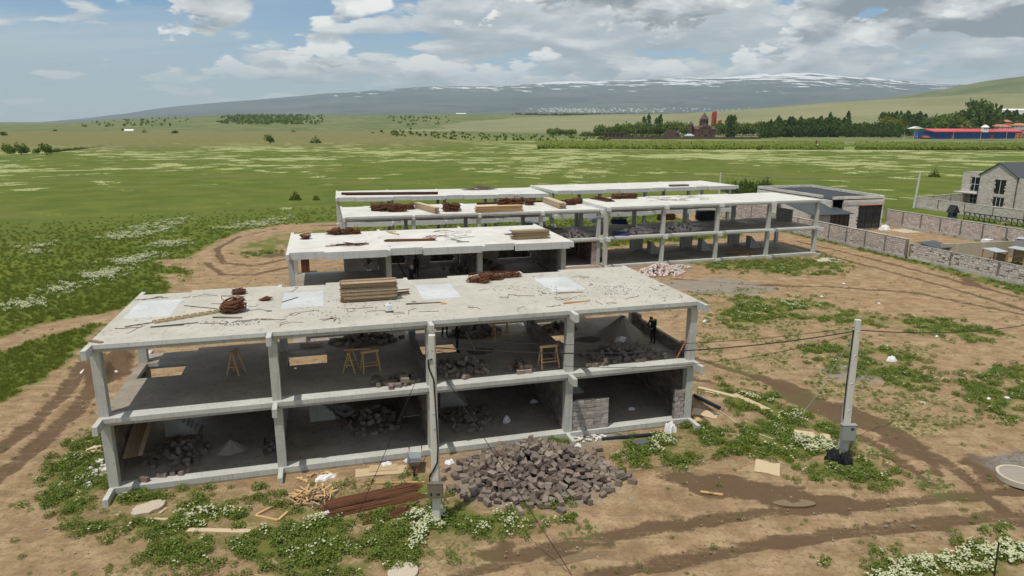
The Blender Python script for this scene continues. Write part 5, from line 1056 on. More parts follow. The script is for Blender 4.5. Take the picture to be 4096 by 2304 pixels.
tag(MB().tube(pts, .032, 6).build('cable', M['black_rubber'], None), 'thick black cable hanging down the pole in front into its meter box', 'cable')
pts = [P2+(T2-P2)*f-sx2*(.2-.02*math.sin(9*f))-sy2*.05 for f in (.93, .8, .65, .5, .38, .28)]
tag(MB().tube(pts, .03, 6).build('cable', M['black_rubber'], None), 'black cable hanging down the left side of the right-hand pole', 'cable')
hose = [q_('7', *p)+Vector((0, 0, .03)) for p in [(300, 925), (400, 995), (480, 1045), (580, 1050), (690, 1030), (780, 990)]]+[q_('7', 780, 990).lerp(T2-Vector((.1, 0, .8)), s_)-Vector((0, 0, 1.3*math.sin(s_*3.14)*(1-s_))) for s_ in (.25, .5, .75, .97)]
tag(MB().tube(hose, .012, 5).build('cable', M['sack_white'], None), 'pale loose cable drooping from the right-hand pole to the ground', 'cable')
tag(MB().tube([q_('7', *p)+Vector((0, 0, .02)) for p in [(575, 1085), (680, 1125), (800, 1142), (950, 1138), (1090, 1120)]], .014, 5).build('cable', M['sack_white'], None), 'pale cable on the ground left of the right-hand pole', 'cable')
rod('thin black iron stake in the flowers at the lower right corner', px(3400+1385/2.399, 1700+1449/2.399), px(3400+1385/2.399, 1700+1449/2.399)+Vector((.05, .1, 1.3)), .03, 'black_metal', 'iron_stake', 'stake')
# ------------------------------------------------------------------ little outhouse behind the second building
pb = px(1120+575/5.574, 900+1070/5.574, 0)
def outhouse():
    t = thing('outhouse', 'small rusty shed with wavy tin roof seen through the second building', 'shed', (pb.x, pb.y, 0), .05); w, d, h = .85, .9, 1.75
    n = 9
    for i in range(n): MB().box(-w/2+w*i/n+.004, -d/2-.02*(i % 2), 0, -w/2+w*(i+1)/n-.004, -d/2+.03, h).build('board', M['rust'], t)
    MB().box(-w/2, -d/2+.035, 0, -w/2+.03, d/2, h).build('side_panel', M['rust'], t); MB().box(w/2-.03, -d/2+.035, 0, w/2, d/2, h).build('side_panel', M['black_metal'], t); MB().box(-w/2+.03, d/2-.03, 0, w/2-.03, d/2, h+.15).build('back_panel', M['rust'], t)
    mb = MB(); m_ = 24
    for i in range(m_+1):
        x = -w/2-.12+(w+.24)*i/m_; z = .035*math.sin(i*1.57); mb.v += [(x, -d/2-.2, h+.02+z), (x, d/2+.15, h+.3+z)]
    mb.f = [(2*i, 2*i+2, 2*i+3, 2*i+1) for i in range(m_)]; mb.mi = [0]*m_; r = mb.build('roof', M['sheet_metal'], t); mo = r.modifiers.new('s', 'SOLIDIFY'); mo.thickness = .012
outhouse()
# pallets and small things on the ground by the long frame
def pallet(label, c, z, rz):
    t = thing('pallet', label, 'pallet', (c[0], c[1], z), rz)
    for i in range(7): MB().box(-.6+i*.18, -.4, .1, -.6+i*.18+.12, .4, .125).build('slat', M['wood_pale'], t)
    for y in (-.36, 0, .36): MB().box(-.6, y-.04, 0, .6, y+.04, .098).build('runner', M['wood_pale'], t)
pallet('wooden pallet lying at the right end of the long frame', px(2940+1240/4.262, 720+1255/4.262, .02).xy, .02, .2)
# ------------------------------------------------------------------ people
def person(label, loc, rz, joints, cloth, pants, skin, hat=None, sc=1.0, sleeve=None):
    """one continuous body grown over a posed skeleton; joints override the standing pose (metres, facing -Y)"""
    J = dict(pelvis=(0, 0, .95), spine=(0, 0, 1.15), chest=(0, 0, 1.36), neck=(0, 0, 1.50), head=(0, -.02, 1.60), crown=(0, -.01, 1.71))
    for s, n in ((-1, 'l'), (1, 'r')):
        J.update({n+'sh': (s*.185, 0, 1.42), n+'el': (s*.24, .02, 1.13), n+'wr': (s*.245, -.08, .88), n+'hd': (s*.245, -.11, .80), n+'hip': (s*.095, 0, .90), n+'kn': (s*.105, -.02, .50), n+'an': (s*.11, .02, .09), n+'toe': (s*.12, -.15, .04)})
    J.update(joints)
    Rd = dict(pelvis=(.15, .11), spine=(.14, .105), chest=(.165, .12), neck=(.06, .06), head=(.085, .1), crown=(.06, .07), sh=(.07, .07), el=(.048, .048), wr=(.033, .033), hd=(.045, .024), hip=(.098, .1), kn=(.062, .065), an=(.045, .05), toe=(.045, .03))
    E = [('pelvis', 'spine'), ('spine', 'chest'), ('chest', 'neck'), ('neck', 'head'), ('head', 'crown')]
    for n in 'lr': E += [('chest', n+'sh'), (n+'sh', n+'el'), (n+'el', n+'wr'), (n+'wr', n+'hd'), ('pelvis', n+'hip'), (n+'hip', n+'kn'), (n+'kn', n+'an'), (n+'an', n+'toe')]
    for n, s in (('l', -1), ('r', 1)):                      # five fingers on each hand
        h = Vector(J[n+'hd']); w = (h-Vector(J[n+'wr'])).normalized()
        for k in range(5):
            off = Vector((0, (k-2)*.018, 0)) if k else Vector((-s*.012, -.045, .03)); ln = (.045, .062, .07, .066, .052)[k]
            a = n+'f%da' % k; b = n+'f%db' % k; J[a] = tuple(h+off+w*(.03 if k else 0)); J[b] = tuple(h+off*1.1+w*(.03+ln)+Vector((-s*.02, 0, 0))); Rd['f%da' % k] = (.0095, .0095); Rd['f%db' % k] = (.008, .008); E += [(n+'hd', a), (a, b)]
    names = list(J); me = bpy.data.meshes.new('person'); me.from_pydata([Vector(J[k])*sc for k in names], [(names.index(a), names.index(b)) for a, b in E], [])
    o = link('person', me, None, loc, (0, 0, rz)); mo = o.modifiers.new('skin', 'SKIN'); mo.use_smooth_shade = True
    for i, k in enumerate(names):
        r = Rd.get(k) or Rd[k[1:]]; v = me.skin_vertices[0].data[i]; v.radius = (r[0]*sc, r[1]*sc); v.use_root = (k == 'pelvis')
    s_ = o.modifiers.new('sub', 'SUBSURF'); s_.levels = 1; s_.render_levels = 1
    dg = bpy.context.evaluated_depsgraph_get(); em = bpy.data.meshes.new_from_object(o.evaluated_get(dg)); o.modifiers.clear(); o.data = em
    for c_ in (cloth, pants, skin, 'black_rubber'): em.materials.append(M[c_])
    pts = [(k, Vector(J[k])*sc) for k in names]; cls = []
    for p in em.polygons:
        k = min(pts, key=lambda q: (q[1]-p.center).length_squared)[0]; k2 = k if k in ('pelvis', 'spine', 'chest', 'neck', 'head', 'crown') else k[1:]
        cls.append(2 if k2 in ('head', 'crown', 'neck', 'hd') or k2[0] == 'f' else 1 if k2 in ('pelvis', 'hip', 'kn', 'an') else 3 if k2 == 'toe' else 0)
    em.polygons.foreach_set('material_index', cls); em.polygons.foreach_set('use_smooth', [True]*len(cls))
    hd = Vector(J['head'])*sc; cr = Vector(J['crown'])*sc; up = (cr-hd).normalized()
    def cap(mn, nm, r, z0, brim=0.0):
        mb = MB(); n = 14; rings = [(r*1.02, z0), (r, z0+.05), (r*.75, z0+.10), (r*.3, z0+.125)]
        if brim: rings = [(r+brim, z0-.005), (r*1.02, z0+.008)]+rings[1:]
        for rr, z_ in rings: mb.v += [tuple(hd+up*z_+Vector((rr*math.cos(6.283*i/n), rr*1.12*math.sin(6.283*i/n), 0))) for i in range(n)]
        for j in range(len(rings)-1): mb.f += [(j*n+i, j*n+(i+1) % n, (j+1)*n+(i+1) % n, (j+1)*n+i) for i in range(n)]
        mb.f.append(tuple(range((len(rings)-1)*n, len(rings)*n))); mb.mi = [0]*len(mb.f); mb.build(nm, M[mn], o, smooth=True)
    cap(*((hat, 'hat', .105*sc, .03, .07) if hat else ('black_metal', 'hair', .1*sc, .03)))
    f = hd+Vector((0, -.105*sc, 0)); MB().obox(f+Vector((0, -.012, -.01)), (.025, .035, .045)).build('nose', M[skin], o)
    for s in (-1, 1): MB().obox(f+Vector((s*.035, .004, .025)), (.022, .012, .012)).build('eye', M['black_rubber'], o); MB().obox(hd+Vector((s*.092*sc, .0, .0)), (.018, .04, .06)).build('ear', M[skin], o)
    MB().obox(f+Vector((0, .004, -.055)), (.045, .012, .01)).build('mouth', M['sack_red'], o)
    return tag(o, label, 'person')
simple('jacket_green', (0.012, 0.055, 0.048), 0.9, .1); simple('jacket_dark', (0.018, 0.018, 0.024), 0.9, .1); simple('shirt_maroon', (0.05, 0.018, 0.026), 0.9, .1); simple('trousers_dark', (0.014, 0.015, 0.02), 0.9, .1); simple('skin', (0.42, 0.24, 0.16), .6, .3); simple('straw', (0.60, 0.46, 0.33), .9, .1); simple('yellow_cloth', (0.6, 0.55, 0.04), .8, .2)
pg = person('worker in a dark green jacket bending over by the right-hand block wall upstairs', (27.45, 3.35, 3.6), math.radians(-60), dict(chest=(0, -.10, 1.34), neck=(0, -.19, 1.47), head=(0, -.26, 1.54), crown=(0, -.31, 1.63), lel=(-.25, -.16, 1.15), lwr=(-.2, -.36, 1.08), lhd=(-.19, -.43, 1.05), rel=(.25, -.16, 1.15), rwr=(.2, -.36, 1.05), rhd=(.18, -.43, 1.02), lsh=(-.185, -.1, 1.40), rsh=(.185, -.1, 1.40)), 'jacket_green', 'trousers_dark', 'skin')
MB().obox((.1, -.03, 1.42), (.17, .15, .12), R3(.3, 0, 0)).build('yellow_shoulder_patch', M['yellow_cloth'], pg)
person('tall worker in dark maroon standing inside the second building', (16.75, 24.05, 3.6), math.radians(200), dict(head=(0, -.05, 1.60), crown=(0, -.05, 1.71)), 'shirt_maroon', 'trousers_dark', 'jacket_dark', sc=1.03)
ph_ = px(1500+812/5.574, 900+905/5.574, 5.28); person('worker in a pale sun hat and dark clothes inside the second building', (ph_.x, ph_.y, 3.6), math.radians(30), dict(lel=(-.24, -.06, 1.14), lwr=(-.12, -.3, 1.0), lhd=(-.08, -.36, .97), rel=(.24, -.06, 1.14), rwr=(.12, -.3, 1.0), rhd=(.08, -.36, .97)), 'jacket_dark', 'trousers_dark', 'skin', 'straw', .97)
person('worker in dark clothes leaning on a shovel upstairs in the third bay', (16.35, 4.7, 3.6), math.radians(80), dict(chest=(0, -.07, 1.35), neck=(0, -.13, 1.48), head=(0, -.18, 1.57), crown=(0, -.2, 1.68), lel=(-.24, -.2, 1.2), lwr=(-.1, -.42, 1.15), lhd=(-.07, -.48, 1.12), rel=(.25, -.12, 1.15), rwr=(.12, -.36, .95), rhd=(.1, -.43, .93)), 'jacket_dark', 'trousers_dark', 'skin')
rod('wooden shovel handle held by the worker in the third bay', (16.85, 4.62, 4.75), (17.35, 4.45, 3.62), .018, 'wood_pale', 'shovel', 'shovel')
person('worker mostly hidden by the roof edge at the back of the third bay', (16.2, 7.6, 3.6), math.radians(10), dict(lkn=(-.16, -.04, .5), lan=(-.2, 0, .09), ltoe=(-.22, -.16, .04)), 'jacket_dark', 'trousers_dark', 'skin')
# ------------------------------------------------------------------ houses on the right
def window(parent, face, a0, a1, z0, z1, pos, nx=2, nz=1, frame='far_white', out=0.03, name='window'):
    """glazed opening: frame bars and dark panes. face 'v': wall at Y=pos looking to -Y; 'u': wall at X=pos looking to -X"""
    P_ = (lambda a, d, z: (a, pos-d, z)) if face == 'v' else (lambda a, d, z: (pos-d, a, z))
    def bx(aa, ab, za, zb, d0, d1): p, q = P_(aa, d0, za), P_(ab, d1, zb); return MB().box(*p, *q)
    w = bx(a0, a1, z0, z1, .002, out).build(name, M['glass'], parent); t = .05*max(1, (a1-a0)/2)
    for i in range(nx+1): c = a0+(a1-a0)*i/nx; bx(c-t/2, c+t/2, z0, z1, out+.002, out+.05).build('mullion', M[frame], w)
    for j in range(nz+1): c = z0+(z1-z0)*j/nz; bx(a0, a1, c-t/2, c+t/2, out+.003, out+.044).build('transom', M[frame], w)
    return w
h1 = thing('flat_roofed_house', 'white block house with black flat roof behind the dirt road wall', 'house')
block_wall(h1, (85.9, 56.2), (93.35, 56.2), 0.1, 4.7, .3, .24, .6, 'block_white', 'mortar_pale', 140, .05, gaps=[(2.9, 7.0, .3, 3.8)])
block_wall(h1, (84.1, 75), (84.1, 56.4), 0.1, 4.7, .3, .24, .6, 'block_white', 'mortar_pale', 60, .05)
block_wall(h1, (93.4, 56.4), (95.3, 75), 0.1, 4.7, .3, .24, .6, 'block_white', 'mortar_pale', 0, .05)
block_wall(h1, (84.2, 75.1), (95.3, 75.1), 0.1, 4.7, .3, .24, .6, 'block_white', 'mortar_pale', 0, .05)
MB().prism([(84.2, 56.3), (93.3, 56.3), (95.2, 75), (84.2, 75)], 4.70, 4.8).build('roof', M['roof_black'], h1, fixn=True)
MB().prism([(85.9, 56.6), (93.2, 56.6), (93.2, 57.2), (85.9, 57.2)], .05, .1).build('floor', M['floor'], h1, fixn=True)
for p, q in (((84.0, 56.2), (93.4, 56.2)), ((84.1, 58.5), (84.1, 75)), ((84.1, 75.1), (95.3, 75.1)), ((95.3, 75), (93.4, 56.3))):
    block_wall(h1, p, q, 4.81, 5.25, .28, .21, .62, 'block_white', 'mortar_pale', 30, .05, name='parapet')
MB().box(85.8, 55.98, 3.9, 93.45, 56.04, 4.35).build('lintel_band', M['mortar_pale'], h1)
window(h1, 'v', 88.85, 92.95, .3, 3.8, 56.05, 3, 3, 'black_metal'); MB().box(88.8, 55.9, 3.8, 93, 56.0, 3.9).build('lintel_board', M['orange_paint'], h1)
# lean-to with ribbed roof
mb = MB(); n = 26; e0, e1, r0, r1 = Vector((79.0, 53.9, 2.85)), Vector((85.9, 53.6, 2.95)), Vector((79.0, 62, 4.1)), Vector((84.0, 59.5, 4.35))
for i in range(n+1):
    s = i/n; z = .05*(i % 2); a, b = e0.lerp(e1, s), r0.lerp(r1, s); mb.v += [(a.x, a.y, a.z+z), (b.x, b.y, b.z+z), (a.x, a.y, a.z-.08), (b.x, b.y, b.z-.08)]
for i in range(n): o = 4*i; mb.f += [(o, o+4, o+5, o+1), (o+2, o+3, o+7, o+6), (o, o+2, o+6, o+4)]
mb.mi = [0]*len(mb.f); mb.build('lean_to_roof', M['roof_slate'], h1)
MB().box(79.3, 54.2, .05, 82.2, 54.4, 2.8).build('lean_to_wall', M['plaster_grey'], h1); window(h1, 'v', 82.3, 85.6, .3, 2.75, 54.3, 4, 1, 'black_metal'); MB().box(82.2, 54.6, .05, 85.7, 54.7, 2.75).build('lean_to_back', M['black_metal'], h1)
crumpled('white_bag', 'white sacks piled at the corner of the flat-roofed house', 'bag', (93.3, 55.2), 1.8, 1.1, .7, 'white_plastic', 60)
MB().box(93.8, 51, 0.0, 97, 56, .05); tag(MB().box(93.6, 51.5, -.1, 96.8, 55.0, .06).build('concrete_pad', M['slab_stone'], None), 'pale concrete pad beside the flat-roofed house', 'slab')
h2 = thing('gabled_house', 'two-storey grey block house with dark gable roof at the right edge', 'house')
X0 = 138.7
block_wall(h2, (X0, 78.9), (X0, 71.0), 0.05, 6.1, .3, .28, .55, 'stone_light', 'mortar_pale', 200, .1, gaps=[(3.25, 5.7, 2.45, 5.4), (3.3, 5.8, .0, 1.95)])
block_wall(h2, (X0+1.2, 83.8), (X0+1.2, 79.0), 0.05, 6.2, .3, .28, .55, 'stone_light', 'mortar_pale', 80, .1, gaps=[(1.9, 4.5, 2.5, 5.4), (2.1, 4.5, 0, 1.95)])
block_wall(h2, (X0+.1, 70.9), (X0+.1, 60), 0.05, 5.9, .3, .28, .55, 'stone_light', 'mortar_pale', 0, .1)
block_wall(h2, (X0+1.2, 84), (X0+12, 84), 0.05, 6.2, .3, .28, .55, 'stone_light', 'mortar_pale', 0, .1)
MB().add([(X0-.12, 78.95, 6.12), (X0-.12, 71.0, 6.12), (X0-.12, 75.1, 8.55), (X0+.12, 78.95, 6.12), (X0+.12, 71.0, 6.12), (X0+.12, 75.1, 8.55)], [(0, 1, 2), (5, 4, 3), (0, 3, 4, 1), (1, 4, 5, 2), (2, 5, 3, 0)]).build('gable', M['stone_light'], h2)
for (ya, za, yb, zb) in ((79.35, 6.05, 75.1, 8.72), (75.1, 8.72, 70.7, 6.0)):
    MB().add([(X0-.35, ya, za), (X0+14, ya, za), (X0+14, yb, zb), (X0-.35, yb, zb), (X0-.35, ya, za-.16), (X0+14, ya, za-.16), (X0+14, yb, zb-.16), (X0-.35, yb, zb-.16)], BF).build('roof_slope', M['roof_slate'], h2, fixn=True)
MB().box(X0+1.1, 79, 6.2, X0+12, 84, 6.35).build('annex_roof', M['plaster_grey'], h2); MB().box(X0-.6, 78.98, 2.1, X0+1.1, 84.2, 2.3).build('balcony_slab', M['far_wall'], h2); MB().box(X0+.2, 60, 5.9, X0+12, 70.6, 6.1).build('wing_roof', M['roof_slate'], h2)
window(h2, 'u', 73.2, 75.7, 2.45, 5.4, X0, 2, 1, 'far_white'); window(h2, 'u', 73.1, 75.6, .1, 1.95, X0, 3, 1, 'far_white'); window(h2, 'u', 79.2, 81.9, 2.5, 5.4, X0+1.2, 3, 2, 'far_white'); window(h2, 'u', 79.2, 81.7, .1, 1.95, X0+1.2, 3, 2, 'far_white')
for y in (78.95, 71.0): MB().tube([(X0-.2, y, 6.0), (X0-.2, y, 0.05)], .06, 8).build('downpipe', M['black_metal'], h2)
# yard sheds at the right edge
def zr(x, y, z): return px(3500+x/4.322, 880+y/4.322, z)
def shed(label, corners, z, hz, roof_m, wall_m, posts=False, slope=.2):
    t = thing('shed', label, 'shed', (0, 0, 0)); c = [zr(*q, z) for q in corners]; cz = [z, z+slope, z+slope, z]
    mb = MB(); mb.v = [(p.x, p.y, q) for p, q in zip(c, cz)]+[(p.x, p.y, q-.06) for p, q in zip(c, cz)]; mb.f = BF[:]; mb.mi = [0]*6; mb.build('roof', M[roof_m], t, fixn=True)
    m_ = sum(c, Vector())/4; ins = [m_+(p-m_)*.92 for p in c]
    if posts:
        for p in ins: MB().box(p.x-.06, p.y-.06, 0, p.x+.06, p.y+.06, z-.05).build('post', M['wood_old'], t)
        a, b = ins[2], ins[3]; MB().bar((a.x, a.y, z*.45), (b.x, b.y, z*.45), .06, z*.7).build('back_panel', M[wall_m], t)
    else:
        for i in range(4): a, b = ins[i], ins[(i+1) % 4]; MB().bar((a.x, a.y, (z-.1)/2), (b.x, b.y, (z-.1)/2), .1, z-.1).build('wall', M[wall_m], t)
shed('dark flat-roofed shed behind the rubble wall', [(1120, 497), (715, 415), (1010, 378), (1405, 462)], 1.55, 2, 'roof_slate', 'roof_slate')
shed('left open shelter with pale tin roof behind the rubble wall', [(2100, 555), (1850, 497), (2080, 488), (2310, 545)], 1.9, 2, 'sheet_metal', 'wood_old', True, .1)
shed('right open shelter with pale tin roof at the picture edge', [(2620, 530), (2290, 490), (2420, 460), (2640, 482)], 1.9, 2, 'sheet_metal', 'wood_old', True, .1)
shed('block outbuilding with tin roof at the upper right of the yard', [(2700, 345), (2425, 330), (2500, 305), (2720, 310)], 2.6, 2, 'sheet_metal', 'plaster_grey', False, .1)
a, b = zr(1150, 412, 2.0), zr(2430, 358, 2.0); t = thing('garden_wall', 'plain beige rendered wall crossing the yard behind the sheds', 'wall'); d_ = (b-a); c = (a+b)/2; rz = math.atan2(d_.y, d_.x); MB().obox((c.x, c.y, 1.0), (d_.length, .2, 2.0), R3(0, 0, rz)).build('panel', M['plaster_beige'], t)
for f in (.2, .55): q = a.lerp(b, f); MB().obox((q.x, q.y-.12, 1.0), (.5, .12, 1.98), R3(0, 0, rz)).build('pier', M['slab_stone'], t)
p = zr(1945, 355, 1.0); t = thing('water_tank', 'white caged water container against the brownish wall', 'tank', (p.x, p.y, 0), .2); MB().box(-.6, -.5, .15, .6, .5, 1.15).build('tank', M['white_plastic'], t)
for i in range(7): MB().box(-.62+i*.2, -.53, .1, -.59+i*.2, -.51, 1.17).build('cage_bar', M['steel'], t)
MB().box(-.62, -.53, 0, .62, .53, .12).build('pallet_base', M['wood_grey'], t)
p = zr(2090, 640, 0); t = thing('wooden_post', 'tall thin wooden post with crossbar in the yard', 'post', (p.x, p.y, 0)); MB().box(-.05, -.05, 0, .05, .05, 4.2).build('shaft', M['wood_pale'], t); MB().box(-.7, -.04, 4.2, .7, .04, 4.26).build('crossbar', M['wood_pale'], t)
t = thing('rail_fence', 'low wooden rail fence in front of the shelters', 'fence'); a, b = zr(1960, 650, .9), zr(2640, 618, .9); MB().bar(a, b, .08, .08).build('rail', M['wood_pale'], t)
for f in (.05, .5, .95): q = a.lerp(b, f); MB().box(q.x-.05, q.y-.05, 0, q.x+.05, q.y+.05, .88).build('post', M['wood_pale'], t)
# steel truss and small barbecue chimney behind the brownish wall
def pu_(x, y, X): d = ray(2900+x/2.154, 600+y/2.154); return CAM+d*((X-CAM.x)/d.x)
t = thing('steel_truss', 'black welded roof truss lying above the brownish wall', 'truss'); n = 12; ta, tb, ba, bb = pu_(2065, 535, 104), pu_(2620, 610, 104), pu_(2057, 592, 104), pu_(2620, 668, 104)
MB().bar(ta, tb, .12).build('top_chord', M['black_metal'], t); MB().bar(ba, bb, .12).build('bottom_chord', M['black_metal'], t)
for i in range(n+1): MB().bar(ta.lerp(tb, i/n), ba.lerp(bb, i/n), .08).build('upright', M['black_metal'], t)
for i in range(n): MB().bar(ta.lerp(tb, i/n), ba.lerp(bb, (i+1)/n), .06).build('diagonal', M['black_metal'], t)
for i in (0, 4, 8, 12): q = ba.lerp(bb, i/n); MB().bar((q.x, q.y, 0), q, .1).build('leg', M['black_metal'], t)
q = pu_(1955, 590, 100); t = thing('barbecue_chimney', 'small chimney with peaked cap behind the brownish wall', 'chimney', (q.x, q.y, 0)); MB().box(-.5, -.5, 0, .5, .5, q.z+.3).build('stack', M['tar_grey'], t); MB().add([(-.7, -.6, q.z+.9), (.7, -.6, q.z+.9), (0, -.6, q.z+2.0), (-.7, .6, q.z+.9), (.7, .6, q.z+.9), (0, .6, q.z+2.0)], [(0, 1, 2), (5, 4, 3), (0, 3, 4, 1), (1, 4, 5, 2), (2, 5, 3, 0)]).build('cap', M['black_metal'], t)
for s in (-.4, .4): MB().box(s-.05, -.4, q.z+.3, s+.05, .4, q.z+.9).build('support', M['tar_grey'], t)
# ------------------------------------------------------------------ trees
def crown_mesh(kind, seed, mn, n, leaf):
    rs = random.Random(seed); mb = MB(); lob = [(rs.uniform(-.5, .5), rs.uniform(-.5, .5), rs.uniform(.35, .85), rs.uniform(.28, .5)) for _ in range(7)]
    for _ in range(n):
        if kind == 'poplar':
            z = rs.random()**1.05; r = .16*math.sin(math.pi*min(1, z*.92+.08))**.7*math.sqrt(rs.random())*1.1; a = rs.uniform(0, 6.28); p = Vector((r*math.cos(a), r*math.sin(a), .03+.97*z))
        elif kind == 'bush':
            a = rs.uniform(0, 6.28); q = math.sqrt(rs.random()); h = (1-q**2)*.9*(.75+.35*math.sin(5*a+seed)); p = Vector((.6*q*math.cos(a), .6*q*math.sin(a), max(.03, h*rs.random()**.45)))
        else:
            l = rs.choice(lob); v = Vector((rs.gauss(0, 1), rs.gauss(0, 1), rs.gauss(0, 1))).normalized()*l[3]*rs.random()**.35; p = Vector((l[0]*.55, l[1]*.55, l[2]*.8))+v*.75; p.z = max(.16, p.z)
        s = leaf*rs.uniform(.6, 1.3); M3 = R3(rs.uniform(0, 6.28), rs.uniform(0, 6.28), rs.uniform(0, 6.28))
        mb.add([p+M3 @ Vector(q)*s for q in ((-.5, -.35, 0), (.5, -.3, 0), (.4, .4, .06), (-.35, .4, -.05))], [(0, 1, 2, 3)])
    return mb.mesh('crown', M[mn])
def trunk_mesh(kind):
    mb = MB()
    if kind == 'poplar': mb.tube([(0, 0, 0), (.003, .002, .45), (0, 0, .92)], .016, 6, r1=.003)
    elif kind == 'bush':
        for k in range(4): a = k*1.6; mb.tube([(0, 0, 0), (.1*math.cos(a), .1*math.sin(a), .25), (.25*math.cos(a), .25*math.sin(a), .55)], .02, 5, r1=.006)
    else:
        mb.tube([(0, 0, 0), (.01, .01, .28), (0, 0, .55)], .03, 6, r1=.015)
        for k in range(4): a = k*1.57+.4; mb.tube([(0, 0, .26), (.12*math.cos(a), .12*math.sin(a), .45), (.28*math.cos(a), .28*math.sin(a), .62)], .014, 5, r1=.004)
    return mb.mesh('trunk', M['bark'])
CRW = {}
for kind, mn, n, lf in (('poplar', 'leaf_poplar', 260, .075), ('round', 'leaf_tree', 330, .12), ('bush', 'leaf_bush', 420, .09), ('dark', 'leaf_poplar', 330, .12), ('yellow', 'leaf_yellow', 260, .12)):
    CRW[kind] = [crown_mesh('round' if kind in ('dark', 'yellow') else kind, 100+i+len(kind), mn, n, lf) for i in range(3)]
TRK = {k: trunk_mesh(k) for k in ('poplar', 'round', 'bush')}
KN = {'poplar': 'poplar_tree', 'round': 'leafy_tree', 'bush': 'bush', 'dark': 'leafy_tree', 'yellow': 'leafy_tree'}
def tree(kind, p, h, label, group, wide=1.0):
    t = thing(KN[kind], label, 'bush' if kind == 'bush' else 'tree', p, U(0, 6.28), group); w = h*wide*U(.9, 1.1)
    link('trunk', TRK['round' if kind in ('dark', 'yellow') else kind], t, None, None, (w, w, h)); link('crown', random.choice(CRW[kind]), t, None, None, (w, w, h*U(.93, 1.07))); return t
def grove(kind, x0, x1, yb, n, h0, h1_, label, group, wide=1.0, z=0.0, r=None):
    for i in range(n):
        x = x0+(x1-x0)*(i+.5+U(-.45, .45))/n; y = yb+U(-2.5, 2.5); p = px(x, y, z) if r is None else pr(x, 500, r*U(.95, 1.05)); p.z = z if r is None else z; tree(kind, p, U(h0, h1_), label, group, wide)
grove('round', 2190, 2305, 541, 9, 7, 10, 'low dark tree of the small clump left of the churchyard', 'low trees left of the churchyard', 1.1)
grove('bush', 2330, 2400, 545, 7, 7, 10, 'brownish scrub tree just left of the churchyard', 'scrub left of the churchyard', 1.3)
grove('round', 2390, 2520, 543, 16, 12, 16, 'olive-green tree behind the left part of the churchyard', 'trees behind the churchyard, left', .95)
grove('round', 2500, 2760, 541, 26, 15, 20, 'light green tree behind the churchyard wall', 'trees behind the churchyard, middle', .9)
for x, h in ((2573, 31), (2592, 33), (2622, 27), (2632, 29), (2640, 33)): tree('poplar', px(x, 541), h*.85, 'slim dark poplar rising above the churchyard trees', 'slim poplars above the churchyard', .9)
grove('round', 2855, 3045, 541, 24, 15, 20, 'light green tree right of the church', 'trees right of the church', .95)
for x in (2908, 2917, 2926, 2934): tree('poplar', px(x, 549), U(24, 27), 'tall dark poplar of the pair right of the church', 'poplar pair right of the church', .9)
grove('poplar', 3040, 3110, 551, 14, 17, 21, 'dark poplar at the left end of the long poplar row', 'left end of the poplar row', 1.1)
grove('poplar', 3100, 3390, 547, 46, 20, 26, 'dark poplar in the dense middle of the poplar row', 'dense middle of the poplar row', 1.25)
grove('dark', 3160, 3330, 543, 14, 20, 25, 'broad dark tree mixed into the poplar row', 'broad trees in the poplar row', .8)
for x, h in ((3312, 35), (3385, 41), (3322, 32)): tree('poplar', px(x, 545), h*.86, 'tallest poplar towering over the poplar row', 'tallest poplars of the row', .95)
grove('poplar', 3385, 3600, 549, 34, 14, 18, 'medium poplar in the right part of the poplar row', 'right part of the poplar row', 1.1)
grove('round', 3400, 3620, 540, 20, 16, 20, 'green tree behind the right part of the poplar row', 'trees behind the poplar row', 1.0)
grove('round', 3040, 3400, 540, 30, 16, 22, 'mid-green tree filling the background of the poplar row', 'background of the poplar row', .95)
grove('round', 3600, 3740, 543, 16, 12, 17, 'mid-green tree between the poplar row and the blue warehouse', 'trees before the warehouse', 1.0)
grove('poplar', 3520, 3700, 500, 22, 22, 28, 'distant poplar on the rise behind the poplar row', 'poplars on the rise', 1.2, 8, 1180)
grove('yellow', 3530, 3610, 500, 5, 19, 23, 'yellow-green tree on the rise among the distant poplars', 'yellow trees on the rise', .9, 8, 1150)
grove('dark', 3690, 3760, 548, 9, 20, 26, 'dark tree just left of the blue warehouse', 'trees left of the blue warehouse', .8)
grove('round', 3740, 3870, 500, 16, 22, 28, 'green tree behind the blue warehouse', 'trees behind the blue warehouse', .9, 4, 1050)
grove('dark', 3885, 3965, 500, 7, 36, 42, 'huge dark tree behind the right half of the blue warehouse', 'huge trees behind the warehouse', .75, 6, 1080)
grove('poplar', 3950, 4100, 500, 10, 20, 30, 'slim tree right of the huge dark trees', 'slim trees at the right edge', 1.1, 8, 1150)
grove('round', 2440, 2750, 551.5, 22, 4.2, 5.2, 'small clipped ball tree in the churchyard row', 'clipped churchyard trees', 1.15)
for i, (x, y) in enumerate([(20, 200), (270, 176), (600, 174), (710, 187), (860, 192), (1440, 185), (1830, 190), (1935, 186), (2015, 170), (2225, 184), (2270, 190), (1550, 232), (1325, 236)]):
    p = px(x/1.2267, 380+y/1.2267, 4.5); tree('bush' if i % 2 else 'round', (p.x, p.y, 4.0), U(3.2, 5.5), 'scattered bush or small tree on the stony plateau at the left', 'bushes on the plateau', 1.2)
for x, y, h in ((40, 285, 5), (105, 292, 6.5), (130, 290, 4), (230, 295, 6), (60, 295, 4), (180, 292, 3.5)): tree('round', px(x/1.2267, 380+y/1.2267), h, 'dark bushy tree on the left edge of the meadow', 'trees at the left meadow edge', 1.1)
for i in range(26): tree('bush', px((260+i*13)/1.2267, 380+(282-.75*i)/1.2267), U(2, 3), 'low reed bush in the row along the left meadow edge', 'reed bushes at the left meadow edge', 1.3)
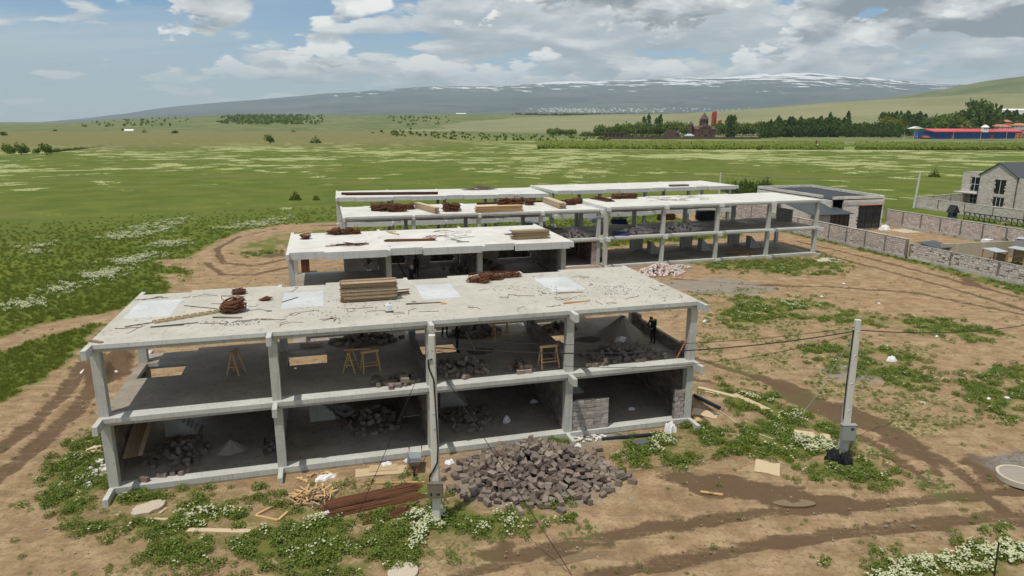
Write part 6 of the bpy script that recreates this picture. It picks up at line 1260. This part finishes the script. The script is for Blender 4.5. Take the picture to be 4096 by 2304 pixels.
for i in range(16): p = px(U(2895, 3085), U(764, 782)); tree('bush', p, U(2.6, 4.2), 'bushy shrub in the thicket behind the farthest concrete frame', 'thicket behind the farthest frame', 1.1)
for lab, x, y, h in (('lone shrub in the meadow left of the far roofs', 1182, 800, 2.3), ('yellowish shrub beside the far pole', 3737, 708, 3.0), ('tiny shrub in the middle of the flower meadow', 3037, 600, 2.5), ('small shrub at the far left of the meadow shrub line', 1265, 800, 1.4), ('cypress-like shrub behind the rubble wall', 3900, 1015, 1.7), ('dark shrub between the two tin shelters', 4020, 1000, 1.9)): tree('bush', px(x, y), h, lab, 'lone shrubs', .9)
# ------------------------------------------------------------------ far buildings
def hip_house(label, x, y, r, w, d, h, rh, wall, roof, z=0.0, nw=3):
    p = pr(x, y, r); t = thing('far_house', label, 'house', (p.x, p.y, z), -TH+U(-.2, .2)); MB().box(-w/2, -d/2, -2, w/2, d/2, h).build('wall', M[wall], t)
    o = .6; MB().add([(-w/2-o, -d/2-o, h), (w/2+o, -d/2-o, h), (w/2+o, d/2+o, h), (-w/2-o, d/2+o, h), (-w/4, 0, h+rh), (w/4, 0, h+rh)], [(0, 1, 5, 4), (1, 2, 5), (2, 3, 4, 5), (3, 0, 4), (3, 2, 1, 0)]).build('roof', M[roof], t)
    for i in range(nw): c = -w/2+w*(i+.5)/nw; MB().box(c-.6, -d/2-.05, h*.35, c+.6, -d/2-.002, h*.75).build('window', M['glass'], t)
pc = px(2812, 553)
def church():
    t = thing('church', 'dark red stone church with conical dome in front of the trees', 'church', (pc.x, pc.y, 0), -TH); s = M['church_stone']
    MB().box(-11, -8, 0, 11, 8, 10).build('nave', s, t); MB().box(-6, -10, 0, 6, 10, 12).build('transept', s, t)
    def gable(x0, x1, y0, y1, z, zt, ax): 
        if ax == 'x': v = [(x0, y0, z), (x1, y0, z), (x1, y1, z), (x0, y1, z), (x0, (y0+y1)/2, zt), (x1, (y0+y1)/2, zt)]; f = [(0, 1, 5, 4), (2, 3, 4, 5), (0, 4, 3), (1, 2, 5), (3, 2, 1, 0)]
        else: v = [(x0, y0, z), (x1, y0, z), (x1, y1, z), (x0, y1, z), ((x0+x1)/2, y0, zt), ((x0+x1)/2, y1, zt)]; f = [(0, 4, 5, 3), (1, 2, 5, 4), (0, 1, 4), (2, 3, 5), (3, 2, 1, 0)]
        MB().add(v, f).build('roof', M['church_stone'], t, fixn=True)
    gable(-11.5, 11.5, -8.5, 8.5, 10, 13.5, 'x'); gable(-6.5, 6.5, -10.5, 10.5, 12, 16, 'y')
    d = MB().tube([(0, 0, 13), (0, 0, 21)], 4.6, 14).build('drum', s, t); MB().tube([(0, 0, 21), (0, 0, 28.5)], 5.3, 14, r1=.15).build('cone_roof', s, t); MB().bar((0, 0, 28.3), (0, 0, 30.3), .3).build('cross', s, t)
    for k in range(6): a = -1.57+(k-2.5)*.55; MB().obox((4.55*math.cos(a), 4.55*math.sin(a), 17.5), (.3, 1.0, 4), R3(0, 0, a)).build('window', M['glass'], d)
    MB().box(-1.3, -10.1, 0, 1.3, -10.01, 4.2).build('door', M['glass'], t)
    for x in (-4, 4): MB().box(x-.6, -10.1, 5, x+.6, -10.01, 9).build('window', M['glass'], t)
    MB().tube([(-14, 3, 0), (-14, 3, 15)], 2.8, 10).build('bell_tower', s, t); MB().tube([(-14, 3, 15), (-14, 3, 19)], 3.2, 10, r1=.2).build('tower_roof', s, t)
church()
def stele(label, x, yt, w, d, r):
    p = pr(x, 500, r); dd = ray(x, yt); hz = H+dd.z*r/math.hypot(dd.x, dd.y); t = thing('monument', label, 'monument', (p.x, p.y, 0), -TH); MB().add([(-w/2, -d/2, 0), (w/2, -d/2, 0), (w/2, d/2, 0), (-w/2, d/2, 0), (-w/2, -d/2, hz-2), (w/2, -d/2, hz), (w/2, d/2, hz), (-w/2, d/2, hz-2)], BF).build('slab', M['monument_red'], t); MB().box(-w/2-1, -d/2-1, -1, w/2+1, d/2+1, 1.2).build('plinth', M['far_wall'], t)
stele('left slab of the tall red monument behind the church', 2850, 445, 3.2, 5, 1120); stele('right slab of the tall red monument behind the church', 2859, 443, 3.0, 5, 1125); stele('short red monument right of the tall red slabs', 2878, 478, 4.6, 5, 1120); stele('short red block left of the church dome', 2801, 477, 3, 4, 1120)
t = thing('churchyard_wall', 'long low dark wall enclosing the churchyard', 'wall'); a, b = px(2398, 556), px(3040, 556); MB().bar((a.x, a.y, 1.1), (b.x, b.y, 1.1), .6, 2.2).build('panel', M['church_stone'], t)
for f in np.linspace(0, 1, 18): q = a.lerp(b, float(f)); MB().box(q.x-.6, q.y-.8, 0, q.x+.6, q.y+.2, 2.7).build('pier', M['church_stone'], t)
p = px(2462, 553); t = thing('arcade_building', 'long dark arcaded building left in the churchyard', 'building', (p.x, p.y, 0), -TH); MB().box(-13, 0, 0, 13, 8, 5.6).build('wall', M['church_stone'], t); MB().box(-13.5, -.6, 5.6, 13.5, 8.5, 6.1).build('roof', M['church_stone'], t)
for i in range(6): MB().box(-11.5+i*4.2, -.06, .2, -9.2+i*4.2, -.004, 3.9).build('arch', M['glass'], t)
p = px(2687, 553); t = thing('gatehouse', 'small dark stone chapel ruin between the arcade and the church', 'building', (p.x, p.y, 0), -TH); MB().box(-8, 0, 0, 8, 7, 6).build('wall', M['church_stone'], t); MB().box(-4, 1, 6, 5, 6, 9).build('upper_wall', M['church_stone'], t); MB().add([(4, -1, 6), (9, -1, 6), (9, 4, 6), (4, 4, 6), (6.5, 1.5, 8.6)], [(0, 1, 4), (1, 2, 4), (2, 3, 4), (3, 0, 4)]).build('roof', M['church_stone'], t)
hip_house('small hut with pale tin roof left of the church', 2756, 553, math.hypot(px(2756, 553).x-CAM.x, px(2756, 553).y-CAM.y)*.985, 9, 6, 3.0, 2.2, 'far_wall', 'sheet_metal')
def warehouse():
    a, b = px(3733, 556), px(4085, 555); d_ = b-a; L = d_.length; t = thing('blue_warehouse', 'long blue warehouse with red roof at the right edge', 'warehouse', (a.x, a.y, 0), math.atan2(d_.y, d_.x)); h = 8.6
    n = 22
    for i in range(n): MB().box(L*i/n+.04, 0, 0, L*(i+1)/n-.04, .3, h).build('wall_panel', M['blue_wall'], t)
    MB().box(0, .31, 0, L, 28, h).build('body', M['blue_wall'], t); MB().add([(-1.5, -1.5, h+.05), (L+1.5, -1.5, h+.05), (L+1.5, 14, h+3.0), (-1.5, 14, h+3.0), (-1.5, -1.5, h-.9), (L+1.5, -1.5, h-.9), (L+1.5, 14, h+2), (-1.5, 14, h+2)], [(0, 1, 2, 3), (4, 7, 6, 5), (4, 5, 1, 0), (5, 6, 2, 1), (6, 7, 3, 2), (7, 4, 0, 3)]).build('roof', M['red_roof'], t)
    for x in (.19, .64): MB().box(L*x, -.06, 0, L*x+4, -.004, 4.2).build('door', M['red_paint'], t)
    MB().box(L-11, -4, 0, L+2, -.2, 6.5).build('annex', M['tile_roof'], t)
    for x in (L-9, L-4):
        for z in (1.2, 4): MB().box(x, -4.06, z, x+2, -4.004, z+1.4).build('window', M['glass'], t)
warehouse()
for lab, x, y in (('leftmost', 3811, 556), ('middle', 3921, 556), ('rightmost', 4024, 556), ('second from left, before the poplars,', 3615, 556)):
    p = px(x, y); t = thing('lamp_post', lab+' of the white lamp posts by the warehouse', 'lamp post', p); MB().tube([(0, 0, 0), (0, 0, 8)], .16, 6, r1=.1).build('shaft', M['far_white'], t); MB().obox((.4, 0, 8.05), (1.2, .3, .2)).build('lamp_head', M['far_white'], t)
for i, x in enumerate((2170, 2212, 2308, 2420, 2542, 2713, 2866, 2936, 3023)):
    p = px(x, 549-6*(i < 3)); t = thing('far_pole', ['first', 'second', 'third', 'fourth', 'fifth', 'sixth', 'seventh', 'eighth', 'ninth'][i]+' from left of the pale poles along the churchyard road', 'pole', p, 0, 'poles along the churchyard road'); MB().tube([(0, 0, 0), (0, 0, 9)], .22, 5, r1=.14).build('shaft', M['far_wall'], t); MB().obox((0, 0, 8.6), (1.6, .15, .15)).build('crossarm', M['far_wall'], t)
p = px(3657, 556); t = thing('canopy_tower', 'white winged canopy on a lattice tower left of the warehouse', 'tower', p, -TH)
for sx_, sy_ in ((-1, -1), (1, -1), (1, 1), (-1, 1)): MB().bar((sx_*2.2, sy_*2.2, 0), (sx_*1.0, sy_*1.0, 11), .35).build('leg', M['far_wall'], t)
for z in (2.5, 5, 7.5): k = 2.2-1.2*z/11; MB().bar((-k, -k, z), (k, -k, z), .25).build('brace', M['far_wall'], t)
MB().add([(-8, -3, 11.6), (0, -4, 14), (8, -3, 11.6), (-8, 3, 11.6), (0, 4, 14), (8, 3, 11.6), (0, -4, 11.2), (0, 4, 11.2)], [(0, 1, 4, 3), (1, 2, 5, 4), (0, 6, 1), (6, 2, 1), (3, 4, 7), (7, 4, 5), (0, 3, 7, 6), (6, 7, 5, 2)]).build('canopy', M['far_white'], t)
p = px(3700, 556); t = thing('excavator', 'small orange machine parked left of the warehouse', 'machine', p, -TH); MB().box(-5, -1.5, .2, 5, 1.5, 1.4).build('chassis', M['black_metal'], t); MB().box(-4.5, -1.5, 1.45, 2.5, 1.5, 3.6).build('body', M['orange_paint'], t); MB().box(2.6, -1.4, 1.45, 4.6, 1.4, 2.6).build('cab', M['orange_paint'], t)
for i, (x, y, r, w, wall, roof) in enumerate([(3855, 512, 1000, 18, 'far_wall', 'tile_roof'), (4018, 490, 1150, 18, 'tile_roof', 'tile_roof'), (4045, 472, 1250, 16, 'far_wall', 'tile_roof'), (4000, 510, 1050, 26, 'far_wall', 'tile_roof'), (4075, 505, 1080, 22, 'far_wall', 'tile_roof'), (3975, 500, 1120, 24, 'far_wall', 'far_white'), (3940, 513, 990, 9, 'far_white', 'far_white')]):
    p = pr(x, y+7, r); hip_house(['peach-roofed house just above the warehouse roof', 'house with orange hip roof on the slope above the warehouse', 'uppermost orange-roofed house on the slope', 'long cream house with orange roof above the warehouse', 'orange-roofed house at the right edge above the warehouse', 'long white-roofed shed on the slope above the warehouse', 'small white tent above the warehouse roof'][i], x, y, r, w*.75, w*.45, 3.6, 2.8, wall, roof, max(-1, p.z-.5))
p = pr(4030, 447, 1500); t = thing('greenhouse', 'long white greenhouse on the slope at the right edge', 'greenhouse', (p.x, p.y, p.z), -TH); MB().box(-40, -6, -4, 60, 6, 2.5).build('wall', M['far_white'], t); MB().add([(-40, -6.5, 2.5), (60, -6.5, 2.5), (60, 6.5, 2.5), (-40, 6.5, 2.5), (-40, 0, 5), (60, 0, 5)], [(0, 1, 5, 4), (2, 3, 4, 5), (0, 4, 3), (1, 2, 5)]).build('roof', M['far_white'], t)
p = pr(3088, 486, 1300); t = thing('flat_pavilion', 'small dark pavilion with pale flat roof on the slope right of the monument', 'building', (p.x, p.y, max(0, p.z-4)), -TH); MB().box(-6, -3, 0, 6, 3, 3.4).build('wall', M['blue_wall'], t); MB().box(-7, -4, 3.4, 7, 4, 4).build('roof', M['far_white'], t)
p = px(637/1.2267, 380+178/1.2267, 4.0); t = thing('polytunnel', 'small white polytunnel on the stony plateau', 'greenhouse', (p.x, p.y, 3.2), -TH); MB().tube([(-6, 0, .4), (6, 0, .4)], 3.0, 16).build('cover', M['far_white'], t); MB().box(5.9, -1.2, 0, 6.1, 1.2, 2.4).build('door', M['far_wall'], t)
p = pr(1844, 457, 4350); t = thing('long_white_barn', 'distant long white barn on the ridge left of centre', 'barn', (p.x, p.y, p.z-3), -TH); MB().box(-30, -8, -6, 30, 8, 6).build('wall', M['far_wall'], t); MB().add([(-31, -9, 6), (31, -9, 6), (31, 9, 6), (-31, 9, 6), (-31, 0, 10), (31, 0, 10)], [(0, 1, 5, 4), (2, 3, 4, 5), (0, 4, 3), (1, 2, 5)]).build('roof', M['far_white'], t)
# distant town, woods and shrub lines that read as one mass
mb = MB()
for _ in range(240):
    x = random.choice((random.gauss(2260, 70), random.gauss(2350, 60), U(2150, 2700), U(2150, 2500), U(2500, 3000))); r = U(8200, 9800); y = U(432, 448) if x > 2000 else U(436, 446); p = pr(x, y, r); w = U(8, 26); mb.obox((p.x, p.y, p.z), (w, w*.7, U(7, 13)), R3(0, 0, U(0, 3)))
stuff(mb, 'distant_town', 'white specks of a distant town at the foot of the mountain', 'town', 'far_white')
def wood_mass(name, label, poly, r0, r1, n, size, mn, zf):
    mb = MB()
    for _ in range(n):
        x, y = random.choice(poly); x += U(-1, 1)*poly_w; r = U(r0, r1); p = pr(x, 500, r); z = zf(p, x, r); s = size*U(.6, 1.2)
        for k in range(5): M3 = R3(U(0, 6), U(0, 6), U(0, 6)); c = Vector((p.x+U(-s, s)*.5, p.y+U(-s, s)*.5, z+s*U(.2, .8))); mb.add([c+M3 @ Vector(q)*s for q in ((-.5, -.4, 0), (.5, -.4, 0), (.45, .4, 0), (-.4, .45, 0))], [(0, 1, 2, 3)])
    stuff(mb, name, label, 'trees', mn)
poly_w = 60
relz = lambda p, x, r: float(far_relief(np.array([p.x]), np.array([p.y]))[0])
wood_mass('distant_wood', 'dark rectangular wood on the low hills left of centre', [(x, 0) for x in range(930, 1250, 30)], 2000, 3300, 420, 7, 'leaf_tree', relz)
wood_mass('distant_orchard', 'scattered shrubs on the low hills at the left', [(x, 0) for x in (380, 480, 560, 620, 700, 1600, 1650, 1700, 1750)], 1900, 3300, 150, 5, 'leaf_tree', relz)
wood_mass('valley_trees', 'dark tree belt in the valley below the distant town', [(x, 0) for x in range(2100, 3000, 60)], 3500, 4300, 700, 9, 'leaf_poplar', lambda p, x, r: 15.8+(493-462)/2727*r)
wood_mass('shrub_belt', 'shrubs scattered along the far edge of the meadow', [(x, 0) for x in range(1550, 2450, 70)], 620, 1000, 170, 2.2, 'leaf_tree', relz)
def hedge(name, label, x0, x1, seed):
    rs = random.Random(seed); mb = MB(); nx, nr = 220, 14
    for j in range(nr):
        for i in range(nx):
            x = x0+(x1-x0)*i/(nx-1); f = px(x, 597.5+(x-3000)*.0035); d = (f-CAM).xy.normalized(); q = f.xy+d*(150*j/(nr-1)); z = 2.0*(.82+.3*rs.random()) if 0 < j < nr-1 else .7*rs.random(); mb.v.append((q.x+rs.uniform(-.7, .7), q.y+rs.uniform(-.7, .7), z))
    for j in range(nr-1): mb.f += [(j*nx+i, j*nx+i+1, (j+1)*nx+i+1, (j+1)*nx+i) for i in range(nx-1)]
    mb.mi = [0]*len(mb.f)
    for _ in range(6000):
        x = rs.uniform(x0, x1); f = px(x, 597.5+(x-3000)*.0035); d = (f-CAM).xy.normalized(); q = f.xy+d*(150*rs.random()**2.2); M3 = R3(rs.uniform(-.9, .9), rs.uniform(-.9, .9), rs.uniform(0, 6)); c = Vector((q.x, q.y, rs.uniform(.4, 2.4))); s = rs.uniform(.6, 1.3); mb.add([c+M3 @ Vector(k)*s for k in ((-.5, -.4, 0), (.5, -.4, 0), (.45, .4, 0), (-.4, .45, 0))], [(0, 1, 2, 3)])
    stuff(mb, name, label, 'shrubs', 'leaf_hedge')
hedge('orchard_band', 'long bright green band of young orchard beyond the meadow, left of the gap', 2150, 3372, 1); hedge('orchard_band', 'bright green orchard band right of the gap, below the warehouse', 3418, 4300, 2)
p = px(3263, 590); t = thing('pump_stand', 'rusty pipe stand with round white tank before the orchard', 'pump', p); MB().tube([(0, 0, 0), (0, 0, 5)], .45, 8).build('pipe', M['rust'], t); MB().tube([(1.2, -.6, 1.2), (1.2, .6, 1.2)], 1.2, 14).build('tank', M['far_white'], t)
# ------------------------------------------------------------------ weeds, grass and flowers (uncountable: one object each)
SRC = bpy.data.collections.new('plant_sources')
def src(name, me):
    o = bpy.data.objects.new(name, me); SRC.objects.link(o); return o
def weed_mesh(seed, n, flowers=0, rad=.2, h=.22, leaf=.065):
    rs = random.Random(seed); mb = MB()
    for _ in range(n):
        a = rs.uniform(0, 6.28); q = rad*math.sqrt(rs.random()); z = h*(1-(q/rad)**2*.65)*rs.random()**.5; p = Vector((q*math.cos(a), q*math.sin(a), z)); s = leaf*rs.uniform(.6, 1.5); M3 = R3(rs.uniform(-1, 1), rs.uniform(-1, 1), rs.uniform(0, 6.28))
        mb.add([p+M3 @ Vector(k)*s for k in ((-.5, 0, 0), (0, -.32, .03), (.6, 0, -.05), (0, .32, .03))], [(0, 1, 2, 3)])
    for _ in range(flowers):
        a = rs.uniform(0, 6.28); q = rad*1.05*math.sqrt(rs.random()); z = h*(1-(q/rad)**2*.5)+rs.uniform(.02, .10); p = Vector((q*math.cos(a), q*math.sin(a), z)); s = rs.uniform(.028, .05); M3 = R3(rs.uniform(-.5, .5), rs.uniform(-.5, .5), 0)
        mb.add([p+M3 @ Vector((s*math.cos(k*1.257), s*math.sin(k*1.257), 0)) for k in range(5)]+[p+Vector((0, 0, s*.45))], [(0, 1, 5), (1, 2, 5), (2, 3, 5), (3, 4, 5), (4, 0, 5)], 1)
    return mb.mesh('weed', [M['leaf_weed'], M['petal']])
def tuft_mesh(seed, n, h=.30, rad=.2):
    rs = random.Random(seed); mb = MB()
    for _ in range(n):
        a = rs.uniform(0, 6.28); q = rad*math.sqrt(rs.random()); b = Vector((q*math.cos(a), q*math.sin(a), 0)); l = h*rs.uniform(.5, 1.1); d = Vector((rs.uniform(-.45, .45), rs.uniform(-.45, .45), 1))*l; w = Vector((-math.sin(a), math.cos(a), 0))*rs.uniform(.012, .022)
        mb.add([b-w, b+w, b+d*.6+w*.6, b+d+Vector((d.x, d.y, -.05))*.3], [(0, 1, 2), (0, 2, 3)])
    return mb.mesh('tuft', [M['leaf_grass']])
weeds = [src('weed_source', weed_mesh(i, 60)) for i in range(4)]; flw = [src('flower_source', weed_mesh(20+i, 50, 12)) for i in range(3)]; flw2 = [src('flower_light_source', weed_mesh(40+i, 50, 4)) for i in range(2)]; tufts = [src('tuft_source', tuft_mesh(60+i, 34)) for i in range(4)]
def scatter(name, label, cat, pts, objs):
    if not pts: return
    A_ = np.array([(p[0], p[1], p[2]) for p in pts], np.float32); me = bpy.data.meshes.new(name); me.vertices.add(len(A_)); me.vertices.foreach_set('co', A_.ravel())
    for nm, ty, i in (('rot', 'FLOAT', 3), ('scl', 'FLOAT', 4)): a = me.attributes.new(nm, ty, 'POINT'); a.data.foreach_set('value', np.array([p[i] for p in pts], np.float32))
    a = me.attributes.new('idx', 'INT', 'POINT'); a.data.foreach_set('value', np.array([random.randrange(len(objs)) for _ in pts], np.int32))
    col = bpy.data.collections.new(name+'_set')
    for o in objs: col.objects.link(o)
    o = link(name, me); tag(o, label, cat, kind='stuff'); ng = bpy.data.node_groups.new(name, 'GeometryNodeTree'); ng.interface.new_socket('Geometry', in_out='INPUT', socket_type='NodeSocketGeometry'); ng.interface.new_socket('Geometry', in_out='OUTPUT', socket_type='NodeSocketGeometry')
    N, L = ng.nodes, ng.links; gi, go = N.new('NodeGroupInput'), N.new('NodeGroupOutput'); ip = N.new('GeometryNodeInstanceOnPoints'); ci = N.new('GeometryNodeCollectionInfo'); ci.inputs['Collection'].default_value = col; ci.inputs['Separate Children'].default_value = True; ci.inputs['Reset Children'].default_value = True
    def at(nm, ty): n = N.new('GeometryNodeInputNamedAttribute'); n.data_type = ty; n.inputs['Name'].default_value = nm; return n.outputs['Attribute']
    cx = N.new('ShaderNodeCombineXYZ'); L.new(at('rot', 'FLOAT'), cx.inputs[2]); ip.inputs['Pick Instance'].default_value = True
    L.new(gi.outputs[0], ip.inputs['Points']); L.new(ci.outputs[0], ip.inputs['Instance']); L.new(at('idx', 'INT'), ip.inputs['Instance Index']); L.new(cx.outputs[0], ip.inputs['Rotation']); L.new(at('scl', 'FLOAT'), ip.inputs['Scale']); L.new(ip.outputs[0], go.inputs[0])
    mo = o.modifiers.new('scatter', 'NODES'); mo.node_group = ng; return o
def in_polys(P, polys): 
    r = np.zeros(len(P), bool)
    for q in polys: r |= sdist(P, q) > 0
    return r
PADS = [(-.2, .1, 28.4, 9.3), (6.8, 18.9, 28.5, 28.3), (11.4, 40.7, 40, 50.2), (39.8, 39.3, 69.5, 50), (11.4, 59, 70, 69.5), (14.6, -5.2, 22, -.7), (8.8, -4.2, 13.4, -2.4)]
CLEAR = [(q_('7', x, y), r) for x, y, r in ((570, 1310, .75), (650, 1320, .8), (710, 1330, .7), (200, 780, .4), (280, 800, .4), (360, 818, .4), (430, 835, .45), (500, 862, .45), (560, 890, .45), (610, 910, .4), (860, 1080, .5), (950, 1090, .5), (1030, 1100, .4), (1078, 1270, .5), (1165, 1285, .5), (1475, 585, .5), (200, 980, .7), (160, 940, .8))]+[(q_('4', x, y), r) for x, y, r in ((1260, 1280, .3), (1380, 1282, .3), (1500, 1283, .3), (1620, 1284, .3), (1740, 1285, .3), (875, 1090, .75), (800, 1100, .5), (950, 1060, .5), (1940, 1090, .3), (1900, 1165, .3), (2100, 1130, .3), (1020, 1180, .35))]+[(q_('5', x, y), r) for x, y, r in ((560, 985, 1.0), (670, 810, .6), (1150, 740, .9), (1300, 720, .7), (1560, 720, .7), (1300, 858, .35), (1150, 862, .35))]+[(q_('6', x, y), r) for x, y, r in ((2030, 362, .5), (1650, 420, .35), (1800, 410, .35), (1550, 430, .35), (1330, 430, .9), (1790, 460, .45))]
def free(P):
    k = np.ones(len(P), bool)
    for c_, r_ in CLEAR: k &= np.hypot(P[:, 0]-c_.x, P[:, 1]-c_.y) > r_
    for (a, b, c, d) in PADS: k &= ~((P[:, 0] > a) & (P[:, 0] < c) & (P[:, 1] > b) & (P[:, 1] < d))
    return k
def sample_box(n, x0, x1, y0, y1): return np.stack([rng.uniform(x0, x1, n), rng.uniform(y0, y1, n)], 1)
def rows(P, s0, s1, z=0.0): return [(float(p[0]), float(p[1]), z, U(0, 6.28), U(s0, s1)) for p in P]
# foreground and patch weeds
P = sample_box(300000, -25, 78, -14, 60); rr = np.hypot(P[:, 0]-CAM.x, P[:, 1]-CAM.y); P = P[(rng.random(len(P)) < np.clip(34/rr, 0, 1)**1.3) & free(P)]
dirt, sp, mud, gv, tr = ground_attrs(P); gsoft = ground_attrs.soft; pat = gsoft > .08; nz = fbm(P[:, 0]/1.3, P[:, 1]/1.3, 4)
FLP = [wp(q) for q in [[(1035, 1285), (1115, 1280), (1120, 1395), (1035, 1385)], [(715, 1275), (800, 1270), (810, 1315), (730, 1325)], [(1190, 1300), (1350, 1280), (1320, 1325), (1210, 1340)], [(850, 1300), (900, 1290), (910, 1320), (860, 1330)], [(2160, 1470), (2230, 1425), (2330, 1400), (2420, 1385), (2576, 1368), (2700, 1360), (2700, 1500), (2160, 1520)], [(1995, 1100), (2100, 1110), (2120, 1145), (2010, 1140)], [(1850, 990), (1960, 1010), (2060, 1070), (1950, 1045)], [(1980, 740), (2080, 755), (2060, 785), (1960, 770)], [(2280, 636), (2390, 655), (2380, 675), (2280, 655)], [(450, 1290), (560, 1280), (700, 1320), (600, 1370), (480, 1340)], [(600, 630), (700, 594), (845, 580), (848, 600), (700, 630)], [(1640, 1090), (1760, 1085), (1720, 1130), (1640, 1140)]]]
fl = in_polys(P, FLP); pick = rng.random(len(P)); pick2 = rng.random(len(P))
nz2 = fbm(P[:, 0]/.55+7, P[:, 1]/.55, 3); keep = pat & (mud < .5) & (pick2 < np.clip((nz-.36)*5, .03, 1)*gsoft*np.clip((nz2-.3)*3, 0.1, 1)*1.1)
dense = in_polys(P, [FLP[0], FLP[4], FLP[5], FLP[8]]); keep |= in_polys(P, [FLP[4]]) & (pick2 < .5*gsoft); isfl = keep & fl & (pick < np.where(dense, .75, .30)); weak = keep & ~isfl & (pick > .90)
scatter('flowering_weeds', 'cream-flowered weeds in dense clumps over the building site', 'flowers', rows(P[isfl], .7, 1.3), flw)
scatter('sparse_flowering_weeds', 'green weeds with few cream flowers between the bare patches', 'flowers', rows(P[weak], .6, 1.2), flw2)
scatter('green_weeds', 'leafy green weeds growing in patches round the building site', 'weeds', rows(P[keep & ~isfl & ~weak], .45, 1.5), weeds)
sm = (~pat) & free(P) & (sp > .25) & (pick < .22) & (mud < .4); sm |= (~pat) & (dirt > .5) & (pick < .008)
scatter('small_weeds', 'tiny weeds dotted over the bare earth', 'weeds', rows(P[sm], .3, .8), weeds)
# meadow grass with drifts of flowers
n = 140000; rr = 26+110*rng.random(n)**1.2; aa = TH+rng.uniform(-1.15, 1.0, n); P = np.stack([CAM.x+rr*np.sin(aa), CAM.y+rr*np.cos(aa)], 1)
near = P[free(P)]; dirt, *_ = ground_attrs(near); near = near[(rng.random(len(near)) < np.clip((138-np.hypot(near[:, 0]-CAM.x, near[:, 1]-CAM.y))/90, 0, 1)) & (dirt < .35) & ~in_polys(near, GRASS) & (near[:, 0] < 140)]
DR = [wp(q) for q in [[(265, 600), (370, 560), (490, 545), (470, 560), (400, 590), (300, 606)], [(555, 577), (700, 543), (740, 543), (700, 567), (600, 582)], [(375, 615), (470, 606), (482, 618), (400, 624)], [(288, 656), (392, 638), (362, 663), (300, 667)], [(198, 697), (305, 678), (282, 702), (220, 707)], [(108, 732), (195, 718), (160, 740)], [(12, 772), (85, 758), (72, 780)], [(178, 536), (360, 529), (340, 539), (200, 541)], [(370, 470), (500, 462), (480, 480), (380, 482)], [(2300, 520), (2420, 500), (2400, 540), (2320, 560)], [(700, 512), (840, 508), (840, 520), (720, 522)], [(30, 640), (120, 610), (100, 640)]]]
nf = fbm(near[:, 0]/2.2, near[:, 1]/2.2, 3); fl = in_polys(near, DR) & (nf > .38)
scatter('meadow_flowers', 'drifts of cream wild flowers in the meadow left of the buildings', 'flowers', rows(near[fl], .9, 1.6), flw)
P2 = near[fl]; extra = np.repeat(P2, 2, 0)+rng.normal(0, .9, (2*len(P2), 2)); scatter('meadow_flower_drift', 'thicker middle of the flower drifts in the meadow', 'flowers', rows(extra, .9, 1.6), flw)
g = near[~fl]; far_ = np.hypot(g[:, 0]-CAM.x, g[:, 1]-CAM.y)
scatter('meadow_grass', 'rough green grass of the meadow round the building site', 'grass', [(float(p[0]), float(p[1]), 0., U(0, 6.28), U(.5, .95)*(1+r/400)) for p, r in zip(g, far_)], tufts)
# loose stones and clods on the bare earth
Q = sample_box(15000, -24, 76, -12, 52); rr = np.hypot(Q[:, 0]-CAM.x, Q[:, 1]-CAM.y); Q = Q[(rng.random(len(Q)) < np.clip(32/rr, 0, 1)**1.5) & free(Q)]; dirt, *_ = ground_attrs(Q); Q = Q[dirt > .7]
st_ = []; simple('clod_earth', (0.26, 0.18, 0.11), .95, .1)
for i in range(3):
    rs = random.Random(i); bm = bmesh.new(); bmesh.ops.create_icosphere(bm, subdivisions=1, radius=.05)
    for v in bm.verts: v.co = Vector((v.co.x*rs.uniform(.7, 1.4), v.co.y*rs.uniform(.7, 1.3), v.co.z*rs.uniform(.4, .8)))
    me = bpy.data.meshes.new('clod'); bm.to_mesh(me); bm.free(); me.materials.append(M['sand_grey' if i == 0 else 'clod_earth']); st_.append(src('clod_source', me))
scatter('clods', 'small clods and pebbles strewn over the bare earth', 'pebbles', rows(Q, .3, 1.1, .0), st_)
# ------------------------------------------------------------------ air
hz_ = MB().box(-29000, -29000, -3.5, 29000, 29000, 1700).build('haze', bpy.data.materials.new('air'), None); m_ = hz_.data.materials[0]; m_.use_nodes = True; t = NT(m_.node_tree); t.n.clear(); pv_ = t.new('ShaderNodeVolumePrincipled'); pv_.inputs['Color'].default_value = (.66, .84, 1.0, 1); pv_.inputs['Density'].default_value = 4.0e-5; pv_.inputs['Anisotropy'].default_value = 0.0
t.l.new(pv_.outputs[0], t.new('ShaderNodeOutputMaterial').inputs['Volume']); tag(hz_, 'pale blue haze filling the air to the mountains', 'haze', kind='stuff')
